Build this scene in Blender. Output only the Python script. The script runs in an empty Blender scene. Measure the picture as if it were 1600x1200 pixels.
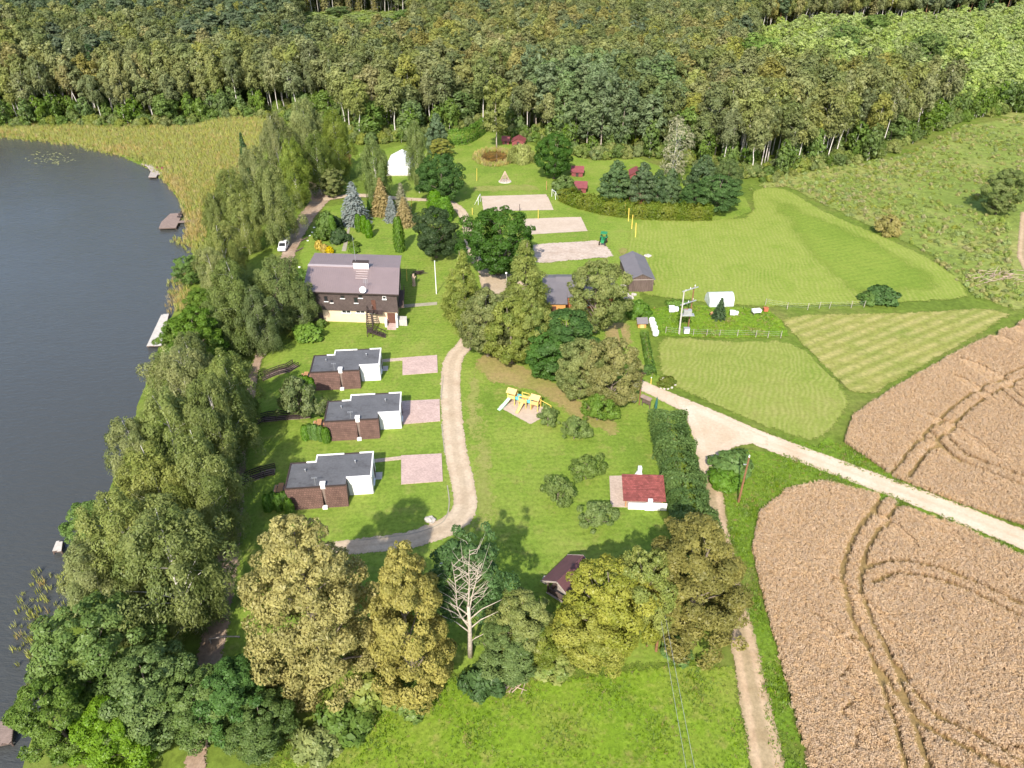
import bpy, bmesh, math, random
import numpy as np
from mathutils import Vector, Matrix, geometry
R = math.radians
random.seed(7); rng = np.random.default_rng(7)
sc = bpy.context.scene
C = sc.collection
# ------------------------------------------------------------------ camera, sky, sun, exposure
CAM_H, PITCH, FPX = 68.0, R(34), 1130.0
cam = bpy.data.cameras.new('camera'); cam_o = bpy.data.objects.new('camera', cam); C.objects.link(cam_o)
cam_o.location = (0, 0, CAM_H); cam_o.rotation_euler = (R(90) - PITCH, 0, 0)
cam.sensor_width = 36; cam.lens = 36 * FPX / 1600; cam.clip_start = 1; cam.clip_end = 9000
sc.camera = cam_o
SUN_EL, SUN_AZ = R(40), R(12)
wd = bpy.data.worlds.new('World'); sc.world = wd; wd.use_nodes = True
wn = wd.node_tree.nodes; wl = wd.node_tree.links
sky = wn.new('ShaderNodeTexSky'); sky.sky_type = 'NISHITA'; sky.sun_disc = False
sky.sun_elevation = SUN_EL; sky.sun_rotation = R(180) + SUN_AZ; sky.air_density = 1.0; sky.dust_density = 1.5; sky.ozone_density = 1.0
bg = wn['Background']; bg.inputs['Strength'].default_value = 0.15
wl.new(sky.outputs[0], bg.inputs['Color'])
sun = bpy.data.lights.new('sun', 'SUN'); sun.energy = 3.8; sun.angle = R(0.8); sun.color = (1, 0.93, 0.82)
sun_o = bpy.data.objects.new('sun', sun); C.objects.link(sun_o)
sun_o.rotation_euler = Vector((math.sin(SUN_AZ) * math.cos(SUN_EL), math.cos(SUN_AZ) * math.cos(SUN_EL), -math.sin(SUN_EL))).to_track_quat('-Z', 'Y').to_euler()
sun_o.location = (-30, -60, 120)
vs = sc.view_settings; vs.view_transform = 'Standard'; vs.look = 'None'; vs.exposure = 0.96; vs.gamma = 1.0; vs.use_curve_mapping = False
sc.cycles.max_bounces = 5; sc.cycles.diffuse_bounces = 3; sc.cycles.glossy_bounces = 2
sc.cycles.transmission_bounces = 3; sc.cycles.transparent_max_bounces = 10
sc.cycles.use_denoising = True; sc.cycles.caustics_reflective = False; sc.cycles.caustics_refractive = False
sc.cycles.use_adaptive_sampling = True; sc.cycles.adaptive_threshold = 0.02

# ------------------------------------------------------------------ survey: photo pixel -> place on the level z
def G(px, py, z=0.0):
    u = (px - 800) / FPX; v = (600 - py) / FPX
    d = (u, math.cos(PITCH) + v * math.sin(PITCH), -math.sin(PITCH) + v * math.cos(PITCH))
    t = (z - CAM_H) / d[2]
    return np.array((d[0] * t, d[1] * t))
def W(pts, z=0.0): return np.array([G(a, b, z) for a, b in pts])

# ------------------------------------------------------------------ terrain
SLOPE = W([(330, 1500), (360, 1150), (385, 1000), (418, 800), (425, 740), (445, 650), (455, 575), (452, 520), (445, 470), (440, 420), (440, 390), (455, 330), (450, 270), (400, 215), (330, 198)])
SHORE = np.vstack([W([(-40, 1500), (20, 1260), (62, 1150), (95, 1000), (120, 920), (140, 850), (195, 720), (225, 620), (258, 530), (275, 490), (292, 440), (305, 395), (296, 350), (290, 320), (268, 290), (244, 266), (190, 241), (110, 221), (0, 211), (-300, 200)], -1.7), [[-900, 290], [-2500, 300], [-2500, -600], [-120, -600]]])
def seg_dist(P, poly, closed=True):
    A = np.asarray(poly); B = np.roll(A, -1, 0) if closed else A[1:]
    if not closed: A = A[:-1]
    out = np.full(len(P), 1e9)
    for a, b in zip(A, B):
        ab = b - a; L = (ab @ ab) + 1e-9
        t = np.clip(((P - a) @ ab) / L, 0, 1)
        out = np.minimum(out, np.hypot(*(P - a - t[:, None] * ab).T))
    return out
def inside(P, poly):
    A = np.asarray(poly); c = np.zeros(len(P), bool); j = len(A) - 1
    for i in range(len(A)):
        xi, yi = A[i]; xj, yj = A[j]
        m = ((yi > P[:, 1]) != (yj > P[:, 1]))
        with np.errstate(divide='ignore', invalid='ignore'):
            m &= P[:, 0] < (xj - xi) * (P[:, 1] - yi) / (yj - yi + 1e-12) + xi
        c ^= m; j = i
    return c
def sstep(a, b, x):
    t = np.clip((x - a) / (b - a), 0, 1); return t * t * (3 - 2 * t)
def ZT(P):
    P = np.atleast_2d(np.asarray(P, float))
    o = np.argsort(SLOPE[:, 1]); xl = np.interp(P[:, 1], SLOPE[o, 1], SLOPE[o, 0])
    z = -1.5 * sstep(0, 9, xl - P[:, 0]) * sstep(310, 265, P[:, 1])
    near = P[:, 0] < 20
    d = np.zeros(len(P))
    if near.any():
        q = P[near]; d[near] = np.where(inside(q, SHORE), 1, -1) * seg_dist(q, SHORE)
    z = z - 2.2 * sstep(-1.0, 5.0, d)
    return z
def zt(x, y): return float(ZT([[x, y]])[0])
def GT(px, py):                                      # photo pixel -> place on the terrain
    p = G(px, py, 0.0)
    for _ in range(6): p = G(px, py, zt(*p))
    return p
def WT(pts): return np.array([GT(a, b) for a, b in pts])

# ------------------------------------------------------------------ node materials
def newmat(name):
    m = bpy.data.materials.new(name); m.use_nodes = True
    nt = m.node_tree; nt.nodes.clear(); out = nt.nodes.new('ShaderNodeOutputMaterial')
    return m, nt, out
def nd(nt, t, **kw):
    n = nt.nodes.new(t)
    for k, v in kw.items():
        if k.startswith('i_'):
            n.inputs[k[2:].replace('_', ' ')].default_value = v
        else: setattr(n, k, v)
    return n
def col4(c): return (c[0], c[1], c[2], 1)
def noise(nt, vec, scale, detail=4, rough=0.6):
    n = nd(nt, 'ShaderNodeTexNoise', i_Scale=scale, i_Detail=detail, i_Roughness=rough)
    if vec is not None: nt.links.new(vec, n.inputs['Vector'])
    return n.outputs['Fac']
def ramp(nt, fac, stops):
    r = nd(nt, 'ShaderNodeValToRGB'); e = r.color_ramp.elements
    while len(e) < len(stops): e.new(0.5)
    for q, (p, c) in zip(e, stops): q.position = p; q.color = col4(c) if len(c) == 3 else c
    nt.links.new(fac, r.inputs[0]); return r.outputs[0]
def mixc(nt, fac, a, b, mode='MIX'):
    m = nd(nt, 'ShaderNodeMix', data_type='RGBA', blend_type=mode)
    for s, v in ((0, fac), (6, a), (7, b)):
        if isinstance(v, (int, float)): m.inputs[s].default_value = v
        elif isinstance(v, (tuple, list)): m.inputs[s].default_value = col4(v)
        else: nt.links.new(v, m.inputs[s])
    return m.outputs[2]
def math_(nt, op, a, b=0.0, c=None):
    m = nd(nt, 'ShaderNodeMath', operation=op)
    for i, v in enumerate((a, b) if c is None else (a, b, c)):
        if isinstance(v, (int, float)): m.inputs[i].default_value = v
        else: nt.links.new(v, m.inputs[i])
    return m.outputs[0]
def maprange(nt, v, a, b, c=0.0, d=1.0, smooth=True):
    m = nd(nt, 'ShaderNodeMapRange'); m.interpolation_type = 'SMOOTHSTEP' if smooth else 'LINEAR'
    nt.links.new(v, m.inputs[0])
    for i, q in enumerate((a, b, c, d)): m.inputs[i + 1].default_value = q
    return m.outputs[0]
def objco(nt): return nd(nt, 'ShaderNodeTexCoord').outputs['Object']
def bsdf(nt, color, rough=0.9, spec=0.2, metal=0.0, bump=None, bstr=0.3, bdist=0.05):
    b = nd(nt, 'ShaderNodeBsdfPrincipled', i_Roughness=rough, i_Metallic=metal)
    b.inputs['Specular IOR Level'].default_value = spec
    if isinstance(color, (tuple, list)): b.inputs['Base Color'].default_value = col4(color)
    else: nt.links.new(color, b.inputs['Base Color'])
    if bump is not None:
        q = nd(nt, 'ShaderNodeBump', i_Strength=bstr, i_Distance=bdist)
        nt.links.new(bump, q.inputs['Height']); nt.links.new(q.outputs[0], b.inputs['Normal'])
    return b.outputs[0]
def ground_mat(name, patch, fine, psc=0.06, fsc=1.2, rough=0.95, edge=None, stripes=None, bump=0.5, mid=None, bdist=0.12, rut=None):
    """patch: colour stops over large noise; fine: (dark, light) multipliers; edge: (width, raggedness, scale)
    of the border where the sheet gives way to what lies below; stripes: (angle, spacing, strength, wobble, colour)"""
    m, nt, out = newmat(name); co = objco(nt)
    big = noise(nt, co, psc, 5, 0.65)
    c = ramp(nt, big, patch)
    if mid:
        n2 = noise(nt, co, mid[0], 4, 0.7)
        c = mixc(nt, maprange(nt, n2, mid[1], mid[2]), c, mid[3])
    if stripes:
        ang, sp, st, wob, scol = stripes
        mp = nd(nt, 'ShaderNodeMapping'); mp.inputs['Rotation'].default_value = (0, 0, ang); nt.links.new(co, mp.inputs['Vector'])
        wv = nd(nt, 'ShaderNodeTexWave', i_Scale=1.0 / sp * 0.314, i_Distortion=wob, i_Detail=3.0)
        wv.inputs['Detail Scale'].default_value = 0.25; nt.links.new(mp.outputs[0], wv.inputs['Vector'])
        brk = noise(nt, co, 0.35, 3)
        f = math_(nt, 'MULTIPLY', math_(nt, 'MULTIPLY', wv.outputs['Fac'], maprange(nt, brk, 0.3, 0.6)), st)
        c = mixc(nt, f, c, scol)
    if rut:                                                   # strip between and beside the wheel tracks: looser, greener
        ea = nd(nt, 'ShaderNodeAttribute', attribute_name='edge').outputs['Fac']; rn = noise(nt, co, 0.55, 5, 0.7)
        mid_ = maprange(nt, math_(nt, 'ADD', ea, math_(nt, 'MULTIPLY', math_(nt, 'SUBTRACT', rn, 0.5), 0.7)), rut[0] - 0.25, rut[0] + 0.2); rim_ = maprange(nt, math_(nt, 'ADD', ea, math_(nt, 'MULTIPLY', math_(nt, 'SUBTRACT', rn, 0.5), 0.9)), 0.9, 0.4)
        c = mixc(nt, math_(nt, 'MULTIPLY', math_(nt, 'MAXIMUM', mid_, rim_), rut[1]), c, rut[2])
    fn = noise(nt, co, fsc, 6, 0.75)
    fm = ramp(nt, fn, [(0.28, (fine[0],) * 3), (0.72, (fine[1],) * 3)])
    c = mixc(nt, 1.0, c, fm, 'MULTIPLY')
    sh = bsdf(nt, c, rough, 0.1, 0, fn, bump, bdist)
    if edge:
        a = nd(nt, 'ShaderNodeAttribute', attribute_name='edge').outputs['Fac']
        en = noise(nt, co, edge[2], 5, 0.75)
        v = math_(nt, 'ADD', a, math_(nt, 'MULTIPLY', math_(nt, 'SUBTRACT', en, 0.5), edge[1] * 2))
        ef = noise(nt, co, 2.6, 4, 0.85); v = math_(nt, 'ADD', v, math_(nt, 'MULTIPLY', math_(nt, 'SUBTRACT', ef, 0.5), edge[0] * 1.8))
        al = maprange(nt, v, edge[0] * 0.62, edge[0] * 0.62 + 0.04, 0.0, 1.0, False)    # grass and gravel meet blade by blade
        tr = nd(nt, 'ShaderNodeBsdfTransparent').outputs[0]
        mx = nd(nt, 'ShaderNodeMixShader'); nt.links.new(al, mx.inputs[0]); nt.links.new(tr, mx.inputs[1]); nt.links.new(sh, mx.inputs[2])
        sh = mx.outputs[0]
    nt.links.new(sh, out.inputs[0]); return m
def plain(name, c, rough=0.7, spec=0.3, metal=0.0, var=0.15, scale=1.5, bump=0.15, bdist=0.02, stretch=None):
    m, nt, out = newmat(name); co = objco(nt)
    if stretch:
        mp = nd(nt, 'ShaderNodeMapping'); mp.inputs['Scale'].default_value = stretch; nt.links.new(co, mp.inputs['Vector']); co = mp.outputs[0]
    n = noise(nt, co, scale, 5, 0.65)
    lo = tuple(max(0, x * (1 - var)) for x in c); hi = tuple(min(1, x * (1 + var)) for x in c)
    cc = ramp(nt, n, [(0.3, lo), (0.7, hi)])
    nt.links.new(bsdf(nt, cc, rough, spec, metal, n, bump, bdist), out.inputs[0]); return m
def course_mat(name, c, sx, sz, axis='z', var=0.25, rough=0.75):
    """small tiles, courses or boards: joints darker and sunk"""
    m, nt, out = newmat(name); co = objco(nt)
    br = nd(nt, 'ShaderNodeTexBrick', i_Scale=1.0); br.offset = 0.5
    br.inputs['Brick Width'].default_value = sx; br.inputs['Row Height'].default_value = sz; br.inputs['Mortar Size'].default_value = min(sx, sz) * 0.07
    br.inputs['Color1'].default_value = col4(tuple(x * (1 - var) for x in c)); br.inputs['Color2'].default_value = col4(tuple(min(1, x * (1 + var)) for x in c))
    br.inputs['Mortar'].default_value = col4(tuple(x * 0.45 for x in c))
    if axis == 'z':
        sp = nd(nt, 'ShaderNodeSeparateXYZ'); nt.links.new(co, sp.inputs[0]); cb = nd(nt, 'ShaderNodeCombineXYZ')
        nt.links.new(math_(nt, 'ADD', sp.outputs[0], sp.outputs[1]), cb.inputs[0]); nt.links.new(sp.outputs[2], cb.inputs[1]); v = cb.outputs[0]
    else: v = co
    nt.links.new(v, br.inputs['Vector'])
    w = noise(nt, co, 0.8, 5, 0.7)
    cc = mixc(nt, 1.0, br.outputs['Color'], ramp(nt, w, [(0.3, (0.75,) * 3), (0.7, (1.15,) * 3)]), 'MULTIPLY')
    nt.links.new(bsdf(nt, cc, rough, 0.25, 0, br.outputs['Fac'], -0.4, 0.02), out.inputs[0]); return m
def leaf_mat(name, a, b, trans=0.28, vary=0.16):
    m, nt, out = newmat(name)
    t = nd(nt, 'ShaderNodeAttribute', attribute_name='tint').outputs['Fac']
    oi = nd(nt, 'ShaderNodeObjectInfo').outputs['Random']
    c = mixc(nt, t, a, b)
    hs = nd(nt, 'ShaderNodeHueSaturation')
    nt.links.new(c, hs.inputs['Color'])
    nt.links.new(maprange(nt, oi, 0, 1, 0.5 - vary * 0.04, 0.5 + vary * 0.02, False), hs.inputs['Hue'])
    nt.links.new(maprange(nt, math_(nt, 'FRACT', math_(nt, 'MULTIPLY', oi, 7.31)), 0, 1, 1 - vary, 1 + vary, False), hs.inputs['Value'])
    nt.links.new(maprange(nt, math_(nt, 'FRACT', math_(nt, 'MULTIPLY', oi, 13.7)), 0, 1, 0.85, 1.1, False), hs.inputs['Saturation'])
    c = hs.outputs[0]
    d = nd(nt, 'ShaderNodeBsdfDiffuse'); nt.links.new(c, d.inputs[0])
    tl = nd(nt, 'ShaderNodeBsdfTranslucent'); nt.links.new(mixc(nt, 1.0, c, (1.25, 1.15, 0.6), 'MULTIPLY'), tl.inputs[0])
    mx = nd(nt, 'ShaderNodeMixShader', i_Fac=trans); nt.links.new(d.outputs[0], mx.inputs[1]); nt.links.new(tl.outputs[0], mx.inputs[2])
    gl = nd(nt, 'ShaderNodeBsdfGlossy', i_Roughness=0.45); gl.inputs[0].default_value = (1, 1, 1, 1)
    m2 = nd(nt, 'ShaderNodeMixShader', i_Fac=0.012); nt.links.new(mx.outputs[0], m2.inputs[1]); nt.links.new(gl.outputs[0], m2.inputs[2])
    nt.links.new(m2.outputs[0], out.inputs[0]); return m

# ------------------------------------------------------------------ mesh helpers
class MB:
    def __init__(s): s.v = []; s.f = []
    def add(s, vs_, fs):
        o = len(s.v); s.v += [tuple(map(float, q)) for q in vs_]; s.f += [tuple(i + o for i in q) for q in fs]; return s
    def box(s, x0, y0, z0, x1, y1, z1):
        return s.add([(x0, y0, z0), (x1, y0, z0), (x1, y1, z0), (x0, y1, z0), (x0, y0, z1), (x1, y0, z1), (x1, y1, z1), (x0, y1, z1)],
                     [(0, 3, 2, 1), (4, 5, 6, 7), (0, 1, 5, 4), (1, 2, 6, 5), (2, 3, 7, 6), (3, 0, 4, 7)])
    def cbox(s, cx, cy, z0, sx, sy, h, rz=0):
        c, n = math.cos(rz), math.sin(rz); q = []
        for z in (z0, z0 + h):
            for a, b in ((-1, -1), (1, -1), (1, 1), (-1, 1)):
                x, y = a * sx / 2, b * sy / 2; q.append((cx + c * x - n * y, cy + n * x + c * y, z))
        return s.add(q, [(0, 3, 2, 1), (4, 5, 6, 7), (0, 1, 5, 4), (1, 2, 6, 5), (2, 3, 7, 6), (3, 0, 4, 7)])
    def hexa(s, bot, top):                            # two loops of the same length
        n = len(bot)
        return s.add(list(bot) + list(top), [tuple(range(n - 1, -1, -1)), tuple(range(n, 2 * n))] + [(i, (i + 1) % n, n + (i + 1) % n, n + i) for i in range(n)])
    def prism(s, poly, z0, z1): return s.hexa([(x, y, z0) for x, y in poly], [(x, y, z1) for x, y in poly])
    def bar(s, a, b, w, h=None):
        h = h or w; a = Vector(a); b = Vector(b); d = (b - a).normalized()
        u = d.cross(Vector((0, 0, 1)));  u = u.normalized() if u.length > 1e-3 else Vector((1, 0, 0)); v = u.cross(d)
        u = u * w / 2; v = v * h / 2
        return s.hexa([a - u - v, a + u - v, a + u + v, a - u + v], [b - u - v, b + u - v, b + u + v, b - u + v])
    def tube(s, pts, rad, n=6, cap=True):
        pts = [Vector(p) for p in pts]; rad = list(rad) if hasattr(rad, '__len__') else [rad] * len(pts); o = len(s.v)
        for i, p in enumerate(pts):
            d = (pts[min(i + 1, len(pts) - 1)] - pts[max(i - 1, 0)]).normalized()
            u = d.cross(Vector((0.13, 0.97, 0.2))).normalized(); v = d.cross(u)
            for k in range(n):
                a = 2 * math.pi * k / n; q = p + (u * math.cos(a) + v * math.sin(a)) * rad[i]; s.v.append(tuple(q))
        for i in range(len(pts) - 1):
            for k in range(n):
                s.f.append((o + i * n + k, o + i * n + (k + 1) % n, o + (i + 1) * n + (k + 1) % n, o + (i + 1) * n + k))
        if cap:
            s.f.append(tuple(o + k for k in range(n - 1, -1, -1))); e = o + (len(pts) - 1) * n; s.f.append(tuple(e + k for k in range(n)))
        return s
    def lathe(s, prof, n=12, c=(0, 0, 0)):
        o = len(s.v)
        for r, z in prof:
            for k in range(n):
                a = 2 * math.pi * k / n; s.v.append((c[0] + r * math.cos(a), c[1] + r * math.sin(a), c[2] + z))
        for i in range(len(prof) - 1):
            for k in range(n): s.f.append((o + i * n + k, o + i * n + (k + 1) % n, o + (i + 1) * n + (k + 1) % n, o + (i + 1) * n + k))
        return s
    def mesh(s, name, mat, smooth=False):
        me = bpy.data.meshes.new(name); me.from_pydata(s.v, [], s.f); me.update()
        if mat: me.materials.append(mat)
        if smooth: me.shade_smooth()
        return me
    def build(s, name, mat, parent=None, smooth=False, loc=None, rz=0):
        o = bpy.data.objects.new(name, s.mesh(name, mat, smooth)); C.objects.link(o)
        if parent: o.parent = parent
        if loc is not None: o.location = loc
        if rz: o.rotation_euler = (0, 0, rz)
        return o
def tag(o, label, cat, group=None):
    o['label'] = label; o['category'] = cat
    if group: o['group'] = group
    return o
def thing(name, label, cat, loc=(0, 0, 0), rz=0.0, group=None):
    o = bpy.data.objects.new(name, None); C.objects.link(o); o.location = loc; o.rotation_euler = (0, 0, rz)
    o.empty_display_size = 0.3
    return tag(o, label, cat, group)
def copy_tree(o, parent=None):
    c = o.copy(); C.objects.link(c); c.parent = parent
    for ch in list(o.children): copy_tree(ch, c)
    return c
def mesh_np(name, V, F, mat, attrs=None, smooth=False):
    me = bpy.data.meshes.new(name); V = np.asarray(V, np.float32); F = np.asarray(F, np.int32); n, k = F.shape
    me.vertices.add(len(V)); me.vertices.foreach_set('co', V.ravel())
    me.loops.add(n * k); me.loops.foreach_set('vertex_index', F.ravel())
    me.polygons.add(n); me.polygons.foreach_set('loop_start', np.arange(0, n * k, k, dtype=np.int32))
    for an, (dom, arr) in (attrs or {}).items():
        at = me.attributes.new(an, 'FLOAT', dom); at.data.foreach_set('value', np.asarray(arr, np.float32))
    me.update(calc_edges=True)
    if mat: me.materials.append(mat)
    if smooth: me.shade_smooth()
    return me
def link(name, me, parent=None, loc=None):
    o = bpy.data.objects.new(name, me); C.objects.link(o)
    if parent: o.parent = parent
    if loc is not None: o.location = loc
    return o
def smooth_poly(P, n=4, closed=True):
    """Catmull-Rom through the points"""
    P = np.asarray(P, float); N = len(P); out = []
    rngi = range(N) if closed else range(N - 1)
    for i in rngi:
        if closed: a, b, c, d = P[i - 1], P[i], P[(i + 1) % N], P[(i + 2) % N]
        else: a, b, c, d = P[max(i - 1, 0)], P[i], P[i + 1], P[min(i + 2, N - 1)]
        for k in range(n):
            t = k / n; out.append(0.5 * ((2 * b) + (c - a) * t + (2 * a - 5 * b + 4 * c - d) * t * t + (3 * b - a - 3 * c + d) * t ** 3))
    if not closed: out.append(P[-1])
    return np.array(out)
def sheet(name, poly, dz, mat, step=3.0, kind='structure', flat=None):
    """a level of ground laid over the terrain inside the outline"""
    poly = np.asarray(poly, float)
    pts = []
    for i in range(len(poly)):
        a, b = poly[i], poly[(i + 1) % len(poly)]; L = np.hypot(*(b - a)); k = max(1, int(L / step))
        pts += [a + (b - a) * j / k for j in range(k)]
    nb = len(pts); B = np.array(pts)
    lo, hi = B.min(0), B.max(0)
    gx, gy = np.meshgrid(np.arange(lo[0], hi[0], step), np.arange(lo[1], hi[1], step)); g = np.c_[gx.ravel(), gy.ravel()] + 0.013
    if len(g):
        g = g[inside(g, B)]
        if len(g): g = g[seg_dist(g, B) > step * 0.35]
    P = np.vstack([B, g]) if len(g) else B
    vv, _, ff, *_ = geometry.delaunay_2d_cdt([Vector(p) for p in P], [(i, (i + 1) % nb) for i in range(nb)], [], 1, 1e-5)
    V = np.array([tuple(q) for q in vv]); z = (ZT(V) if flat is None else np.full(len(V), flat)) + dz + 0.07
    me = bpy.data.meshes.new(name); me.from_pydata(np.c_[V, z].tolist(), [], [tuple(f) for f in ff]); me.update()
    at = me.attributes.new('edge', 'FLOAT', 'POINT'); at.data.foreach_set('value', seg_dist(V, B).astype(np.float32))
    me.materials.append(mat); me.shade_smooth()
    o = link(name, me); o['kind'] = kind
    # faces up
    bm = bmesh.new(); bm.from_mesh(me); bmesh.ops.recalc_face_normals(bm, faces=bm.faces)
    if sum(f.normal.z for f in bm.faces) < 0: bmesh.ops.reverse_faces(bm, faces=bm.faces)
    bm.to_mesh(me); bm.free()
    return o
def ribbon(name, line, width, dz, mat, kind='structure', n=5, sm=6):
    """a path along a centre line, draped over the terrain"""
    c = smooth_poly(line, sm, False); t = np.gradient(c, axis=0); t /= np.hypot(*t.T)[:, None]; nr = np.c_[-t[:, 1], t[:, 0]]
    w = np.interp(np.linspace(0, 1, len(c)), np.linspace(0, 1, len(width)), width) if hasattr(width, '__len__') else np.full(len(c), width)
    s = np.linspace(-0.5, 0.5, n); P = (c[:, None, :] + nr[:, None, :] * (s[None, :, None] * w[:, None, None])).reshape(-1, 2)
    e = ((0.5 - np.abs(s))[None, :] * w[:, None]).ravel()
    F = [(i * n + k, i * n + k + 1, (i + 1) * n + k + 1, (i + 1) * n + k) for i in range(len(c) - 1) for k in range(n - 1)]
    me = mesh_np(name, np.c_[P, ZT(P) + dz + 0.07], np.array(F)[:, ::-1], mat, {'edge': ('POINT', e)}, True)
    o = link(name, me)
    if kind: o['kind'] = kind
    return o

# ------------------------------------------------------------------ ground materials
M = {}
M['ground'] = ground_mat('rough_ground', [(0.3, (0.095, 0.14, 0.02)), (0.5, (0.125, 0.175, 0.026)), (0.72, (0.17, 0.165, 0.05))], (0.55, 1.3), 0.05, 0.9)
M['lawn'] = ground_mat('lawn_grass', [(0.28, (0.125, 0.195, 0.026)), (0.48, (0.175, 0.25, 0.036)), (0.72, (0.24, 0.285, 0.058))], (0.6, 1.25), 0.09, 2.0, edge=(1.0, 0.8, 0.7), mid=(0.32, 0.5, 0.74, (0.235, 0.255, 0.062)), bump=0.5, stripes=(1.5, 1.1, 0.28, 5.0, (0.1, 0.175, 0.016)))
M['dry_lawn'] = ground_mat('dry_lawn', [(0.3, (0.2, 0.21, 0.05)), (0.7, (0.3, 0.22, 0.1))], (0.7, 1.25), 0.12, 1.6, edge=(1.5, 1.7, 0.45))
M['dry_soft'] = ground_mat('worn_lawn', [(0.3, (0.185, 0.225, 0.045)), (0.7, (0.245, 0.24, 0.075))], (0.7, 1.25), 0.2, 1.8, edge=(2.0, 2.0, 0.45))
M['field'] = ground_mat('mown_field_grass', [(0.3, (0.16, 0.225, 0.03)), (0.5, (0.205, 0.255, 0.045)), (0.7, (0.15, 0.22, 0.026))], (0.72, 1.2), 0.05, 1.6, edge=(1.6, 1.4, 0.5), stripes=(R(8), 0.9, 0.5, 14.0, (0.29, 0.3, 0.085)), bump=0.35)
M['field_dark'] = ground_mat('mown_field_green', [(0.3, (0.14, 0.205, 0.026)), (0.55, (0.18, 0.24, 0.036)), (0.75, (0.215, 0.255, 0.045))], (0.7, 1.2), 0.05, 1.3, edge=(9, 6, 0.12), stripes=(R(70), 1.6, 0.3, 5.0, (0.1, 0.17, 0.02)), bump=0.4)
M['field_low'] = ground_mat('mown_field_rows', [(0.3, (0.165, 0.22, 0.035)), (0.55, (0.2, 0.235, 0.048)), (0.75, (0.245, 0.225, 0.075))], (0.72, 1.2), 0.08, 1.7, edge=(1.4, 1.2, 0.5), stripes=(R(20), 0.85, 0.55, 22.0, (0.3, 0.3, 0.095)), bump=0.4)
M['hay'] = ground_mat('cut_hay_rows', [(0.3, (0.17, 0.205, 0.04)), (0.6, (0.235, 0.235, 0.06)), (0.8, (0.17, 0.21, 0.04))], (0.62, 1.3), 0.1, 1.2, edge=(1.4, 1.3, 0.5), stripes=(R(59.5), 2.4, 0.6, 0.7, (0.4, 0.34, 0.14)), bump=0.7)
M['garden'] = ground_mat('rough_garden_grass', [(0.3, (0.1, 0.19, 0.016)), (0.6, (0.15, 0.23, 0.02)), (0.75, (0.2, 0.2, 0.05))], (0.5, 1.4), 0.12, 1.2, edge=(0.8, 0.7, 0.6), bump=0.8)
M['meadow'] = ground_mat('weedy_meadow', [(0.25, (0.13, 0.185, 0.034)), (0.5, (0.185, 0.235, 0.05)), (0.72, (0.3, 0.275, 0.1))], (0.5, 1.4), 0.035, 0.6, edge=(2, 2, 0.3), bump=0.9, bdist=0.4)
M['bottom'] = ground_mat('bottom_meadow', [(0.3, (0.115, 0.2, 0.014)), (0.5, (0.155, 0.24, 0.02)), (0.72, (0.21, 0.235, 0.045))], (0.6, 1.3), 0.07, 2.0, edge=(1.5, 1.5, 0.5), mid=(0.5, 0.5, 0.72, (0.2, 0.22, 0.045)), bump=0.8)
M['verge'] = ground_mat('verge_grass', [(0.3, (0.095, 0.17, 0.016)), (0.6, (0.13, 0.2, 0.022)), (0.75, (0.2, 0.19, 0.06))], (0.5, 1.4), 0.1, 1.6, edge=(0.7, 0.7, 0.8), bump=0.8)
M['gravel'] = ground_mat('pale_gravel', [(0.3, (0.47, 0.36, 0.25)), (0.6, (0.56, 0.45, 0.34)), (0.8, (0.6, 0.5, 0.4))], (0.82, 1.12), 0.2, 2.5, edge=(0.5, 0.55, 0.9), bump=0.2, rut=(2.0, 0.22, (0.36, 0.28, 0.17)))
M['drive'] = ground_mat('driveway_gravel', [(0.3, (0.42, 0.32, 0.22)), (0.6, (0.5, 0.4, 0.29)), (0.8, (0.34, 0.28, 0.2))], (0.78, 1.15), 0.28, 2.5, edge=(0.5, 0.5, 0.9), bump=0.2, rut=(1.5, 0.28, (0.27, 0.21, 0.13)))
M['track'] = ground_mat('field_track_dirt', [(0.3, (0.36, 0.25, 0.15)), (0.6, (0.46, 0.34, 0.22)), (0.8, (0.3, 0.23, 0.12))], (0.7, 1.2), 0.3, 2.5, edge=(0.6, 0.6, 0.9), bump=0.25, rut=(1.4, 0.45, (0.2, 0.17, 0.08)))
M['earth'] = ground_mat('brown_earth_path', [(0.3, (0.24, 0.165, 0.11)), (0.55, (0.34, 0.25, 0.18)), (0.75, (0.45, 0.36, 0.28))], (0.7, 1.2), 0.25, 2.2, edge=(0.9, 0.9, 0.6), bump=0.3)
M['sand'] = ground_mat('court_sand', [(0.3, (0.42, 0.335, 0.255)), (0.7, (0.49, 0.4, 0.32))], (0.85, 1.08), 0.3, 2.0, edge=(0.16, 0.1, 1.5), bump=0.3)
M['sand_rough'] = ground_mat('court_sand_raked', [(0.3, (0.4, 0.31, 0.24)), (0.6, (0.5, 0.41, 0.34)), (0.75, (0.29, 0.225, 0.14))], (0.72, 1.12), 0.3, 1.4, edge=(0.9, 0.9, 0.5), bump=0.4)
M['soil'] = ground_mat('wheat_stubble_soil', [(0.3, (0.2, 0.14, 0.06)), (0.7, (0.28, 0.2, 0.085))], (0.6, 1.3), 0.3, 2.5, edge=(0.5, 0.4, 0.8))
M['reedbed'] = ground_mat('reed_bed_mud', [(0.3, (0.24, 0.2, 0.075)), (0.55, (0.27, 0.24, 0.08)), (0.7, (0.19, 0.22, 0.06))], (0.6, 1.3), 0.04, 0.9, edge=(3.5, 3.0, 0.25), bump=0.8, bdist=0.4)

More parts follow.
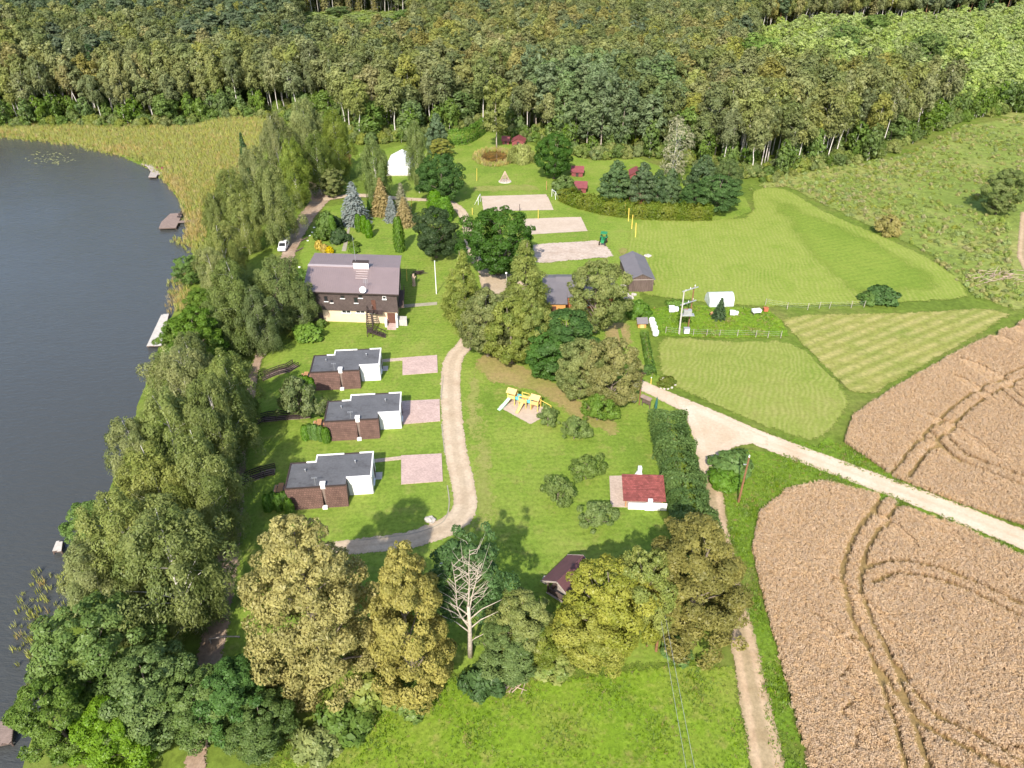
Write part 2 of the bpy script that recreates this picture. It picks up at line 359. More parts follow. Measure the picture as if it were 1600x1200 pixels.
# pink block paving: small blocks, joints sunk
def paving_mat(name, c):
    m, nt, out = newmat(name); co = objco(nt)
    br = nd(nt, 'ShaderNodeTexBrick', i_Scale=1.0); br.offset = 0.5
    br.inputs['Brick Width'].default_value = 0.24; br.inputs['Row Height'].default_value = 0.12; br.inputs['Mortar Size'].default_value = 0.006
    br.inputs['Color1'].default_value = col4(tuple(x * 0.86 for x in c)); br.inputs['Color2'].default_value = col4(tuple(min(1, x * 1.12) for x in c)); br.inputs['Mortar'].default_value = col4(tuple(x * 0.6 for x in c))
    nt.links.new(co, br.inputs['Vector'])
    w = noise(nt, co, 0.5, 5, 0.7)
    cc = mixc(nt, 1.0, br.outputs['Color'], ramp(nt, w, [(0.3, (0.85,) * 3), (0.7, (1.1,) * 3)]), 'MULTIPLY')
    nt.links.new(bsdf(nt, cc, 0.85, 0.2, 0, w, 0.1, 0.02), out.inputs[0]); return m
M['paving'] = paving_mat('pink_block_paving', (0.47, 0.345, 0.305))
M['paving_tan'] = paving_mat('tan_block_paving', (0.46, 0.36, 0.29))
M['kerb'] = plain('kerb_concrete', (0.3, 0.27, 0.2), 0.9)

# lake water
m, nt, out = newmat('lake_water'); co = objco(nt)
mp = nd(nt, 'ShaderNodeMapping'); mp.inputs['Rotation'].default_value = (0, 0, R(20)); mp.inputs['Scale'].default_value = (1.0, 2.6, 1.0); nt.links.new(co, mp.inputs['Vector'])
n1 = noise(nt, mp.outputs[0], 0.6, 4, 0.62); n2 = noise(nt, mp.outputs[0], 0.09, 4, 0.6); n3 = noise(nt, co, 0.015, 3, 0.5)
hh = math_(nt, 'ADD', math_(nt, 'MULTIPLY', n1, maprange(nt, n3, 0.3, 0.7, 0.55, 1.1)), math_(nt, 'MULTIPLY', n2, 0.6))
b = nd(nt, 'ShaderNodeBsdfPrincipled', i_Roughness=0.1, i_IOR=1.33); b.inputs['Base Color'].default_value = (0.055, 0.058, 0.056, 1)
q = nd(nt, 'ShaderNodeBump', i_Strength=0.8, i_Distance=0.22); nt.links.new(hh, q.inputs['Height']); nt.links.new(q.outputs[0], b.inputs['Normal'])
nt.links.new(b.outputs[0], out.inputs[0]); M['water'] = m
m, nt, out = newmat('pond_water'); b = nd(nt, 'ShaderNodeBsdfPrincipled', i_Roughness=0.12, i_IOR=1.33)
nt.links.new(ramp(nt, noise(nt, objco(nt), 0.5, 4), [(0.35, (0.05, 0.03, 0.012)), (0.65, (0.17, 0.09, 0.025))]), b.inputs['Base Color']); nt.links.new(b.outputs[0], out.inputs[0]); M['pond'] = m

# ------------------------------------------------------------------ ground sheet to the horizon
def axis(fine0, fine1, step, lo, hi):
    a = list(np.arange(fine0, fine1 + 0.1, step)); s = step; x = fine1
    while x < hi: s *= 1.35; x += s; a.append(min(x, hi))
    s = step; x = fine0; pre = []
    while x > lo: s *= 1.35; x -= s; pre.append(max(x, lo))
    return np.array(pre[::-1] + a)
xs = axis(-190, 30, 2.0, -5000, 5000); ys = axis(10, 300, 2.0, -1500, 7000)
gx, gy = np.meshgrid(xs, ys); P = np.c_[gx.ravel(), gy.ravel()]
nx, ny = len(xs), len(ys)
ii = (np.arange(ny - 1)[:, None] * nx + np.arange(nx - 1)[None, :]).ravel()
ground = link('ground', mesh_np('ground', np.c_[P, ZT(P)], np.c_[ii, ii + 1, ii + nx + 1, ii + nx], M['ground'], None, True)); ground['kind'] = 'structure'
lake = link('lake', mesh_np('lake', [(-2500, -600, -2.0), (10, -600, -2.0), (10, 300, -2.0), (-2500, 300, -2.0)], [(0, 1, 2, 3)], M['water'])); lake['kind'] = 'structure'

# ------------------------------------------------------------------ lawns, fields, verges
LAWN = WT([(300, 1080), (345, 960), (362, 860), (372, 760), (388, 660), (400, 590), (412, 552), (450, 535), (500, 500), (492, 450), (470, 425), (462, 400), (490, 350), (505, 320), (560, 318), (640, 330)] ) 
LAWN = np.vstack([LAWN, W([(560, 270), (520, 262), (540, 240), (600, 232), (690, 212), (740, 200), (800, 216), (850, 232), (930, 250), (1000, 246), (1060, 270), (1100, 300), (1165, 305), (1180, 330), (1010, 395), (1000, 440), (1012, 480), (1022, 540), (1040, 600), (1060, 640), (1100, 680), (1108, 800), (1120, 860), (1120, 1040), (900, 1050), (700, 1060), (560, 1090), (480, 1120)])])
sheet('lawn', LAWN, 0.03, M['lawn'], 3.0)
sheet('mown_field', smooth_poly(W([(975, 385), (1000, 342), (1160, 338), (1172, 296), (1228, 294), (1290, 328), (1440, 394), (1500, 432), (1518, 458), (1500, 470), (1200, 482), (1060, 470), (1005, 462), (975, 430)]), 3), 0.05, M['field'], 4)
sheet('mown_field', W([(1168, 300), (1225, 297), (1290, 331), (1440, 397), (1512, 456), (1490, 468), (1255, 478), (1270, 440), (1215, 370)]), 0.07, M['field_dark'], 4)
sheet('mown_field', smooth_poly(W([(1022, 530), (1060, 524), (1150, 530), (1240, 533), (1300, 580), (1332, 622), (1322, 655), (1272, 692), (1160, 655), (1050, 606), (1030, 590)]), 3), 0.05, M['field_low'], 4)
sheet('garden_plot', W([(1008, 482), (1060, 474), (1200, 480), (1225, 500), (1240, 528), (1140, 530), (1020, 526)]), 0.06, M['garden'], 4)
sheet('hay_field', W([(1212, 496), (1260, 488), (1400, 486), (1540, 478), (1592, 492), (1500, 545), (1400, 602), (1335, 640), (1300, 590), (1250, 540)]), 0.05, M['hay'], 4)
sheet('meadow', W([(1165, 300), (1180, 280), (1240, 268), (1330, 255), (1420, 238), (1500, 196), (1600, 178), (1900, 172), (2100, 480), (1700, 480), (1590, 490), (1520, 462), (1440, 393), (1300, 328), (1230, 293)]), 0.03, M['meadow'], 6)
sheet('bottom_meadow', W([(480, 1130), (560, 1095), (700, 1050), (880, 1050), (1040, 1030), (1155, 1030), (1190, 1200), (1245, 1500), (250, 1500), (420, 1200)]), 0.05, M['bottom'], 2.5)
sheet('verge', W([(1120, 720), (1150, 698), (1220, 705), (1330, 745), (1450, 790), (1640, 872), (1640, 900), (1430, 800), (1300, 770), (1200, 800), (1190, 900), (1225, 1020), (1260, 1180), (1310, 1400), (1230, 1400), (1190, 1150), (1170, 1000), (1135, 840)]), 0.045, M['verge'], 2.5)
sheet('verge', W([(1150, 655), (1275, 692), (1335, 640), (1310, 690), (1400, 738), (1500, 775), (1640, 825), (1640, 845), (1400, 762), (1250, 705), (1160, 672)]), 0.045, M['verge'], 2.5)
sheet('dry_grass', W([(745, 545), (790, 555), (860, 590), (920, 630), (960, 650), (1000, 660), (960, 690), (900, 660), (830, 615), (760, 600), (735, 575)]), 0.045, M['dry_lawn'], 2.5)
sheet('dry_grass', W([(722, 560), (752, 570), (770, 650), (785, 780), (790, 850), (735, 850), (728, 760), (720, 650)]), 0.047, M['dry_soft'], 2.5)
sheet('dry_grass', W([(730, 290), (840, 286), (850, 300), (735, 302)]), 0.045, M['dry_soft'], 2.5)
sheet('dry_grass', W([(925, 500), (985, 500), (1000, 540), (950, 545)]), 0.045, M['dry_lawn'], 2.5)
# ------------------------------------------------------------------ roads, paths, courts
ribbon('gravel_road', W([(985, 592), (1010, 605), (1060, 628), (1120, 655), (1200, 690), (1300, 727), (1450, 783), (1600, 843), (1800, 925), (2000, 1010)]), [3.0, 3.6, 4.4, 4.6, 4.6, 4.6, 4.6], 0.075, M['gravel'])
sheet('road_junction', smooth_poly(W([(1050, 618), (1100, 636), (1160, 664), (1220, 690), (1246, 708), (1180, 695), (1140, 706), (1122, 735), (1130, 790), (1142, 850), (1114, 850), (1096, 780), (1086, 715), (1074, 665)]), 3), 0.085, M['gravel'], 2)
ribbon('field_track', W([(1106, 740), (1114, 790), (1126, 850), (1145, 930), (1165, 1020), (1183, 1110), (1200, 1200), (1235, 1420)]), [4.4, 3.6, 3.4, 3.7, 3.9, 3.9], 0.095, M['track'])
ribbon('driveway', W([(790, 430), (770, 445), (745, 500), (728, 537), (709, 562), (704, 600), (706, 650), (713, 710), (724, 760), (726, 795), (705, 820), (650, 842), (600, 850), (545, 856), (480, 866)]), [4.4, 3.4, 4.0, 3.9, 3.9, 4.1, 3.3, 3.0], 0.075, M['drive'])
ribbon('driveway', W([(505, 312), (560, 306), (640, 312), (690, 314), (716, 326), (729, 348), (733, 372), (740, 400), (765, 435)]), [3.4, 3.0, 3.2, 3.2, 3.4], 0.077, M['drive'])
sheet('gravel_yard', W([(745, 430), (800, 428), (830, 450), (800, 475), (755, 470)]), 0.085, M['drive'], 2)
ribbon('lakeside_path', WT([(300, 1250), (318, 1100), (332, 1010), (345, 940), (358, 860), (368, 780), (376, 700), (388, 630), (398, 580), (410, 545), (428, 490), (440, 440), (448, 405), (462, 372), (480, 338), (500, 312), (494, 296), (478, 286)]), [3.0, 4.0, 4.0, 3.0, 2.8, 2.8, 3.6, 4.6, 6.4, 4.0], 0.05, M['earth'])
sheet('court_sand', W([(751, 307), (855, 304), (866, 329), (755, 331)]), 0.07, M['sand'], 2)
sheet('court_sand', W([(806, 343), (908, 339), (919, 362), (820, 368)]), 0.07, M['sand'], 2)
sheet('court_sand', W([(830, 381), (945, 374), (964, 402), (830, 415)]), 0.07, M['sand_rough'], 2)
sheet('bare_patch', smooth_poly(W([(962, 388), (978, 384), (986, 394), (975, 402), (964, 398)]), 3), 0.09, M['dry_lawn'], 1)
sheet('far_track', W([(1592, 330), (1640, 330), (1660, 430), (1606, 440), (1586, 400)]), 0.07, M['track'], 3)
def pad(name, px, mat, z=0.07, h=0.06):
    w = W(px); mb = MB().prism([tuple(q) for q in w[::-1]] if (w[1] - w[0])[0] * (w[2] - w[1])[1] - (w[1] - w[0])[1] * (w[2] - w[1])[0] < 0 else [tuple(q) for q in w], 0.0, z + h + 0.07)
    o = mb.build(name, mat); o['kind'] = 'structure'; return o
for px in ([(629, 560), (683, 556), (684, 583), (629, 587)], [(626, 628), (687, 625), (688, 659), (629, 664)], [(627, 713), (690, 710), (692, 753), (627, 758)]): pad('paved_parking', px, M['paving'])
for px in ([(594, 563), (630, 560), (630, 564), (594, 567)], [(584, 719), (628, 714), (628, 719), (584, 724)]): pad('paved_walk', px, M['paving_tan'], 0.06)
for px in ([(617, 478), (683, 473), (683, 477), (617, 483)],): pad('paved_walk', px, M['kerb'], 0.06)
pad('paved_walk', [(534, 393), (545, 352), (548, 352), (541, 393)], M['kerb'], 0.06)
pad('paved_terrace', [(952, 745), (1001, 744), (1003, 758), (1034, 760), (1034, 795), (954, 793)], M['paving_tan'], 0.06)
sheet('play_sand', W([(776, 636), (797, 622), (848, 636), (856, 650), (829, 665)]), 0.08, M['sand'], 1.5)
# kerb along the driveway
for pl in ([(693, 588), (690, 620), (690, 626)], [(690, 664), (694, 700), (695, 709)], [(699, 760), (702, 785), (698, 808), (684, 822), (640, 836), (560, 846)]):
    o = ribbon('kerb', W(pl), 0.14, 0.13, M['kerb'], n=2); 

# ------------------------------------------------------------------ trees: trunk + limbs, crown of leaf sprays in clumps
def unit(a): return a / (np.linalg.norm(a, axis=1)[:, None] + 1e-9)
def quads(pos, nor, tan, ln, wd_):
    """leaf sprays: one lens-shaped quad each"""
    t = unit(tan - (tan * nor).sum(1)[:, None] * nor); b = np.cross(nor, t)
    ln = ln[:, None]; wd_ = wd_[:, None]
    V = np.stack([pos - t * ln, pos + b * wd_ - t * ln * 0.1 + nor * wd_ * 0.25, pos + t * ln, pos - b * wd_ + t * ln * 0.15 + nor * wd_ * 0.25], 1).reshape(-1, 3)
    return V, np.arange(len(pos) * 4).reshape(-1, 4)
def lobes(r, n, h0, h1, Rad, prof, lr, inner=0.45, asym=0.15):
    t = (np.arange(n) + r.random(n)) / n; az = np.arange(n) * 2.39996 + r.normal(0, 0.4, n)
    pr = np.array([prof(q) for q in t]) * Rad
    amp = 1 + asym * np.sin(az * 2 + r.random() * 6) + asym * r.normal(0, 0.8, n)
    rad = pr * np.sqrt(r.uniform(inner ** 2, 1, n)) * amp
    c = np.c_[rad * np.cos(az), rad * np.sin(az), h0 + (h1 - h0) * t]
    lr_ = lr * r.uniform(0.65, 1.35, n) * np.clip(pr / Rad + 0.25, 0.45, 1.0)
    return c, lr_
def crown(r, c, lr, n, size, axis_z, squash=0.75, up=0.35, jit=0.4, droop=0.0, dl=1.5, aspect=0.6, low=-0.55):
    w = lr ** 2; k = r.choice(len(c), n, p=w / w.sum())
    d = unit(r.normal(0, 1, (n, 3))); out = c[k].copy(); out[:, 2] = (out[:, 2] - axis_z) * 0.5; out = unit(out)
    flip = (d * out).sum(1) < low; d[flip] *= -1
    shell = r.uniform(0.62, 1.08, n) ** 0.6
    # lumpy surface of every clump
    lump = 1 + 0.22 * np.sin(d[:, 0] * 7 + k * 1.3) * np.sin(d[:, 1] * 6 + k * 2.1) * np.cos(d[:, 2] * 6 + k)
    pos = c[k] + d * (lr[k] * shell * lump)[:, None] * np.array([1, 1, squash])
    nor = unit(d * 0.9 + out * 0.18 + np.array([0, 0, up]) + r.normal(0, jit, (n, 3)))
    tan = r.normal(0, 1, (n, 3)); ln = size * np.clip(r.lognormal(-0.1, 0.38, n), 0.4, 1.8); wd_ = ln * aspect * r.uniform(0.7, 1.2, n)
    if droop > 0:
        m = r.random(n) < droop; t = r.random(m.sum()) ** 1.3
        pos[m, 2] -= t * dl * r.uniform(0.5, 1.2, m.sum()); pos[m, :2] += out[m, :2] * 0.25
        o2 = out[m].copy(); o2[:, 2] = 0.35; nor[m] = unit(o2 + r.normal(0, 0.35, (m.sum(), 3)))
        tan[m] = np.array([0, 0, -1.0]) + r.normal(0, 0.25, (m.sum(), 3)); ln[m] *= 1.35; wd_[m] *= 0.6
    V, F = quads(pos, nor, tan, ln, wd_)
    lt = r.random(len(c)); tint = np.clip(0.66 * lt[k] + 0.34 * r.random(n), 0, 1)
    return V, F, tint
def trunk_mb(r, h, r0, top, limbs, base_split=0.0, sides=7, bend=0.25, lr0=0.28, crooked=0.25):
    mb = MB(); n = 7; wob = np.cumsum(r.normal(0, bend, (n, 2)), 0) * np.linspace(0, 1, n)[:, None]
    pts = [(wob[i, 0], wob[i, 1], -0.15 + (top + 0.15) * i / (n - 1)) for i in range(n)]
    rr = [r0 * (1.35 if i == 0 else 1) * (1 - 0.88 * i / (n - 1)) for i in range(n)]
    mb.tube(pts, rr, sides)
    for e in limbs:
        e = np.array(e); z0 = max(0.12 * h, e[2] - np.hypot(e[0], e[1]) * r.uniform(0.6, 1.2) - 0.4); z0 = min(z0, top * 0.93)
        f = np.clip(z0 / top, 0, 1) * (n - 1); i = min(int(f), n - 2); a = np.array(pts[i]) + (np.array(pts[i + 1]) - np.array(pts[i])) * (f - i)
        rad = (rr[i] + (rr[i + 1] - rr[i]) * (f - i)) * lr0 / 0.28 * 0.5
        mid = a + (e - a) * 0.5 + np.array([0, 0, 0.08 * np.linalg.norm(e - a)]) + r.normal(0, crooked, 3)
        mb.tube([a, mid, e], [rad, rad * 0.6, rad * 0.18], max(4, sides - 3), False)
    return mb
prof_oval = lambda t: math.sin(math.pi * (0.08 + 0.86 * t)) ** 0.6
prof_low = lambda t: (math.sin(math.pi * (0.16 + 0.80 * t)) ** 0.75) * (1.12 - 0.45 * t)
prof_round = lambda t: math.sqrt(max(0.06, 1 - (2 * t - 0.95) ** 2))
prof_lime = lambda t: (math.sin(math.pi * (0.2 + 0.74 * t)) ** 0.75) * (1.1 - 0.5 * t)
prof_cone = lambda t: (1 - t) ** 0.8 * 0.95 + 0.06
prof_col = lambda t: (math.sin(math.pi * (0.22 + 0.72 * t)) ** 0.5)
prof_birch = lambda t: (math.sin(math.pi * (0.1 + 0.82 * t)) ** 0.8) * (1.08 - 0.25 * t)
prof_aspen = lambda t: (math.sin(math.pi * (0.12 + 0.8 * t)) ** 0.55)

BARK = {'birch': plain('birch_bark', (0.62, 0.58, 0.52), 0.85, 0.2, 0, 0.3, 3.0, 0.2), 'grey': plain('grey_bark', (0.2, 0.165, 0.13), 0.9, 0.15, 0, 0.35, 3.0, 0.4),
        'pine': plain('pine_bark', (0.3, 0.165, 0.09), 0.9, 0.15, 0, 0.3, 3.0, 0.4), 'pale': plain('bare_pale_wood', (0.4, 0.345, 0.28), 0.85, 0.2, 0, 0.3, 3.0, 0.3)}
LEAF = {}
for n_, a_, b_ in [('birch', (0.115, 0.16, 0.03), (0.215, 0.25, 0.062)), ('birch_dark', (0.095, 0.14, 0.034), (0.18, 0.225, 0.064)), ('birch_pale', (0.15, 0.19, 0.042), (0.265, 0.285, 0.082)), ('alder', (0.07, 0.125, 0.02), (0.145, 0.215, 0.045)), ('bright', (0.085, 0.17, 0.016), (0.15, 0.25, 0.03)), ('oak', (0.042, 0.1, 0.019), (0.085, 0.17, 0.034)), ('dark', (0.03, 0.063, 0.019), (0.063, 0.103, 0.031)), ('linden', (0.12, 0.165, 0.03), (0.255, 0.28, 0.066)), ('yellow', (0.215, 0.2, 0.058), (0.4, 0.355, 0.108)), ('ochre', (0.125, 0.122, 0.03), (0.26, 0.235, 0.06)), ('lemon', (0.16, 0.19, 0.025), (0.33, 0.325, 0.06)), ('larch', (0.155, 0.2, 0.034), (0.28, 0.32, 0.07)), ('blue', (0.162, 0.203, 0.189), (0.324, 0.351, 0.338)), ('spruce', (0.038, 0.077, 0.029), (0.09, 0.144, 0.055)), ('brown_spruce', (0.192, 0.169, 0.054), (0.372, 0.275, 0.108)), ('thuja', (0.065, 0.15, 0.014), (0.12, 0.23, 0.026)), ('goldbush', (0.4, 0.3, 0.02), (0.58, 0.45, 0.04)), ('aspen', (0.105, 0.158, 0.06), (0.189, 0.247, 0.105)), ('autumn', (0.175, 0.168, 0.045), (0.275, 0.238, 0.07)), ('pine', (0.06, 0.104, 0.042), (0.12, 0.176, 0.07)), ('greyleaf', (0.192, 0.198, 0.102), (0.3, 0.288, 0.168)), ('young', (0.18, 0.26, 0.06), (0.34, 0.41, 0.125)), ('willow', (0.2, 0.24, 0.05), (0.32, 0.34, 0.09)), ('weed', (0.12, 0.192, 0.036), (0.252, 0.264, 0.072)), ('hedge', (0.06, 0.13, 0.018), (0.135, 0.235, 0.04)), ('hedge_y', (0.1, 0.15, 0.02), (0.18, 0.2, 0.04)), ('red', (0.12, 0.03, 0.025), (0.2, 0.05, 0.035))]:
    LEAF[n_] = leaf_mat('leaves_' + n_, a_, b_, 0.28, 0.0 if n_ in ('yellow', 'ochre', 'lemon') else 0.14)
for n_, a_, b_ in [('f_birch', (0.14, 0.17, 0.052), (0.25, 0.265, 0.09)), ('f_dark', (0.1, 0.13, 0.045), (0.18, 0.205, 0.075)), ('f_gold', (0.165, 0.165, 0.05), (0.265, 0.245, 0.08)), ('f_olive', (0.155, 0.175, 0.045), (0.27, 0.27, 0.078)), ('f_green', (0.085, 0.145, 0.032), (0.16, 0.23, 0.06)), ('f_pine', (0.065, 0.1, 0.048), (0.13, 0.165, 0.08))]:
    LEAF[n_] = leaf_mat('leaves_' + n_, a_, b_, 0.25, 0.16)
LEAF['weedy'] = leaf_mat('leaves_weedy', (0.17, 0.24, 0.05), (0.28, 0.33, 0.09)); LEAF['weed_tan'] = leaf_mat('leaves_weed_tan', (0.25, 0.25, 0.09), (0.36, 0.34, 0.14), 0.2, 0.0); LEAF['apple'] = leaf_mat('leaves_apple', (0.1, 0.155, 0.035), (0.2, 0.265, 0.075), 0.28, 0.08)
LEAF['limegold'] = leaf_mat('leaves_limegold', (0.14, 0.155, 0.03), (0.29, 0.27, 0.065), 0.28, 0.0)
TREES = {}
def reg(kind, trunk, V, F, tint, h, w):
    TREES.setdefault(kind, []).append((trunk, mesh_np(kind + '_crown', V, F, LEAF['birch'], {'tint': ('FACE', tint)}), h, w))
def broad(kind, seed, h, w, h0, n_l, lr, n, size, prof, bark='grey', droop=0.0, dl=1.5, r0=None, inner=0.45, jit=0.4, top=0.9, squash=0.75, nlimb=18, bend=0.2, asym=0.15, up=0.35, tip=None):
    r = np.random.default_rng(seed); c, l = lobes(r, n_l, h0 + lr * 0.5, h - lr * 0.65, w / 2 - lr * 0.6, prof, lr, inner, asym)
    V, F, t = crown(r, c, l, n, size, (h0 + h) / 2, squash, up, jit, droop, dl)
    lim = c[r.choice(len(c), min(nlimb, len(c)), replace=False)]
    tm = trunk_mb(r, h, r0 or h * 0.016, h * top, lim, bend=bend).mesh(kind + '_trunk', BARK[bark], True)
    reg(kind, tm, V, F, t, h, w)
for k in range(2): broad('lime', 11 + k, 22, 12.5, 0.6, 250, 1.04, 90000, 0.125, prof_lime, r0=0.4, inner=0.66, asym=0.2, squash=0.68, jit=0.5)
for k in range(4): broad('birch', 21 + k, 18, 9.5, 1.8, 115, 0.86, 50000, 0.112, prof_birch, 'birch', 0.5, 1.9, 0.2, 0.45, top=0.95, nlimb=26, bend=0.25, asym=0.28, squash=1.25, up=0.5)
for k in range(3): broad('broad', 31 + k, 13, 10.5, 1.2, 120, 0.98, 44000, 0.13, prof_round, r0=0.32, inner=0.64, asym=0.18, jit=0.5)
for k in range(2): broad('alder', 41 + k, 14, 8.5, 0.8, 110, 0.9, 40000, 0.13, prof_oval, r0=0.25, inner=0.6, asym=0.24, jit=0.5)
for k in range(2): broad('larch', 51 + k, 18, 8.0, 0.8, 150, 0.85, 34000, 0.13, prof_cone, r0=0.28, inner=0.5, droop=0.3, dl=0.8, asym=0.12, top=0.97)
for k in range(2): broad('apple', 61 + k, 4.2, 5.2, 0.6, 44, 0.55, 6500, 0.115, prof_round, r0=0.13, inner=0.35, nlimb=14, asym=0.3, bend=0.06)
for k in range(2): broad('bush', 71 + k, 2.6, 3.4, 0.05, 30, 0.5, 3000, 0.16, prof_low, r0=0.08, inner=0.5, nlimb=8, asym=0.2, bend=0.03)
broad('willow', 81, 7, 8.5, 0.8, 50, 1.1, 9000, 0.24, prof_low, droop=0.85, dl=3.0, r0=0.2, inner=0.5)
broad('thin', 82, 17, 7, 2.0, 46, 0.9, 2600, 0.2, prof_birch, 'birch', 0.4, 1.5, 0.16, 0.3, nlimb=44, asym=0.3)
def snag():
    r = np.random.default_rng(83); mb = MB(); H = 17.0
    mb.tube([(0, 0, -0.2), (0.05, 0, 2.5), (0.1, 0, 5.5), (0.05, 0, 8.5)], [0.34, 0.25, 0.21, 0.17], 9)
    wob_ = 0.22; lead = [[(0.05, 0, 5.0), (-0.75, 0, 8.0), (-1.15, 0.1, 11.5), (-1.35, 0.1, 15.5)], [(0.05, 0, 8.4), (0.1, 0, 11.5), (0.35, 0.1, 14.2), (0.4, 0.1, 16.8)], [(0.05, 0, 7.0), (0.8, 0.1, 9.5), (1.05, 0.2, 12.5), (1.5, 0.2, 15.4)]]
    ends = []
    for l in lead:
        l = [tuple(np.array(q) + (r.normal(0, 0.18, 3) if i_ else 0)) for i_, q in enumerate(l)]; mb.tube(smooth_poly(l, 4, False), np.interp(np.linspace(0, 3, 13), [0, 1, 2, 3], [0.11, 0.07, 0.045, 0.012]), 7)
        for k in range(24):
            f = r.uniform(0.25, 2.95); i = int(f); a = np.array(l[i]) + (np.array(l[i + 1]) - np.array(l[i])) * (f - i); s_ = r.choice((-1, 1)); L_ = r.uniform(1.0, 2.6)
            e1 = a + np.array([s_ * L_ * 0.55, r.normal(0.2, 0.5), L_ * 0.45]); e2 = a + np.array([s_ * L_ * 0.9, r.normal(0.5, 0.7), L_ * 0.95]); mb.tube([a, e1, e2], [0.034, 0.024, 0.008], 5, False); ends.append(e2)
    for z, s_, L_ in ((2.6, 1, 1.6), (4.2, -1, 3.4), (4.8, 1, 3.0), (5.6, -1, 3.6), (6.3, 1, 3.4), (7.0, -1, 2.6)):
        a = np.array([0.07, 0, z]); mb.tube([a, a + np.array([s_ * L_ * 0.4, -0.1, L_ * 0.55]), a + np.array([s_ * L_ * 0.75, -0.1, L_ * 0.8]), a + np.array([s_ * L_, 0, L_ * 0.95])], [0.08, 0.06, 0.04, 0.012], 6, False); ends.append(a + np.array([s_ * L_, 0.6, L_ * 0.95]))
    c, l = lobes(r, 46, 5.5, 16.2, 4.2, prof_round, 0.95, 0.3); c[:, 1] = np.abs(c[:, 1]) * 0.8 + 0.3; c = np.vstack([c, np.array(ends)[::3] + np.array([0, 0.9, 0])]); l = np.r_[l, np.full(len(ends[::3]), 0.55)]
    V, F, t = crown(r, c, l, 19000, 0.13, 10.0, 0.7, 0.3, 0.5); reg('snag', mb.mesh('snag_trunk', BARK['pale'], True), V, F, t, 17.0, 9.0)
snag()
for k in range(3): broad('fbirch', 101 + k, 23, 7.0, 10.5, 36, 1.1, 3800, 0.3, prof_birch, 'birch', 0.4, 1.8, 0.17, 0.35, top=0.85, nlimb=6, bend=0.35, asym=0.3)
for k in range(2): broad('ftall', 111 + k, 24, 8.0, 6.0, 52, 1.15, 4600, 0.3, prof_aspen, 'pale', 0.1, 1.0, 0.18, 0.45, top=0.8, nlimb=6, asym=0.22)
for k in range(2): broad('fround', 121 + k, 16, 8.0, 2.0, 44, 1.3, 4000, 0.31, prof_oval, 'grey', 0.0, 1.0, 0.2, 0.5, nlimb=6, asym=0.2)
for k in range(2): broad('fpine', 131 + k, 23, 6.0, 11, 26, 1.15, 1700, 0.4, prof_oval, 'pine', 0.0, 1.0, 0.2, 0.3, squash=0.55, nlimb=8, asym=0.25)
for k in range(2): broad('fyoung', 141 + k, 7, 3.4, 0.5, 22, 0.7, 900, 0.26, prof_oval, 'birch', 0.1, 0.6, 0.07, 0.3, nlimb=3)
for k in range(2): broad('weed', 151 + k, 1.5, 2.2, 0.0, 14, 0.38, 360, 0.17, prof_low, r0=0.03, inner=0.3, nlimb=3, bend=0.02)
def conifer(kind, seed, h, w, n_wh, per, size, h0=0.4, bark='grey', droop=0.35, n_leaf=9, r0=None):
    r = np.random.default_rng(seed); pos, nor, tan, ln, tint = [], [], [], [], []
    for i in range(n_wh):
        t = (i + r.random() * 0.6) / n_wh; z = h0 + (h - h0) * t; L = w / 2 * ((1 - t) ** 0.85 * 0.97 + 0.04)
        nb = max(4, int(per * (1 - t * 0.55)))
        for b in range(nb):
            a = 2 * math.pi * (b + r.random() * 0.7) / nb + i * 0.7; Lb = L * r.uniform(0.75, 1.12); d = np.array([math.cos(a), math.sin(a), 0]); side = np.array([-d[1], d[0], 0]); tb = r.random()
            m = max(3, int(n_leaf * Lb / (w / 2)) + 2)
            for q in range(m):
                s = (q + 0.6 * r.random()) / m; p = d * Lb * (0.12 + 0.88 * s); p[2] = z - droop * Lb * s * s + 0.12 * Lb * s + r.normal(0, 0.06)
                sg = r.choice((-1, 1)); p += side * sg * size * 0.7 * (1.1 - s) * r.random()
                pos.append(p); nor.append(d * 0.45 + np.array([0, 0, 0.8]) + r.normal(0, 0.35, 3)); tan.append(d + side * sg * 0.8 + np.array([0, 0, -0.35])); ln.append(size * r.uniform(0.7, 1.25)); tint.append(0.5 * tb + 0.5 * r.random())
    pos, nor, tan, ln = np.array(pos), unit(np.array(nor)), np.array(tan), np.array(ln)
    V, F = quads(pos, nor, tan, ln, ln * 0.42)
    mb = MB().tube([(0, 0, -0.1), (0, 0, h * 0.5), (0, 0, h * 0.98)], [r0 or h * 0.015, h * 0.008, 0.02], 6)
    reg(kind, mb.mesh(kind + '_trunk', BARK[bark], True), V, F, np.array(tint), h, w)
for k in range(2): conifer('spruce', 201 + k, 11, 6.2, 32, 24, 0.36, n_leaf=11)
conifer('thin_spruce', 205, 10, 4.6, 30, 18, 0.32)
for k in range(2): broad('bushpine', 231 + k, 11, 8.5, 0.3, 110, 0.95, 14000, 0.2, lambda t: (1 - t) ** 0.6 * 0.92 + 0.08, r0=0.2, inner=0.6, asym=0.14, squash=0.6)
for k in range(2): conifer('fspruce', 211 + k, 21, 6.0, 26, 9, 0.62, n_leaf=6, h0=1.5)
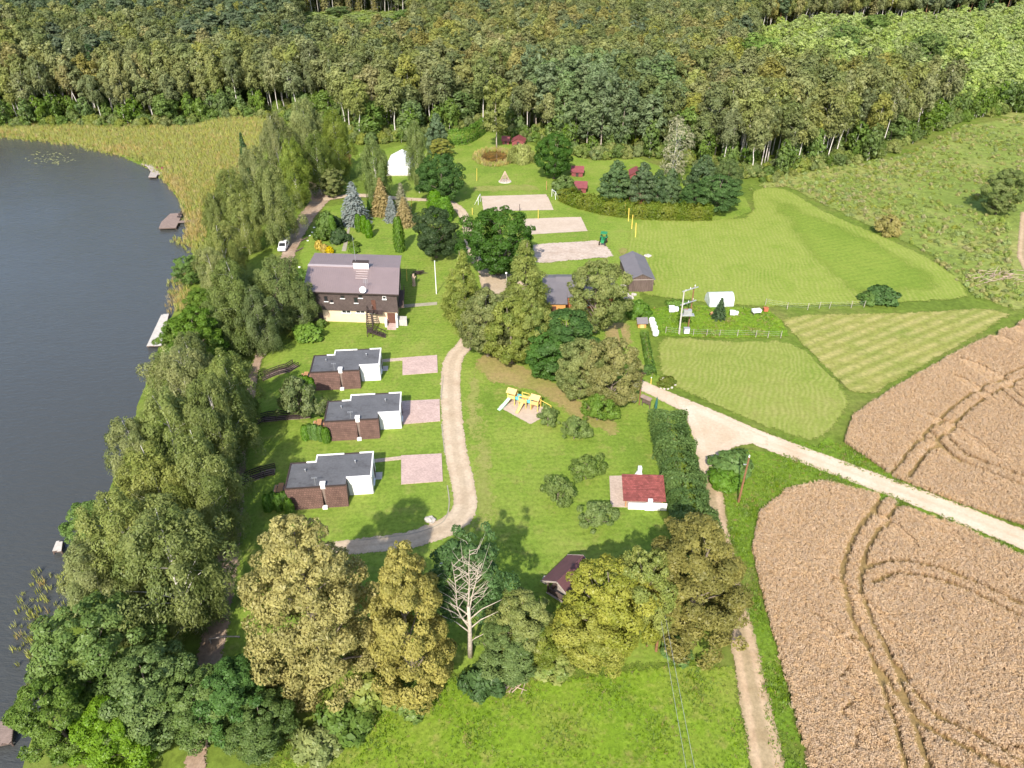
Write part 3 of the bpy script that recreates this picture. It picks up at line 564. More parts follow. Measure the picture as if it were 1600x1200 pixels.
def column(kind, seed, h, w, n, size):
    r = np.random.default_rng(seed); t = r.random(n) ** 0.9; a = r.random(n) * 2 * math.pi
    rad = w / 2 * np.array([prof_col(q) for q in t]) * (1 + 0.1 * np.sin(a * 5 + t * 9)) * r.uniform(0.75, 1.03, n)
    pos = np.c_[rad * np.cos(a), rad * np.sin(a), t * h * 0.97]; nor = unit(np.c_[np.cos(a), np.sin(a), 0.5 + 0 * a] + r.normal(0, 0.35, (n, 3)))
    tan = np.array([0, 0, 1.0]) + r.normal(0, 0.3, (n, 3)); ln = size * r.uniform(0.7, 1.3, n)
    V, F = quads(pos, nor, tan, ln, ln * 0.42)
    reg(kind, MB().tube([(0, 0, -0.1), (0, 0, h * 0.6)], [0.07, 0.03], 5).mesh(kind + '_trunk', BARK['grey'], True), V, F, r.random(n), h, w)
for k in range(2): column('thuja', 221 + k, 4.0, 1.25, 2200, 0.13)

def put_tree(name, kind, leaf, xy, h, w, label, cat='tree', group=None, var=None, rz=None, bark=None):
    v = TREES[kind][(var if var is not None else random.randrange(99)) % len(TREES[kind])]; x, y = xy
    e = thing(name, label, cat, (x, y, zt(x, y)), random.random() * 6.28 if rz is None else rz, group)
    e.scale = (w / v[3], w / v[3], h / v[2])
    t = link('trunk', v[0], e); c = link('crown', v[1], e)
    c.material_slots[0].link = 'OBJECT'; c.material_slots[0].material = LEAF[leaf]
    if bark: t.material_slots[0].link = 'OBJECT'; t.material_slots[0].material = BARK[bark]
    return e
def tip(px, py, h, z0=0.0): return G(px, py, h + z0)

# ------------------------------------------------------------------ scattering (grass, reeds, far forest: stuff)
LIB = bpy.data.collections.new('scatter_library')           # never linked: only a source of shapes
def merged(kind, var, leaf, bark=None):
    t, c, h, w = TREES[kind][var % len(TREES[kind])]
    bm = bmesh.new(); bm.from_mesh(t); nb = len(bm.faces); bm.from_mesh(c)
    bm.faces.ensure_lookup_table()
    for i, f in enumerate(bm.faces): f.material_index = 0 if i < nb else 1
    me = bpy.data.meshes.new(kind + '_' + leaf); bm.to_mesh(me); bm.free()
    me.materials.append(BARK[bark] if bark else t.materials[0]); me.materials.append(LEAF[leaf]); return me
def scatter(name, P, Z, idx, rot, scl, sources, label, cat):
    col = bpy.data.collections.new(name + '_shapes'); 
    for i, me in enumerate(sources):
        o = bpy.data.objects.new('%s_%03d' % (name, i), me); col.objects.link(o)
    me = bpy.data.meshes.new(name); n = len(P); me.vertices.add(n); me.vertices.foreach_set('co', np.c_[P, Z].astype(np.float32).ravel())
    a = me.attributes.new('pick', 'INT', 'POINT'); a.data.foreach_set('value', idx.astype(np.int32))
    a = me.attributes.new('turn', 'FLOAT_VECTOR', 'POINT'); a.data.foreach_set('vector', rot.astype(np.float32).ravel())
    a = me.attributes.new('size', 'FLOAT_VECTOR', 'POINT'); a.data.foreach_set('vector', scl.astype(np.float32).ravel())
    ob = link(name, me); ob['kind'] = 'stuff'; tag(ob, label, cat)
    g = bpy.data.node_groups.new(name, 'GeometryNodeTree'); g.is_modifier = True
    g.interface.new_socket('Geometry', in_out='INPUT', socket_type='NodeSocketGeometry'); g.interface.new_socket('Geometry', in_out='OUTPUT', socket_type='NodeSocketGeometry')
    N = g.nodes; L = g.links; gi = N.new('NodeGroupInput'); go = N.new('NodeGroupOutput')
    ip = N.new('GeometryNodeInstanceOnPoints'); ci = N.new('GeometryNodeCollectionInfo'); ci.inputs[0].default_value = col; ci.inputs[1].default_value = True; ci.inputs[2].default_value = True
    def at(nm, ty):
        q = N.new('GeometryNodeInputNamedAttribute'); q.data_type = ty; q.inputs[0].default_value = nm
        return [s for s in q.outputs if s.enabled and s.name == 'Attribute'][0]
    L.new(gi.outputs[0], ip.inputs['Points']); L.new(ci.outputs[0], ip.inputs['Instance']); ip.inputs['Pick Instance'].default_value = True
    L.new(at('pick', 'INT'), ip.inputs['Instance Index']); L.new(at('turn', 'FLOAT_VECTOR'), ip.inputs['Rotation']); L.new(at('size', 'FLOAT_VECTOR'), ip.inputs['Scale'])
    L.new(ip.outputs[0], go.inputs[0])
    md = ob.modifiers.new('scatter', 'NODES'); md.node_group = g
    return ob
def jitter_grid(poly, step, j=0.48):
    poly = np.asarray(poly); lo, hi = poly.min(0), poly.max(0)
    gx, gy = np.meshgrid(np.arange(lo[0], hi[0], step), np.arange(lo[1], hi[1], step)); g = np.c_[gx.ravel(), gy.ravel()]
    g += rng.uniform(-j, j, g.shape) * step
    return g[inside(g, poly)]
def rz_only(n): return np.c_[np.zeros(n), np.zeros(n), rng.uniform(0, 6.28, n)]
def iso(s): return np.c_[s, s, s]

# ------------------------------------------------------------------ the forest
EDGE = W([(-400, 196), (-150, 193), (0, 191), (100, 189), (200, 191), (300, 189), (390, 184), (440, 182), (500, 196), (560, 224), (620, 222), (690, 206), (745, 196), (800, 212), (860, 228), (930, 247), (1000, 240), (1060, 250), (1130, 272), (1200, 281), (1260, 264), (1340, 250), (1400, 232), (1450, 206), (1500, 186), (1560, 176), (1640, 170), (1900, 160)])
def edge_y(x): return np.interp(x, EDGE[:, 0], EDGE[:, 1])
def band(y0, y1, st):
    hw = 0.78 * y1 + 70
    g = jitter_grid([(-hw, y0), (hw, y0), (hw, y1), (-hw, y1)], st)
    return g[(np.abs(g[:, 0]) < 0.76 * g[:, 1] + 60)]
FP = np.vstack([band(180, 400, 5.8), band(400, 620, 6.4), band(620, 950, 7.6)])
FP = FP[FP[:, 1] > edge_y(FP[:, 0]) + 1]
CLEAR = np.vstack([W([(455, 40), (520, 38), (600, 36), (650, 34)], 20), W([(640, 17), (560, 14), (470, 17)], 3)])
YOUNG = np.vstack([W([(1150, 95), (1230, 92), (1300, 98), (1400, 95), (1480, 104), (1540, 92), (1640, 100), (1900, 100)], 19), W([(1900, 14), (1600, 12), (1450, 22), (1300, 24), (1180, 42)], 6)])
pxs = 800 + FPX * FP[:, 0] / (FP[:, 1] * math.cos(PITCH) + CAM_H * math.sin(PITCH)); beh = FP[:, 1] - edge_y(FP[:, 0])
yg = inside(FP, YOUNG); cl = inside(FP, CLEAR); yg |= cl
u = rng.random(len(FP)); patch = np.sin(FP[:, 0] * 0.021 + 1.3) * np.cos(FP[:, 1] * 0.017) + 0.35 * np.sin(FP[:, 0] * 0.06 + FP[:, 1] * 0.05)
SRC = [('fbirch', 0, 'f_birch'), ('fbirch', 1, 'f_birch'), ('fbirch', 2, 'f_dark'), ('fbirch', 0, 'f_dark'), ('fbirch', 1, 'f_gold'), ('ftall', 0, 'aspen'), ('ftall', 1, 'aspen'), ('fround', 0, 'f_green'), ('fround', 1, 'f_dark'),
       ('fpine', 0, 'f_pine'), ('fpine', 1, 'f_pine'), ('fspruce', 0, 'spruce'), ('fspruce', 1, 'spruce'), ('fyoung', 0, 'young'), ('fyoung', 1, 'young'), ('fbirch', 2, 'f_olive'), ('ftall', 0, 'f_dark'), ('fspruce', 1, 'f_gold')]
idx = np.zeros(len(FP), int)
for i in range(len(FP)):
    if yg[i]: w_ = [(13, .51), (14, .485), (7, .005)]
    elif 835 < pxs[i] < 1060 and beh[i] < 38: w_ = [(5, .4), (6, .4), (16, .1), (0, .1)]
    elif pxs[i] > 1520 and beh[i] < 60: w_ = [(11, .4), (12, .35), (7, .25)]
    elif beh[i] < 22 and pxs[i] > 1150: w_ = [(0, .35), (1, .33), (2, .17), (15, .1), (7, .05)]
    elif beh[i] < 9: w_ = [(0, .24), (1, .22), (2, .14), (3, .1), (7, .18), (8, .08), (15, .04)]
    elif FP[i, 1] > 400 and pxs[i] < 460: w_ = [(9, .4), (10, .3), (11, .12), (0, .1), (15, .08)]
    elif patch[i] > 0.35: w_ = [(4, .2), (17, .12), (15, .25), (2, .2), (0, .15), (9, .08)]
    elif patch[i] < -0.55: w_ = [(9, .25), (10, .2), (11, .12), (2, .2), (3, .15), (16, .08)]
    else: w_ = [(0, .22), (1, .2), (2, .2), (3, .16), (15, .08), (4, .07), (16, .07)]
    c = 0.0
    for k, p in w_:
        c += p
        if u[i] <= c: break
    idx[i] = k
hs = rng.uniform(0.8, 1.12, len(FP)); ws = hs * rng.uniform(1.1, 1.55, len(FP))
ws[yg] *= 1.55; hs[cl] *= 0.4; ws[beh < 14] *= 0.85; hs[yg & ~cl] *= rng.uniform(0.8, 1.6, (yg & ~cl).sum())
hs[beh < 9] *= rng.uniform(0.75, 1.0, (beh < 9).sum())
rot = rz_only(len(FP)); rot[:, :2] = rng.normal(0, 0.035, (len(FP), 2))
infr = (pxs > -25) & (pxs < 1625) & ~yg
order = np.argsort(np.where(infr, beh, 1e9)); single = order[:270]
rest = np.ones(len(FP), bool); rest[single] = False
scatter('forest', FP[rest], ZT(FP[rest]), idx[rest], rot[rest], np.c_[ws, ws, hs][rest], [merged(*s) for s in SRC], 'dense mixed forest of birch and pine filling the background behind its front row', 'forest')
FNAME = {'fbirch': 'birch_tree', 'ftall': 'aspen_tree', 'fround': 'alder_tree', 'fpine': 'pine_tree', 'fspruce': 'spruce_tree', 'fyoung': 'young_tree'}
ZONE = [(400, 'behind the reeds'), (640, 'behind the white tent'), (840, 'behind the pond'), (1080, 'behind the red huts'), (1340, 'behind the mown field'), (9999, 'behind the weedy meadow')]
LOOK = {'f_birch': 'olive birch with white trunk', 'f_dark': 'dark olive tree', 'f_gold': 'brownish turning tree', 'aspen': 'grey-green aspen', 'f_green': 'low green alder', 'f_pine': 'bare stemmed pine', 'spruce': 'dark pointed spruce', 'f_olive': 'yellowish birch'}
cnt = {}
for i in sorted(single, key=lambda q: pxs[q]):
    kind, var, leaf = SRC[idx[i]]; zn = next(s for q, s in ZONE if pxs[i] < q); v = TREES[kind][var]; cnt[leaf, zn] = c = cnt.get((leaf, zn), 0) + 1
    od = '%d%s' % (c, 'th' if 10 < c % 100 < 14 else {1: 'st', 2: 'nd', 3: 'rd'}.get(c % 10, 'th'))
    e = put_tree(FNAME[kind], kind, leaf, FP[i], v[2] * hs[i], v[3] * ws[i], '%s, %s from left in forest front %s' % (LOOK[leaf], od, zn), 'tree', '%s in the forest front %s' % (LOOK[leaf], zn), var)
    e.rotation_euler = tuple(rot[i])
sheet('clearing', CLEAR, 0.05, M['meadow'], 12); sheet('clearing', YOUNG, 0.05, M['meadow'], 12)
# undergrowth along the foot of the forest
ex = np.linspace(-330, 330, 620); up = np.c_[ex, edge_y(ex) + rng.uniform(-2.5, 3, len(ex))]; up = np.vstack([up, np.c_[ex + 0.5, edge_y(ex) + rng.uniform(2, 12, len(ex))]])
up = up[np.abs(up[:, 0]) < 0.8 * up[:, 1] + 40]; n = len(up); s_ = rng.uniform(0.6, 1.7, n)
scatter('undergrowth', up, ZT(up), rng.integers(0, 5, n), rz_only(n), iso(s_), [merged('bush', 0, 'alder'), merged('bush', 1, 'birch_dark'), merged('bush', 0, 'weed'), merged('fyoung', 0, 'alder'), merged('bush', 1, 'linden')], 'low bushes and saplings along the foot of the forest', 'undergrowth')

# ------------------------------------------------------------------ named trees: (tip pixel, height, width, kind, leaf, label)
def T(name, kind, leaf, px, py, h, w, label, z0=0.0, cat='tree', group=None, var=None, bark=None):
    return put_tree(name, kind, leaf, tip(px, py, h, z0), h, w, label, cat, group, var, bark=bark)
T('lime_tree', 'lime', 'yellow', 450, 803, 24, 12.8, 'largest khaki yellow tree in the foreground, left of the other yellow one', var=0)
T('lime_tree', 'lime', 'yellow', 622, 848, 21, 9.4, 'narrower khaki yellow tree between the largest yellow tree and the bare pale trunk', var=1)
put_tree('ash_tree', 'snag', 'oak', G(735, 1026), 16.6, 9.0, 'half bare tree showing a whole pale trunk and white limbs', rz=0.0)
T('linden_tree', 'broad', 'lemon', 958, 884, 12, 9.6, 'lemon green round tree right in front of the brown gazebo', var=0)
T('linden_tree', 'broad', 'linden', 1015, 862, 13.5, 7.5, 'dull green tree between the lemon green tree and the ochre tree', var=1)
T('maple_tree', 'lime', 'ochre', 1105, 810, 17, 12.5, 'broad ochre brown tree beside the wheat field corner', var=1)
T('linden_tree', 'broad', 'lemon', 925, 955, 7.5, 8.5, 'low yellowish tree below the lemon green tree', var=2)
T('alder_tree', 'alder', 'linden', 815, 935, 8.5, 6.5, 'olive small tree left of the lemon green tree')
T('alder_tree', 'alder', 'alder', 798, 985, 6.0, 7, 'dark green bushy tree just right of the bare pale trunk')
T('alder_tree', 'alder', 'linden', 830, 985, 5.0, 6, 'olive bush between the lemon green tree and the brushwood pile')
LAKE = [
 ('alder_tree', 'alder', 'alder', 110, 955, 14, 9.5, 'green alder standing above the reeds at the lower left shore'),
 ('alder_tree', 'alder', 'alder', 215, 1040, 11, 8.5, 'green alder at the lower left between the shore and the brown path'),
 ('alder_tree', 'alder', 'alder', 62, 1075, 10.5, 7, 'green alder right beside the lowest left jetty'),
 ('alder_tree', 'alder', 'bright', 160, 1110, 9, 7, 'green alder at the bottom edge below the other shore alders'),
 ('alder_tree', 'alder', 'alder', 290, 1075, 8.5, 7, 'small alder next to the brown path at the bottom left'),
 ('alder_tree', 'alder', 'oak', 355, 1065, 8.5, 7, 'dark green tree at the left foot of the largest yellow tree'),
 ('alder_tree', 'alder', 'alder', 405, 1120, 6, 6, 'dark green bushy tree under the largest yellow tree'),
 ('birch_tree', 'birch', 'birch', 235, 800, 19, 12, 'broad olive birch leaning over the brown path, lowest birch on the shore'),
 ('birch_tree', 'birch', 'birch_pale', 165, 770, 17, 10, 'pale olive birch over the small shore platform'),
 ('birch_tree', 'birch', 'birch', 298, 682, 18, 9.5, 'tall olive birch opposite the lowest white cabin'),
 ('birch_tree', 'birch', 'birch_pale', 225, 700, 17, 10, 'pale birch at the waterside opposite the lowest white cabin'),
 ('alder_tree', 'alder', 'bright', 128, 790, 8, 6, 'fresh green alder hanging over the water left of the pale birches'),
 ('birch_tree', 'birch', 'birch', 245, 612, 17, 10.5, 'olive birch at the waterside opposite the middle cabin'),
 ('birch_tree', 'birch', 'birch', 318, 590, 17, 10, 'olive birch beside the path opposite the middle cabin'),
 ('birch_tree', 'birch', 'birch_pale', 190, 655, 15, 9, 'pale birch with its crown over the water opposite the middle cabin'),
 ('birch_tree', 'birch', 'birch_pale', 268, 540, 15.5, 10, 'pale birch just below the shore promenade'),
 ('birch_tree', 'birch', 'birch', 345, 555, 15.5, 9.5, 'weeping birch beside the path opposite the upper cabin'),
 ('alder_tree', 'alder', 'bright', 300, 482, 12.5, 9, 'fresh bright green alder beside the shore promenade'),
 ('birch_tree', 'birch', 'birch_dark', 352, 405, 18, 11.5, 'large weeping birch with pale bare limbs left of the main house'),
 ('birch_tree', 'birch', 'birch_dark', 428, 412, 14.5, 10.5, 'dark weeping birch right at the corner of the main house'),
 ('birch_tree', 'birch', 'birch_dark', 392, 452, 14, 8, 'dark birch between the two weeping birches left of the main house'),
 ('birch_tree', 'birch', 'birch_pale', 340, 345, 14.5, 8.5, 'pale yellowish birch between the dark deck and the weeping birches'),
 ('birch_tree', 'birch', 'birch_pale', 370, 300, 15, 9, 'pale birch behind the dark square deck'),
 ('birch_tree', 'birch', 'birch', 418, 268, 19, 10, 'large olive birch above the parked white van'),
 ('birch_tree', 'birch', 'birch', 352, 262, 16, 9, 'olive birch over the reeds behind the white deck walkway'),
 ('birch_tree', 'birch', 'birch_pale', 390, 228, 18, 9.5, 'pale birch at the edge of the reed bed'),
 ('birch_tree', 'birch', 'birch', 452, 225, 18, 9.5, 'olive birch at the bend of the earth path'),
 ('birch_tree', 'birch', 'birch_pale', 425, 182, 20, 11, 'pale birch at the upper end of the lakeside row'),
 ('birch_tree', 'birch', 'birch_pale', 472, 160, 21, 12, 'tallest pale birch of the lakeside row, next to the forest'),
 ('birch_tree', 'birch', 'birch', 520, 178, 20, 10, 'olive birch beside the small orange shed'),
 ('birch_tree', 'birch', 'birch_dark', 490, 215, 17, 9, 'dark birch between the earth path and the small orange shed'),
 ('alder_tree', 'alder', 'alder', 306, 452, 7.5, 6, 'low green alder between the small shore platform and the promenade'),
 ('birch_tree', 'birch', 'birch_pale', 322, 385, 12, 7.5, 'pale low birch right above the small shore platform'),
 ('birch_tree', 'birch', 'birch_dark', 330, 470, 12, 7.5, 'dark birch behind the bright alder at the promenade'),
 ('birch_tree', 'birch', 'birch_dark', 465, 452, 10, 7, 'dark low birch touching the brown wall of the main house'),
 ('alder_tree', 'alder', 'alder', 272, 498, 9.5, 7, 'green alder leaning over the middle of the shore promenade'),
 ('birch_tree', 'birch', 'birch', 285, 520, 13, 8, 'olive birch behind the alder on the promenade'),
 ('alder_tree', 'alder', 'bright', 288, 400, 6.5, 5.5, 'low fresh alder at the shore right below the brown deck'),
 ('birch_tree', 'birch', 'birch_pale', 120, 850, 13, 8, 'pale birch leaning over the water above the lower left reeds'),
 ('birch_tree', 'birch', 'birch', 330, 300, 12, 7, 'olive low birch at the landward end of the reeds'),
 ('spruce_tree', 'spruce', 'spruce', 375, 207, 13, 5.5, 'pointed dark spruce standing out at the edge of the reed bed')]
for n_, k_, l_, px, py, h, w, lb in LAKE: T(n_, k_, l_, px, py, h, w, lb, -1.5)
MID = [
 ('birch_tree', 'birch', 'birch_dark', 580, 213, 18.5, 8.5, 'tall grey-green birch left of the white tent'),
 ('birch_tree', 'birch', 'birch_dark', 647, 185, 20, 7, 'slim tall birch right of the white tent'),
 ('pine_tree', 'bushpine', 'pine', 680, 174, 13, 8, 'blue-green pine between the white tent and the clipped thuja hedge'),
 ('rowan_tree', 'alder', 'lemon', 688, 216, 6, 6, 'low yellowish tree above the big dark oak'),
 ('oak_tree', 'broad', 'oak', 686, 238, 13.5, 11.8, 'dark green oak right in front of the white tent'),
 ('blue_spruce', 'spruce', 'blue', 548, 284, 10.5, 8.6, 'silver blue spruce in the garden behind the main house'),
 ('spruce_tree', 'spruce', 'brown_spruce', 592, 278, 9.5, 6.6, 'brown tipped spruce right of the silver blue spruce'),
 ('spruce_tree', 'thin_spruce', 'greyleaf', 625, 285, 9, 5.6, 'greyish brown spruce behind the lower brown tipped one'),
 ('spruce_tree', 'spruce', 'brown_spruce', 629, 308, 7.2, 6.0, 'lower brown tipped spruce near the climber clad column'),
 ('blue_spruce', 'thin_spruce', 'blue', 609, 306, 6.5, 4.4, 'small silver blue spruce between two brown spruces'),
 ('maple_tree', 'broad', 'dark', 677, 322, 12.2, 10.8, 'very dark globe shaped maple right of the climber clad column'),
 ('oak_tree', 'broad', 'oak', 778, 322, 15.5, 15, 'big dark green oak below the sand courts'),
 ('larch_tree', 'larch', 'larch', 820, 372, 18.5, 11.5, 'light green pointed larch left of the brick house'),
 ('larch_tree', 'larch', 'linden', 722, 388, 16, 8.4, 'olive larch beside the driveway, left of the linden clump'),
 ('larch_tree', 'larch', 'larch', 706, 418, 10, 5.5, 'small light larch touching the left side of the olive larch'),
 ('linden_tree', 'broad', 'linden', 760, 450, 13.5, 9.5, 'olive linden at the driveway end of the clump'),
 ('linden_tree', 'broad', 'linden', 800, 464, 13, 9.5, 'olive linden in the middle of the clump below the larch'),
 ('linden_tree', 'broad', 'linden', 830, 468, 12.5, 8, 'olive brown linden touching the orange wing of the brick house'),
 ('chestnut_tree', 'alder', 'oak', 890, 490, 11.5, 11, 'dark green chestnut in front of the brick house'),
 ('chestnut_tree', 'alder', 'oak', 862, 520, 9, 7.5, 'lower dark green tree left under the chestnut'),
 ('linden_tree', 'broad', 'linden', 938, 404, 15, 10.8, 'round olive linden between the brick house and the barn'),
 ('linden_tree', 'broad', 'linden', 912, 528, 11.5, 8.5, 'olive linden between the chestnut and the road end'),
 ('linden_tree', 'broad', 'limegold', 962, 526, 13, 9.0, 'yellowish linden next to the brown utility pole at the road end'),
 ('plum_tree', 'apple', 'bright', 936, 616, 5, 5.6, 'bright green low tree under the yellowish linden'),
 ('rowan_tree', 'alder', 'linden', 516, 262, 8, 6.5, 'small olive tree beside the earth path junction'),
 ('climber_column', 'thuja', 'hedge', 620, 338, 8.5, 2.6, 'slim column of climbing leaves behind the main house roof corner'),
 ('maple_tree', 'broad', 'oak', 868, 205, 13.5, 10.5, 'round dark green maple left of the red huts'),
 ('hazel_bush', 'bush', 'alder', 882, 272, 5.5, 7.5, 'green hazel bush below the round maple'),
 ('pine_tree', 'bushpine', 'pine', 966, 247, 11, 9.5, 'bushy dark pine at the left of the pine group by the hedge'),
 ('pine_tree', 'bushpine', 'pine', 1008, 250, 11, 8.5, 'bushy dark pine in the middle of the pine group by the hedge'),
 ('pine_tree', 'bushpine', 'spruce', 1032, 262, 9, 6, 'narrow dark pine right of the middle one in the group by the hedge'),
 ('pine_tree', 'bushpine', 'pine', 1052, 260, 9.5, 6, 'greyish pine under the half dead birch'),
 ('birch_tree', 'thin', 'greyleaf', 1062, 178, 19, 10.5, 'half dead grey birch with bare twigs above the pine group'),
 ('pine_tree', 'bushpine', 'pine', 1105, 238, 12, 9.5, 'blue-green pine behind the big bush at the field corner'),
 ('maple_tree', 'broad', 'alder', 1142, 245, 11, 7.5, 'fresh green tree behind the big bush at the field corner'),
 ('lilac_bush', 'broad', 'oak', 1128, 272, 9.5, 12.5, 'big dark green bush at the corner of the mown field'),
 ('lilac_bush', 'broad', 'oak', 1090, 285, 7, 8, 'dark bush joining the clipped hedge and the big corner bush'),
 ('weeping_willow', 'willow', 'willow', 815, 222, 6.2, 8.2, 'pale weeping willow beside the small pond'),
 ('birch_tree', 'ftall', 'birch_pale', 775, 115, 23, 9.5, 'pale tall tree with bare stem directly behind the pond'),
 ('walnut_tree', 'apple', 'birch_dark', 458, 588, 8, 7.4, 'dull green tree between the upper and middle white cabins'),
 ('apple_tree', 'apple', 'apple', 857, 637, 3.6, 3.6, 'small apple tree at the corner of the play sand'),
 ('apple_tree', 'apple', 'apple', 899, 650, 4.3, 4.4, 'apple tree right of the play sand corner tree'),
 ('apple_tree', 'apple', 'apple', 918, 713, 4.2, 4.9, 'apple tree with open crown left of the white grill'),
 ('apple_tree', 'apple', 'apple', 873, 745, 4.9, 4.4, 'dense dark apple tree, leftmost on the lower lawn'),
 ('apple_tree', 'apple', 'apple', 932, 786, 4.2, 5.0, 'dense dark apple tree nearest to the brown gazebo'),
 ('willow_bush', 'alder', 'birch_dark', 1584, 262, 12, 9, 'dark tree at the right edge above the far track'),
 ('hawthorn_bush', 'bush', 'autumn', 1395, 333, 5, 7.0, 'reddish brown bush at the edge of the mown field'),
 ('willow_bush', 'bush', 'oak', 1385, 446, 3.6, 6.5, 'dark bush between the mown field and the hay rows'),
 ('willow_bush', 'bush', 'hedge', 1362, 455, 2.4, 4.5, 'lower dark bush at the left of the hay row bush'),
 ('lilac_bush', 'bush', 'hedge', 1000, 466, 4, 5, 'dark bush behind the small orange well house'),
 ('lilac_bush', 'bush', 'hedge', 1148, 708, 3.2, 6.8, 'dark thicket at the foot of the pole on the road bend'),
 ('lilac_bush', 'bush', 'hedge', 1138, 735, 2.6, 5.2, 'lower thicket on the track side of the pole at the road bend'),
 ('spruce_tree', 'thin_spruce', 'spruce', 1129, 464, 4.6, 3.2, 'small dark spruce in front of the plastic greenhouse'),
 ('lilac_bush', 'bush', 'bright', 478, 506, 3.2, 6, 'bright green bush at the lower left corner of the main house'),
 ('lilac_bush', 'bush', 'bright', 500, 497, 2.0, 2.4, 'small bright bush beside the cream wall of the main house'),
 ('lilac_bush', 'bush', 'bright', 508, 328, 6, 5, 'green shrub between the white van and the silver blue spruce'),
 ('lilac_bush', 'bush', 'alder', 503, 350, 4, 4.6, 'green shrub just above the golden bushes'),
 ('yew_bush', 'bush', 'dark', 528, 356, 3.6, 5.0, 'dark yew shrub behind the golden bushes'),
 ('yew_bush', 'bush', 'dark', 522, 335, 4, 4, 'dark yew shrub under the silver blue spruce'),
 ('golden_bush', 'bush', 'goldbush', 497, 374, 2.6, 2.4, 'golden yellow bush, leftmost of the three'),
 ('golden_bush', 'bush', 'goldbush', 506, 380, 2.4, 2.4, 'golden yellow bush, middle of the three'),
 ('golden_bush', 'bush', 'goldbush', 514, 384, 2.0, 2.2, 'golden yellow bush nearest the roof corner'),
 ('lilac_bush', 'bush', 'alder', 552, 376, 1.8, 3.2, 'low green bush in the lawn behind the main house roof'),
 ('lilac_bush', 'bush', 'bright', 553, 386, 1.3, 3.0, 'green bush tight behind the main house roof edge'),
 ('lilac_bush', 'bush', 'hedge', 470, 420, 3.0, 4.5, 'green bush at the left gable of the main house'),
 ('lilac_bush', 'bush', 'hedge', 1012, 570, 1.6, 3.0, 'dark round bush at the yellow gas post'),
 ('juniper_bush', 'bush', 'hedge_y', 1042, 588, 1.6, 3.4, 'round bush with pale rocks where the gravel road begins'),
 ('lilac_bush', 'bush', 'weed', 575, 1058, 4.5, 6.5, 'green shrub between the two khaki yellow trees'),
 ('lilac_bush', 'bush', 'alder', 535, 1105, 3.6, 6, 'green shrub at the lower right foot of the largest yellow tree'),
 ('lilac_bush', 'bush', 'alder', 640, 1080, 2.5, 4.5, 'green shrub at the foot of the narrower yellow tree'),
 ('lilac_bush', 'bush', 'oak', 757, 1045, 3.4, 5.0, 'dark shrub just left of the brushwood pile'),
 ('lilac_bush', 'bush', 'weed', 862, 1020, 2.6, 5, 'pale green shrub right of the brushwood pile'),
 ('lilac_bush', 'bush', 'linden', 490, 1150, 2.6, 5, 'olive shrub at the bottom below the largest yellow tree'),
 ('lilac_bush', 'bush', 'hedge', 1060, 1000, 2.4, 4, 'dark shrub at the foot of the double utility pole')]
for n_, k_, l_, px, py, h, w, lb in MID: T(n_, k_, l_, px, py, h, w, lb, 0.0, 'bush' if 'bush' in n_ or 'column' in n_ else 'tree')
TH = [([(558, 334), (567, 336), (574, 343)], 4.6, 1.8, 'thuja column on the lawn below the silver blue spruce', ['leftmost', 'middle', 'right']),
      ([(577, 311)], 3.6, 1.6, 'lone dark thuja column left of the brown tipped spruce', None), ([(517, 335)], 5.5, 1.6, 'lone yellowish thuja column among the shrubs by the earth path', None),
      ([(678, 297), (694, 306)], 6.5, 4.0, 'broad thuja cone below the oak in front of the tent', ['left', 'right']),
      ([(470, 586), (477, 587), (484, 590)], 2.6, 1.3, 'thuja in the row beside the upper cabin', ['first', 'second', 'third']),
      ([(474, 664), (482, 662), (490, 663), (499, 665), (507, 668)], 2.8, 1.3, 'thuja in the row beside the middle cabin', ['first', 'second', 'third', 'fourth', 'fifth']),
      ([(414, 773), (424, 769), (432, 772), (441, 768), (448, 779)], 2.9, 1.3, 'thuja in the row beside the lowest cabin', ['first', 'second', 'third', 'fourth', 'fifth'])]
for pts, h, w, lb, od in TH:
    for j, (a, b) in enumerate(pts):
        T('thuja', 'thuja', 'thuja', a, b, h, w, lb if od is None else '%s %s, counted from the left' % (od[j], lb), 0.0, 'tree', lb + 's' if len(pts) > 1 else None)
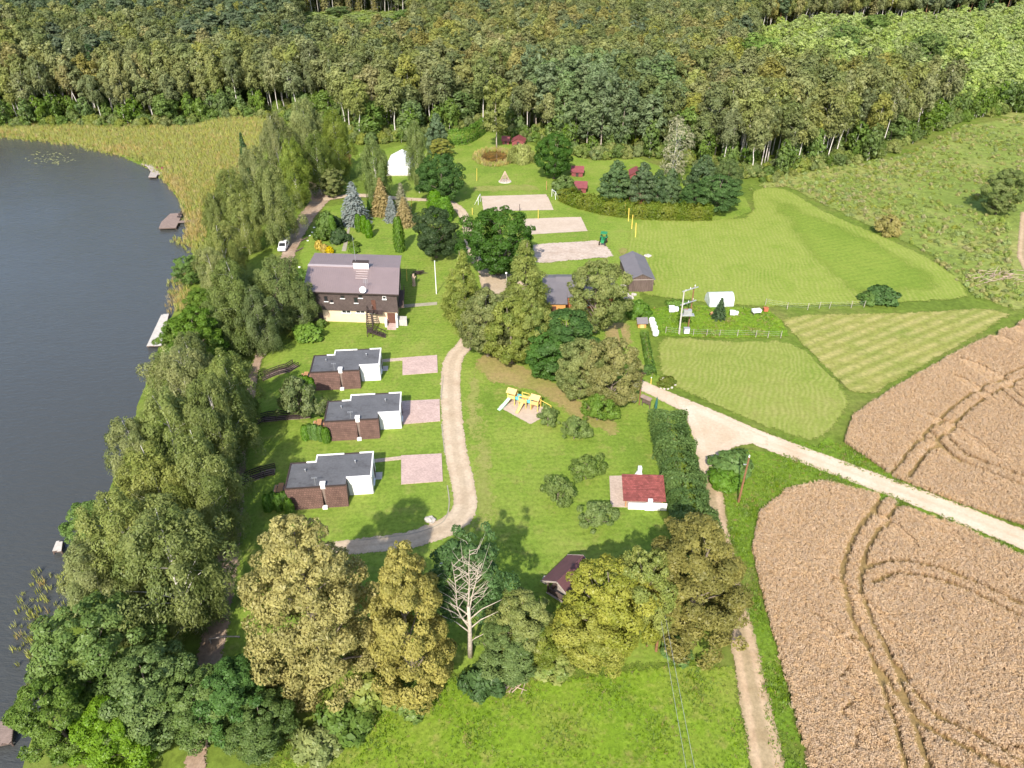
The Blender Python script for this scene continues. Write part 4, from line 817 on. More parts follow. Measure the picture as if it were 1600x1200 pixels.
# hedges: one clipped or grown mass each
def hedge(label, line, width, height, leaf, n, size, cat='hedge', lump=0.25, pointed=False):
    c = smooth_poly(line, 6, False); L = np.r_[0, np.cumsum(np.hypot(*np.diff(c, axis=0).T))]; r = np.random.default_rng(len(label))
    t = r.random(n) * L[-1]; p = np.c_[np.interp(t, L, c[:, 0]), np.interp(t, L, c[:, 1])]; g = np.gradient(c, axis=0); g /= np.hypot(*g.T)[:, None]; tg = np.c_[np.interp(t, L, g[:, 0]), np.interp(t, L, g[:, 1])]
    nr = np.c_[-tg[:, 1], tg[:, 0]]; a = r.uniform(-0.25, math.pi + 0.25, n)
    lum = 1 + lump * (0.6 * np.sin(t * 1.3 + 2 * np.cos(a * 2)) * np.sin(t * 0.47 + 1) + 0.4 * np.sin(t * 3.1 + a * 3)) - 0.12 * r.random(n)
    hh = height * (0.55 + 0.0 * t); ca, sa = np.sign(np.cos(a)) * np.abs(np.cos(a)) ** 0.6, np.sign(np.sin(a)) * np.abs(np.sin(a)) ** 0.7
    if pointed: lum = lum * (1 + 0.12 * np.abs(np.sin(t * 2.6)))
    off = ca * width / 2 * lum; z = np.maximum(0.08, 0.25 * height + sa * 0.75 * height * lum)
    low = r.random(n) < 0.25; z[low] = r.random(low.sum()) * height * 0.45; off[low] = np.sign(r.normal(0, 1, low.sum())) * width / 2 * r.uniform(0.85, 1.0, low.sum())
    pos = np.c_[p + nr * off[:, None], z]
    nor = unit(np.c_[nr * ca[:, None], np.maximum(sa, 0.2) + 0.2] + r.normal(0, 0.5, (n, 3))); ln = size * r.uniform(0.6, 1.3, n); pos += nor * (r.normal(0, 0.12, n) * min(1.0, height / 3))[:, None]
    V, F = quads(pos, nor, r.normal(0, 1, (n, 3)), ln, ln * 0.6); org = c[len(c) // 2]
    V = V - np.array([org[0], org[1], 0])
    e = thing('hedge', label, cat, (org[0], org[1], zt(*org)))
    link('foliage', mesh_np('foliage', V, F, LEAF[leaf], {'tint': ('FACE', np.clip(0.5 + 0.3 * np.sin(t * 0.9) + r.normal(0, 0.2, n), 0, 1))}), e)
    mb = MB()
    for q in np.linspace(0.3, L[-1] - 0.3, max(3, int(L[-1] / 1.2))):
        x, y = np.interp(q, L, c[:, 0]) - org[0], np.interp(q, L, c[:, 1]) - org[1]; mb.tube([(x, y, -0.1), (x + 0.1, y, height * 0.6)], [0.06, 0.03], 4)
    mb.build('stems', BARK['grey'], e); return e
hedge('tall dark green hedge along the dirt track, touching the red roofed pavilion', W([(1040, 668), (1052, 715), (1066, 770), (1080, 825), (1098, 862)]), 5.0, 4.2, 'hedge', 34000, 0.16, lump=0.3)
hedge('yellow-green rounded hedge between the red huts and the mown field', W([(882, 312), (905, 322), (950, 332), (1000, 338), (1060, 340), (1110, 340)]), 4.4, 3.6, 'hedge_y', 15000, 0.2, lump=0.3)
hedge('bright green pointed thuja hedge above the pond lawn', W([(702, 226), (725, 226), (745, 216), (755, 208)]), 1.8, 5.0, 'thuja', 3600, 0.24, lump=0.1, pointed=True)
hedge('low narrow hedge running down from the small orange well house', W([(1006, 522), (1012, 555), (1019, 588)]), 1.5, 1.2, 'hedge', 2200, 0.16, lump=0.1)
hedge('low thicket strip behind the wire fence of the garden plot', W([(1040, 478), (1080, 476)]), 1.8, 1.2, 'hedge', 900, 0.18)

# ------------------------------------------------------------------ building materials
M['white'] = plain('white_render', (0.78, 0.77, 0.75), 0.8, 0.2, 0, 0.05, 0.8, 0.05)
M['cream'] = plain('cream_render', (0.66, 0.5, 0.35), 0.85, 0.2, 0, 0.09, 0.9, 0.08)
M['felt'] = plain('grey_roof_felt', (0.135, 0.135, 0.14), 0.75, 0.3, 0, 0.3, 0.35, 0.1)
m, nt, out = newmat('grey_roof_felt_worn'); co = objco(nt); n_ = noise(nt, co, 0.45, 6, 0.7); n2_ = noise(nt, co, 3.0, 4)
M['felt'] = m; nt.links.new(bsdf(nt, mixc(nt, 1.0, ramp(nt, n_, [(0.33, (0.075, 0.073, 0.075)), (0.45, (0.105, 0.105, 0.11)), (0.68, (0.125, 0.125, 0.13))]), ramp(nt, n2_, [(0.3, (0.88,) * 3), (0.7, (1.08,) * 3)]), 'MULTIPLY'), 0.7, 0.3, 0, n2_, 0.1, 0.02), out.inputs[0])
M['tile'] = course_mat('brown_wall_tile', (0.135, 0.078, 0.062), 0.33, 0.3, 'z', 0.16)
M['redtile'] = course_mat('red_roof_tile', (0.25, 0.075, 0.065), 0.3, 0.22, 'xy', 0.25, 0.6)
M['shingle'] = course_mat('brown_shingle', (0.1, 0.074, 0.068), 0.3, 0.18, 'z', 0.1)
M['mauve'] = plain('mauve_metal_roof', (0.245, 0.185, 0.178), 0.5, 0.4, 0.1, 0.07, 0.25, 0.03)
M['grey_roof'] = plain('grey_sheet_roof', (0.16, 0.145, 0.15), 0.55, 0.35, 0.1, 0.1, 0.5, 0.05)
M['dark'] = plain('dark_brown_trim', (0.05, 0.035, 0.03), 0.7, 0.3)
M['oldwood'] = plain('weathered_board', (0.12, 0.088, 0.075), 0.9, 0.1, 0, 0.35, 1.0, 0.3, stretch=(6, 6, 0.6))
M['wood'] = plain('warm_wood', (0.47, 0.25, 0.12), 0.8, 0.2, 0, 0.15, 2.0, 0.2)
M['deck'] = plain('grey_deck_board', (0.36, 0.31, 0.27), 0.9, 0.15, 0, 0.2, 1.5, 0.2)
M['deck_dark'] = plain('brown_deck_board', (0.22, 0.165, 0.14), 0.9, 0.15, 0, 0.2, 1.5, 0.2)
M['brick'] = course_mat('orange_brick', (0.44, 0.135, 0.065), 0.26, 0.085, 'z', 0.15, 0.9)
M['orange'] = plain('orange_board_wall', (0.55, 0.27, 0.09), 0.8, 0.2, 0, 0.1)
M['brown_door'] = plain('brown_door', (0.11, 0.05, 0.035), 0.6, 0.3)
M['steel'] = plain('grey_steel', (0.4, 0.41, 0.42), 0.5, 0.4, 0.4, 0.1)
M['yellow'] = plain('yellow_paint', (0.68, 0.5, 0.1), 0.5, 0.4, 0, 0.08)
M['redhut'] = plain('dark_red_metal_roof', (0.2, 0.055, 0.058), 0.55, 0.35, 0.0, 0.15, 1.0)
M['maroon'] = plain('maroon_roof_sheet', (0.115, 0.05, 0.052), 0.6, 0.35, 0, 0.15, 0.8)
M['concrete'] = plain('old_concrete', (0.45, 0.42, 0.38), 0.9, 0.15, 0, 0.15)
M['stone'] = plain('field_stone', (0.44, 0.4, 0.35), 0.9, 0.15, 0, 0.3, 2.5, 0.4)
M['polewood'] = plain('pole_wood', (0.22, 0.115, 0.06), 0.9, 0.1, 0, 0.2)
M['teal'] = plain('teal_panel', (0.12, 0.42, 0.46), 0.5, 0.4, 0, 0.08); M['mint'] = plain('mint_slide', (0.45, 0.68, 0.48), 0.4, 0.5, 0, 0.05)
M['play'] = plain('yellow_play_board', (0.6, 0.43, 0.17), 0.6, 0.3, 0, 0.1); M['play2'] = plain('orange_play_board', (0.55, 0.34, 0.16), 0.6, 0.3, 0, 0.1)
M['green'] = plain('green_machine_paint', (0.02, 0.2, 0.07), 0.45, 0.4, 0, 0.1); M['rubber'] = plain('black_rubber', (0.025, 0.025, 0.025), 0.85, 0.2)
M['carwhite'] = plain('white_car_paint', (0.8, 0.8, 0.8), 0.25, 0.5, 0, 0.02)
M['plastic'] = plain('white_plastic', (0.78, 0.78, 0.77), 0.45, 0.4, 0, 0.05)
m, nt, out = newmat('window_glass'); b = nd(nt, 'ShaderNodeBsdfPrincipled', i_Roughness=0.06); b.inputs['Base Color'].default_value = (0.02, 0.022, 0.025, 1); nt.links.new(b.outputs[0], out.inputs[0]); M['glass'] = m
m, nt, out = newmat('greenhouse_film'); co = objco(nt); b = nd(nt, 'ShaderNodeBsdfPrincipled', i_Roughness=0.3); b.inputs['Base Color'].default_value = (0.7, 0.74, 0.75, 1)
tr = nd(nt, 'ShaderNodeBsdfTransparent'); mx = nd(nt, 'ShaderNodeMixShader'); nt.links.new(maprange(nt, noise(nt, co, 0.9, 4), 0.3, 0.7, 0.5, 0.8), mx.inputs[0]); nt.links.new(tr.outputs[0], mx.inputs[1]); nt.links.new(b.outputs[0], mx.inputs[2]); nt.links.new(mx.outputs[0], out.inputs[0]); M['film'] = m
def window(parent, x, y, z, w, h, ax='y', frame='white', panes=1, sill=True, sgn=-1, lab=None):
    """window set in a wall: ax 'y' = wall facing -y (sgn -1) or +y, 'x' = wall facing +-x"""
    mb = MB(); t = 0.07; d = 0.06 * sgn
    def bx(mb, a0, a1, z0, z1, d0, d1):
        if ax == 'y': mb.box(a0, min(y + d0, y + d1), z0, a1, max(y + d0, y + d1), z1)
        else: mb.box(min(x + d0, x + d1), a0, z0, max(x + d0, x + d1), a1, z1)
    c = x if ax == 'y' else y
    for a0, a1, z0, z1 in ((c - w / 2, c - w / 2 + t, z, z + h), (c + w / 2 - t, c + w / 2, z, z + h), (c - w / 2 + t, c + w / 2 - t, z, z + t), (c - w / 2 + t, c + w / 2 - t, z + h - t, z + h)): bx(mb, a0, a1, z0, z1, -d, d)
    for k in range(1, panes): q = c - w / 2 + w * k / panes; bx(mb, q - t / 2, q + t / 2, z + t, z + h - t, -d, d)
    f = mb.build('window', M[frame], parent)
    for k in range(panes):
        g = MB(); bx(g, c - w / 2 + t + (w - t) * k / panes, c - w / 2 + (w - t) * (k + 1) / panes, z + t, z + h - t, d * 0.2, d * 0.45); g.build('pane', M['glass'], f)
    if sill: s = MB(); bx(s, c - w / 2 - 0.08, c + w / 2 + 0.08, z - 0.09, z - 0.003, 0, d * 4); s.build('sill', M['white'], f)
    return f

# ------------------------------------------------------------------ three flat roofed cabins
def cabin(label, xy, rz, handle_dark):
    e = thing('cabin', label, 'cabin', (xy[0], xy[1], 0.0), rz, 'flat roofed holiday cabins in a row'); H = 3.15
    FP_ = [(0, 0), (7.9, 0), (7.9, 1.4), (11.1, 1.4), (11.1, 6.5), (3.4, 6.5), (3.4, 5.1), (0, 5.1)]
    MB().prism([(7.9, 1.4), (11.1, 1.4), (11.1, 6.5), (3.4, 6.5), (3.4, 5.1), (7.9, 5.1)], 0, H).build('white_wall', M['white'], e)
    MB().prism([(0.02, 0.0), (7.88, 0.0), (7.88, 5.08), (0.02, 5.08)], 0, H - 0.01).build('brown_wall', M['dark'], e)
    roof = MB().prism([(0.1, 0.1), (7.85, 0.1), (7.85, 1.5), (11.0, 1.5), (11.0, 6.4), (3.5, 6.4), (3.5, 5.0), (0.1, 5.0)], H + 0.005, H + 0.12).build('flat_roof', M['felt'], e)
    for k_, (a, b) in enumerate((((3.4, 6.5), (7.0, 6.5)), ((9.3, 6.5), (10.99, 6.5)), ((3.4, 5.2), (3.4, 6.39)), ((2.2, 5.1), (3.3, 5.1)), ((11.1, 1.52), (11.1, 6.5)), ((7.9, 1.4), (11.1, 1.4)))):   # raised rim around the flat roof
        x0, x1 = min(a[0], b[0]) - 0.09, max(a[0], b[0]) + 0.09; y0, y1 = min(a[1], b[1]) - 0.09, max(a[1], b[1]) + 0.09; MB().box(x0, y0, H + 0.002 + 0.001 * k_, x1, y1, H + 0.24 + 0.003 * k_).build('parapet', M['white'], e)
    q = MB().box(-0.12, -0.12, H + 0.004, 0.09, 5.2, H + 0.2).box(0.1, -0.12, H + 0.003, 7.82, 0.09, H + 0.16).box(0.1, 5.02, H + 0.004, 2.1, 5.2, H + 0.2).box(7.1, 6.42, H + 0.004, 9.2, 6.6, H + 0.2).build('roof_edge', M['dark'], e)
    for x0, x1 in ((-0.08, 4.68), (5.08, 7.95)):                # tile hung slopes, course by course
        t = MB(); n = 10; W0 = lambda z: -0.75 * (1 - z / H)
        for k in range(n):
            z0, z1 = H * k / n, H * (k + 1) / n + 0.02
            t.hexa([(x0, W0(z0) - 0.07, z0), (x1, W0(z0) - 0.07, z0), (x1, W0(z0) + 0.12, z0), (x0, W0(z0) + 0.12, z0)], [(x0, W0(z1) - 0.035, z1), (x1, W0(z1) - 0.035, z1), (x1, W0(z1) + 0.12, z1), (x0, W0(z1) + 0.12, z1)])
        t.build('tile_slope', M['tile'], e)
        MB().hexa([(x0 + 0.01, -0.62, 0), (x1 - 0.01, -0.62, 0), (x1 - 0.01, -0.01, 0), (x0 + 0.01, -0.01, 0)], [(x0 + 0.01, -0.04, H - 0.1), (x1 - 0.01, -0.04, H - 0.1), (x1 - 0.01, -0.01, H - 0.1), (x0 + 0.01, -0.01, H - 0.1)]).build('slope_cheek', M['dark'], e)
    MB().box(4.7, -0.12, 0, 5.06, -0.005, H).build('slot_wall', M['deck_dark'], e)
    ch = MB().box(4.58, -0.15, H - 0.25, 5.18, 0.45, H + 0.5).build('chimney', M['white'], e)
    MB().box(4.52, -0.21, H + 0.5, 5.24, 0.51, H + 0.58).build('chimney_cap', M['white'], ch)
    MB().box(4.56, -1.1, 0, 5.2, -0.6, 0.45).build('chimney_foot', M['white'], e)
    for vx, vy in ((2.2, 3.2), (8.8, 4.4)): vt = MB().tube([(vx, vy, H + 0.1), (vx, vy, H + 0.5)], 0.07, 8).build('roof_vent', M['steel'], e); MB().lathe([(0.13, 0), (0.13, 0.05), (0, 0.12)], 8, (vx, vy, H + 0.5)).build('vent_cap', M['steel'], vt)
    MB().tube([(11.16, 1.6, H - 0.1), (11.16, 1.6, 0.1)], 0.045, 6).build('downpipe', M['steel'], e)
    MB().box(11.12, 4.3, 0.0, 12.1, 5.8, 0.14).build('doorstep', M['concrete'], e)
    an = MB(); an.tube([(3.9, 0.3, H), (3.9, 0.3, H + 1.5)], 0.025, 5).bar((3.5, 0.3, H + 1.4), (4.3, 0.3, H + 1.4), 0.03)
    for k in range(5): an.bar((3.55 + 0.17 * k, 0.05, H + 1.4), (3.55 + 0.17 * k, 0.55, H + 1.4), 0.02)
    an.build('antenna', M['steel'], e)
    # right wall: door and windows; far wall windows
    dr = MB().box(11.1, 4.6, 0.05, 11.16, 5.5, 2.15).build('door', M['brown_door'], e); MB().box(11.16, 4.68, 1.0, 11.21, 4.76, 1.12).build('handle', M['steel'], dr)
    window(e, 11.1, 2.8, 1.0, 1.2, 1.2, 'x', panes=2, sgn=1); window(e, 6.0, 6.5, 0.9, 1.6, 1.3, 'y', panes=2, sgn=1); window(e, 9.2, 6.5, 0.9, 1.2, 1.3, 'y', panes=2, sgn=1)
    window(e, 0.02, 2.6, 0.3, 2.0, 2.0, 'x', panes=2, sgn=-1, sill=False)
    # terrace step on the lake side
    MB().box(-2.6, 1.5, -0.3, -0.13, 4.4, 0.22).build('terrace', M['paving'], e)
    return e
CAB = [((-33.1, 99.4), 5.2, 'upper white and brown flat roofed cabin, nearest the main house'), ((-27.9, 86.0), 5.4, 'middle white and brown flat roofed cabin with a dark damp roof edge'), ((-29.9, 71.3), 5.6, 'lowest white and brown flat roofed cabin beside the largest yellow tree')]
for (xy, rz, lb) in CAB: cabin(lb, xy, R(rz), 0)
def picnic(label, x, y, rz, z):
    e = thing('picnic_table', label, 'picnic table', (x, y, z), rz, 'picnic tables on the cabin terraces')
    t = MB()
    for k in range(4): t.box(-0.36 + 0.185 * k, -0.9, 0.7, -0.20 + 0.185 * k, 0.9, 0.75)
    t.build('table_top', M['wood'], e)
    for s in (-1, 1):
        MB().box(s * 0.72 - 0.14, -0.9, 0.42, s * 0.72 + 0.14, 0.9, 0.47).build('bench_seat', M['wood'], e)
        g = MB(); g.bar((-0.3, s * 0.65, 0.7), (-0.72, s * 0.65, 0), 0.08); g.bar((0.3, s * 0.65, 0.7), (0.72, s * 0.65, 0), 0.08); g.box(-0.84, s * 0.65 - 0.04, 0.34, 0.84, s * 0.65 + 0.04, 0.42); g.build('leg', M['oldwood'], e)
    return e
for (xy, rz, lb), w_ in zip(CAB, ('upper', 'middle', 'lowest')):
    c, s = math.cos(R(rz)), math.sin(R(rz)); picnic('orange wooden picnic table on the terrace of the %s cabin' % w_, xy[0] + c * -1.5 - s * 3.0, xy[1] + s * -1.5 + c * 3.0, R(rz), 0.22)
# steps with dark railings down to the lakeside path
def stairs(label, pts):
    P_ = WT(pts); org = P_[0]; e = thing('garden_stairs', label, 'stairs', (org[0], org[1], 0), 0, 'railed stairs down to the lakeside path')
    st = MB(); rl = [MB(), MB()]; L = np.r_[0, np.cumsum(np.hypot(*np.diff(P_, axis=0).T))]
    n = int(L[-1] / 0.42); q = np.linspace(0, L[-1], n + 1); c = np.c_[np.interp(q, L, P_[:, 0]), np.interp(q, L, P_[:, 1])]; zz = ZT(c)
    for k in range(n):
        d = c[k + 1] - c[k]; a = math.atan2(d[1], d[0]); m_ = (c[k] + c[k + 1]) / 2 - org
        MB().cbox(m_[0], m_[1], zz[k] - 0.25, 0.42, 1.3, 0.42, a).build('step', M['deck_dark'], e)
    nr = np.gradient(c, axis=0); nr /= np.hypot(*nr.T)[:, None]; nr = np.c_[-nr[:, 1], nr[:, 0]]
    for j, s in enumerate((-1, 1)):
        pl = [(*(c[k] + nr[k] * s * 0.72 - org), zz[k]) for k in range(n + 1)]
        for k in range(0, n, 4):
            a, b = pl[k], pl[min(k + 4, n)]; rl[j].bar(a, (a[0], a[1], a[2] + 1.1), 0.07)
            for hz in (0.4, 0.72, 1.05): rl[j].bar((a[0], a[1], a[2] + hz), (b[0], b[1], b[2] + hz), 0.06, 0.16)
        rl[j].bar(pl[-1], (pl[-1][0], pl[-1][1], pl[-1][2] + 1.1), 0.07); rl[j].build('railing', M['dark'], e)
stairs('railed stairs leading down from the upper cabin terrace', [(463, 572), (450, 580), (432, 584), (410, 594)])
stairs('railed stairs leading down from the middle cabin terrace', [(486, 650), (470, 652), (430, 655), (410, 657), (388, 668)])
stairs('railed stairs leading down from the lowest cabin terrace', [(430, 738), (416, 740), (404, 746), (388, 750), (368, 762)])

# ------------------------------------------------------------------ main house
def HX(px, py, z, y=None): return G(px, py, z)
e = house = thing('guest_house', 'large two storey house with mauve metal roof and brown shingle upper wall', 'house', (-38.75, 122.05, 0), R(-4.2))
HWd, HD = 17.4, 16.6
MB().box(2.6, 0.5, 0, HWd - 0.35, HD - 0.4, 2.75).build('cream_wall', M['cream'], e)
MB().box(-0.0, 0.12, 2.755, HWd - 0.1, HD - 0.2, 6.65).build('upper_wall', M['shingle'], e)
MB().box(0.3, 0.6, 0, 2.58, HD - 0.5, 2.75).build('side_wall', M['shingle'], e)
HR = 8.0; YR = 8.6
roof = MB()
roof.hexa([(-0.45, -0.45, 6.66), (HWd + 0.35, -0.45, 6.66), (HWd + 0.35, YR, HR - 0.12), (-0.45, YR, HR - 0.12)], [(-0.45, -0.45, 6.8), (HWd + 0.35, -0.45, 6.8), (HWd + 0.35, YR, HR), (-0.45, YR, HR)])
roof.hexa([(-0.45, YR + 0.002, HR - 0.12), (HWd + 0.35, YR + 0.002, HR - 0.12), (HWd + 0.35, HD + 0.45, 6.66), (-0.45, HD + 0.45, 6.66)], [(-0.45, YR + 0.002, HR), (HWd + 0.35, YR + 0.002, HR), (HWd + 0.35, HD + 0.45, 6.8), (-0.45, HD + 0.45, 6.8)])
rf = roof.build('roof', M['mauve'], e)
rb = MB(); x = -0.3
while x < HWd + 0.3:                                               # sheet seams
    rb.hexa([(x, -0.44, 6.8), (x + 0.035, -0.44, 6.8), (x + 0.035, YR, HR), (x, YR, HR)], [(x, -0.44, 6.835), (x + 0.035, -0.44, 6.835), (x + 0.035, YR, HR + 0.035), (x, YR, HR + 0.035)])
    rb.hexa([(x, YR + 0.01, HR), (x + 0.035, YR + 0.01, HR), (x + 0.035, HD + 0.44, 6.8), (x, HD + 0.44, 6.8)], [(x, YR + 0.01, HR + 0.035), (x + 0.035, YR + 0.01, HR + 0.035), (x + 0.035, HD + 0.44, 6.835), (x, HD + 0.44, 6.835)]); x += 0.42
rb.build('roof_seam', M['mauve'], rf)
M['ridge'] = plain('pale_ridge_sheet', (0.4, 0.33, 0.32), 0.4, 0.4, 0.1, 0.05)
MB().hexa([(-0.47, YR - 0.42, HR - 0.03), (8.6, YR - 0.42, HR - 0.03), (8.6, YR + 0.3, HR - 0.02), (-0.47, YR + 0.3, HR - 0.02)], [(-0.47, YR - 0.42, HR + 0.045), (8.6, YR - 0.42, HR + 0.045), (8.6, YR + 0.3, HR + 0.1), (-0.47, YR + 0.3, HR + 0.1)]).build('ridge_strip', M['ridge'], rf)
MB().box(-0.47, -0.52, 6.6, HWd + 0.37, -0.455, 6.83).build('gutter', M['dark'], rf)
chm = MB().box(8.7, YR - 0.8, HR - 0.5, 11.7, YR + 0.1, HR + 1.15).build('chimney', M['white'], rf); MB().box(8.6, YR - 0.9, HR + 1.15, 11.8, YR + 0.2, HR + 1.3).build('chimney_cap', M['dark'], chm)
MB().tube([(9.2, YR - 0.3, HR + 1.3), (9.2, YR - 0.3, HR + 6.5)], [0.035, 0.02], 5).build('mast', M['steel'], chm)
for k in range(4): MB().box(9.3, YR - 2.0 - k * 0.75, HR - 0.2 - k * 0.11, 11.6, YR - 1.85 - k * 0.75, HR - 0.08 - k * 0.11).build('snow_guard', M['ridge'], rf)
def hwin(px, py, w, h, panes=1, frame='dark', z=None):
    # where the photo shows the window on the front wall
    best = min(((abs(G(px, py, zz / 10)[1] - (122.1 + (G(px, py, zz / 10)[0] + 38.75) * math.tan(R(-4.2)))), zz / 10) for zz in range(5, 66))); zc = best[1]; p = G(px, py, zc)
    lx = (p[0] + 38.75) / math.cos(R(-4.2)); return window(house, lx, 0.12 if zc > 2.8 else 0.5, zc - h / 2, w, h, 'y', frame, panes)
for px, py, w, h in ((509, 467, 0.7, 1.1), (518, 471, 0.6, 0.6), (535, 464, 0.8, 0.6), (556, 469, 0.75, 1.15), (563, 463.5, 0.8, 0.6)): hwin(px, py, w, h)
hwin(600.5, 465, 0.7, 0.6, 1, 'white')
for px in (540.5, 562.5, 583.5): hwin(px, 487, 1.7, 1.15, 2, 'white')
dr = MB().box(12.35, 0.05, 3.2, 13.15, 0.12, 5.2).build('door', M['brown_door'], e); MB().box(12.42, 0.0, 4.1, 12.5, 0.05, 4.22).build('handle', M['steel'], dr)
# entrance porch at the right corner
po = MB().box(15.1, 0.42, 0.02, 16.6, 0.5, 2.4).build('door', M['brown_door'], e); MB().box(15.25, 0.36, 1.0, 15.33, 0.42, 1.12).build('handle', M['steel'], po)
MB().box(14.6, -1.0, 0, 15.0, 0.48, 1.2).box(16.75, -1.0, 0, 17.1, 0.48, 2.3).build('porch_wall', M['white'], e)
MB().box(15.0, -1.3, 0, 16.75, 0.4, 0.25).box(15.0, -1.9, 0, 16.75, -1.3, 0.13).build('porch_step', M['paving'], e)
MB().box(HWd - 0.1, 2.0, 2.76, HWd + 0.9, 9.0, 3.0).build('balcony', M['oldwood'], e)
bl = MB()
for k in range(15): bl.box(HWd + 0.82, 2.0 + k * 0.5, 3.0, HWd + 0.88, 2.06 + k * 0.5, 4.0)
bl.box(HWd + 0.8, 2.0, 4.0, HWd + 0.9, 9.1, 4.08); bl.build('balcony_rail', M['oldwood'], e)
MB().box(HWd - 0.3, -0.2, 0, HWd + 1.4, 1.4, 1.3).build('side_steps', M['concrete'], e)
# outside stair
stt = MB(); stt.box(11.4, -1.1, 3.0, 13.3, 0.1, 3.12).build('stair_landing', M['dark'], e)
for k in range(9):
    MB().box(11.4, -1.1 - 0.3 * (k + 1), 2.75 - 0.2 * k, 12.5, -1.1 - 0.3 * k, 2.8 - 0.2 * k).build('stair_tread', M['dark'], e)
MB().box(11.4, -4.9, 1.05, 12.5, -3.8, 1.15).build('stair_landing', M['dark'], e)
for k in range(6): MB().box(12.5 + 0.4 * k, -4.9, 0.88 - 0.16 * k, 12.9 + 0.4 * k, -3.9, 0.94 - 0.16 * k).build('stair_tread', M['dark'], e)
sr = MB()
for xx in (11.4, 12.5):
    sr.bar((xx, 0, 4.05), (xx, -1.1, 4.05), 0.07); sr.bar((xx, -1.1, 4.05), (xx, -3.8, 2.1), 0.08); sr.bar((xx, -1.1, 3.6), (xx, -3.8, 1.65), 0.06); sr.bar((xx, -1.1, 2.9), (xx, -3.8, 1.05), 0.08, 0.22)
    for k in range(5): sr.bar((xx, -0.2 - k * 0.9, 3.0 - max(0, k * 0.9 - 0.9) * 0.7), (xx, -0.2 - k * 0.9, 4.05 - max(0, k * 0.9 - 0.9) * 0.7), 0.06)
for yy in (-4.9, -3.85):
    sr.bar((11.4, yy, 2.1), (12.5, yy, 2.1), 0.07); sr.bar((12.5, yy, 2.1), (14.9, yy, 1.0), 0.08); sr.bar((12.5, yy, 1.0), (14.9, yy, 0.05), 0.08, 0.2)
    for k in range(4): sr.bar((12.5 + 0.8 * k, yy, 0.9 - 0.3 * k), (12.5 + 0.8 * k, yy, 2.05 - 0.35 * k), 0.06)
for xx, yy in ((11.45, -1.05), (12.45, -1.05), (11.45, -4.85), (12.45, -4.85), (11.45, -3.85)): sr.bar((xx, yy, 0), (xx, yy, 3.0 if yy > -2 else 1.1), 0.1)
sr.build('stair_rail', M['dark'], e)
# awning over the lower right window
MB().hexa([(13.0, -0.9, 2.7), (14.4, -0.9, 2.7), (14.4, 0.1, 3.0), (13.0, 0.1, 3.0)], [(13.0, -0.9, 2.76), (14.4, -0.9, 2.76), (14.4, 0.1, 3.06), (13.0, 0.1, 3.06)]).build('awning', M['dark'], e)
dsh = MB().lathe([(0.02, 0.0), (0.3, 0.03), (0.5, 0.1), (0.62, 0.2), (0.6, 0.22), (0.48, 0.13), (0.02, 0.03)], 16)
d = dsh.build('satellite_dish', M['white'], rf, True); d.location = (11.2, -0.5, 7.6); d.rotation_euler = (R(62), 0, R(8))
MB().tube([(0, 0, 0), (0, 0, -0.5), (0, -0.6, -0.7)], 0.04, 6).build('dish_arm', M['steel'], d)
am = MB().tube([(11.6, 1.2, 6.9), (11.6, 1.2, 9.0)], 0.03, 5)
for k in range(4): am.bar((11.1, 1.2, 8.2 + k * 0.22), (12.1, 1.2, 8.2 + k * 0.22), 0.03)
am.build('antenna', M['steel'], rf)
def skew(o):                                                       # the house stands on a slightly skewed plan
    if o.type == 'MESH' and o.name.split('.')[0] not in ('satellite_dish', 'dish_arm'):
        for v in o.data.vertices: v.co.x -= 0.17 * v.co.y
    for c in o.children: skew(c)
skew(house)

# ------------------------------------------------------------------ generic gabled building
def gable(name, label, cat, xy, rz, w, d, eave, ridge, wall, roofm, along='x', over=0.35, thick=0.12, group=None, extra=None):
    e = thing(name, label, cat, (xy[0], xy[1], zt(*xy)), rz, group)
    MB().box(0, 0, -0.1, w, d, eave).build('wall', M[wall], e)
    g = MB(); r = MB(); o = over
    if along == 'x':
        for xx in (0, w - 0.12): g.add([(xx, 0, eave), (xx, d, eave), (xx, d / 2, ridge - 0.08), (xx + 0.12, 0, eave), (xx + 0.12, d, eave), (xx + 0.12, d / 2, ridge - 0.08)], [(0, 2, 1), (3, 4, 5), (0, 3, 5, 2), (1, 2, 5, 4)])
        sl = (ridge - eave) / (d / 2)
        for s in (0, 1):
            ye, ym = (-o, d / 2) if s == 0 else (d + o, d / 2); ze = eave - o * sl
            q = [(-o, ye, ze), (w + o, ye, ze), (w + o, ym, ridge), (-o, ym, ridge)]; q = q if s == 0 else [(a, b + 0.004, c) for a, b, c in q]
            f = MB().hexa(q if s == 0 else q[::-1], [(a, b, c + thick) for a, b, c in (q if s == 0 else q[::-1])]).build('roof_slope', M[roofm], e)
    else:
        for yy in (0, d - 0.12): g.add([(0, yy, eave), (w, yy, eave), (w / 2, yy, ridge - 0.08), (0, yy + 0.12, eave), (w, yy + 0.12, eave), (w / 2, yy + 0.12, ridge - 0.08)], [(0, 1, 2), (3, 5, 4), (0, 2, 5, 3), (1, 4, 5, 2)])
        sl = (ridge - eave) / (w / 2)
        for s in (0, 1):
            xe, xm = (-o, w / 2) if s == 0 else (w + o, w / 2 + 0.004); ze = eave - o * sl
            q = [(xe, -o, ze), (xm, -o, ridge), (xm, d + o, ridge), (xe, d + o, ze)]; q = q if s == 0 else q[::-1]
            MB().hexa(q, [(a, b, c + thick) for a, b, c in q]).build('roof_slope', M[roofm], e)
    g.build('gable', M[wall], e)
    return e
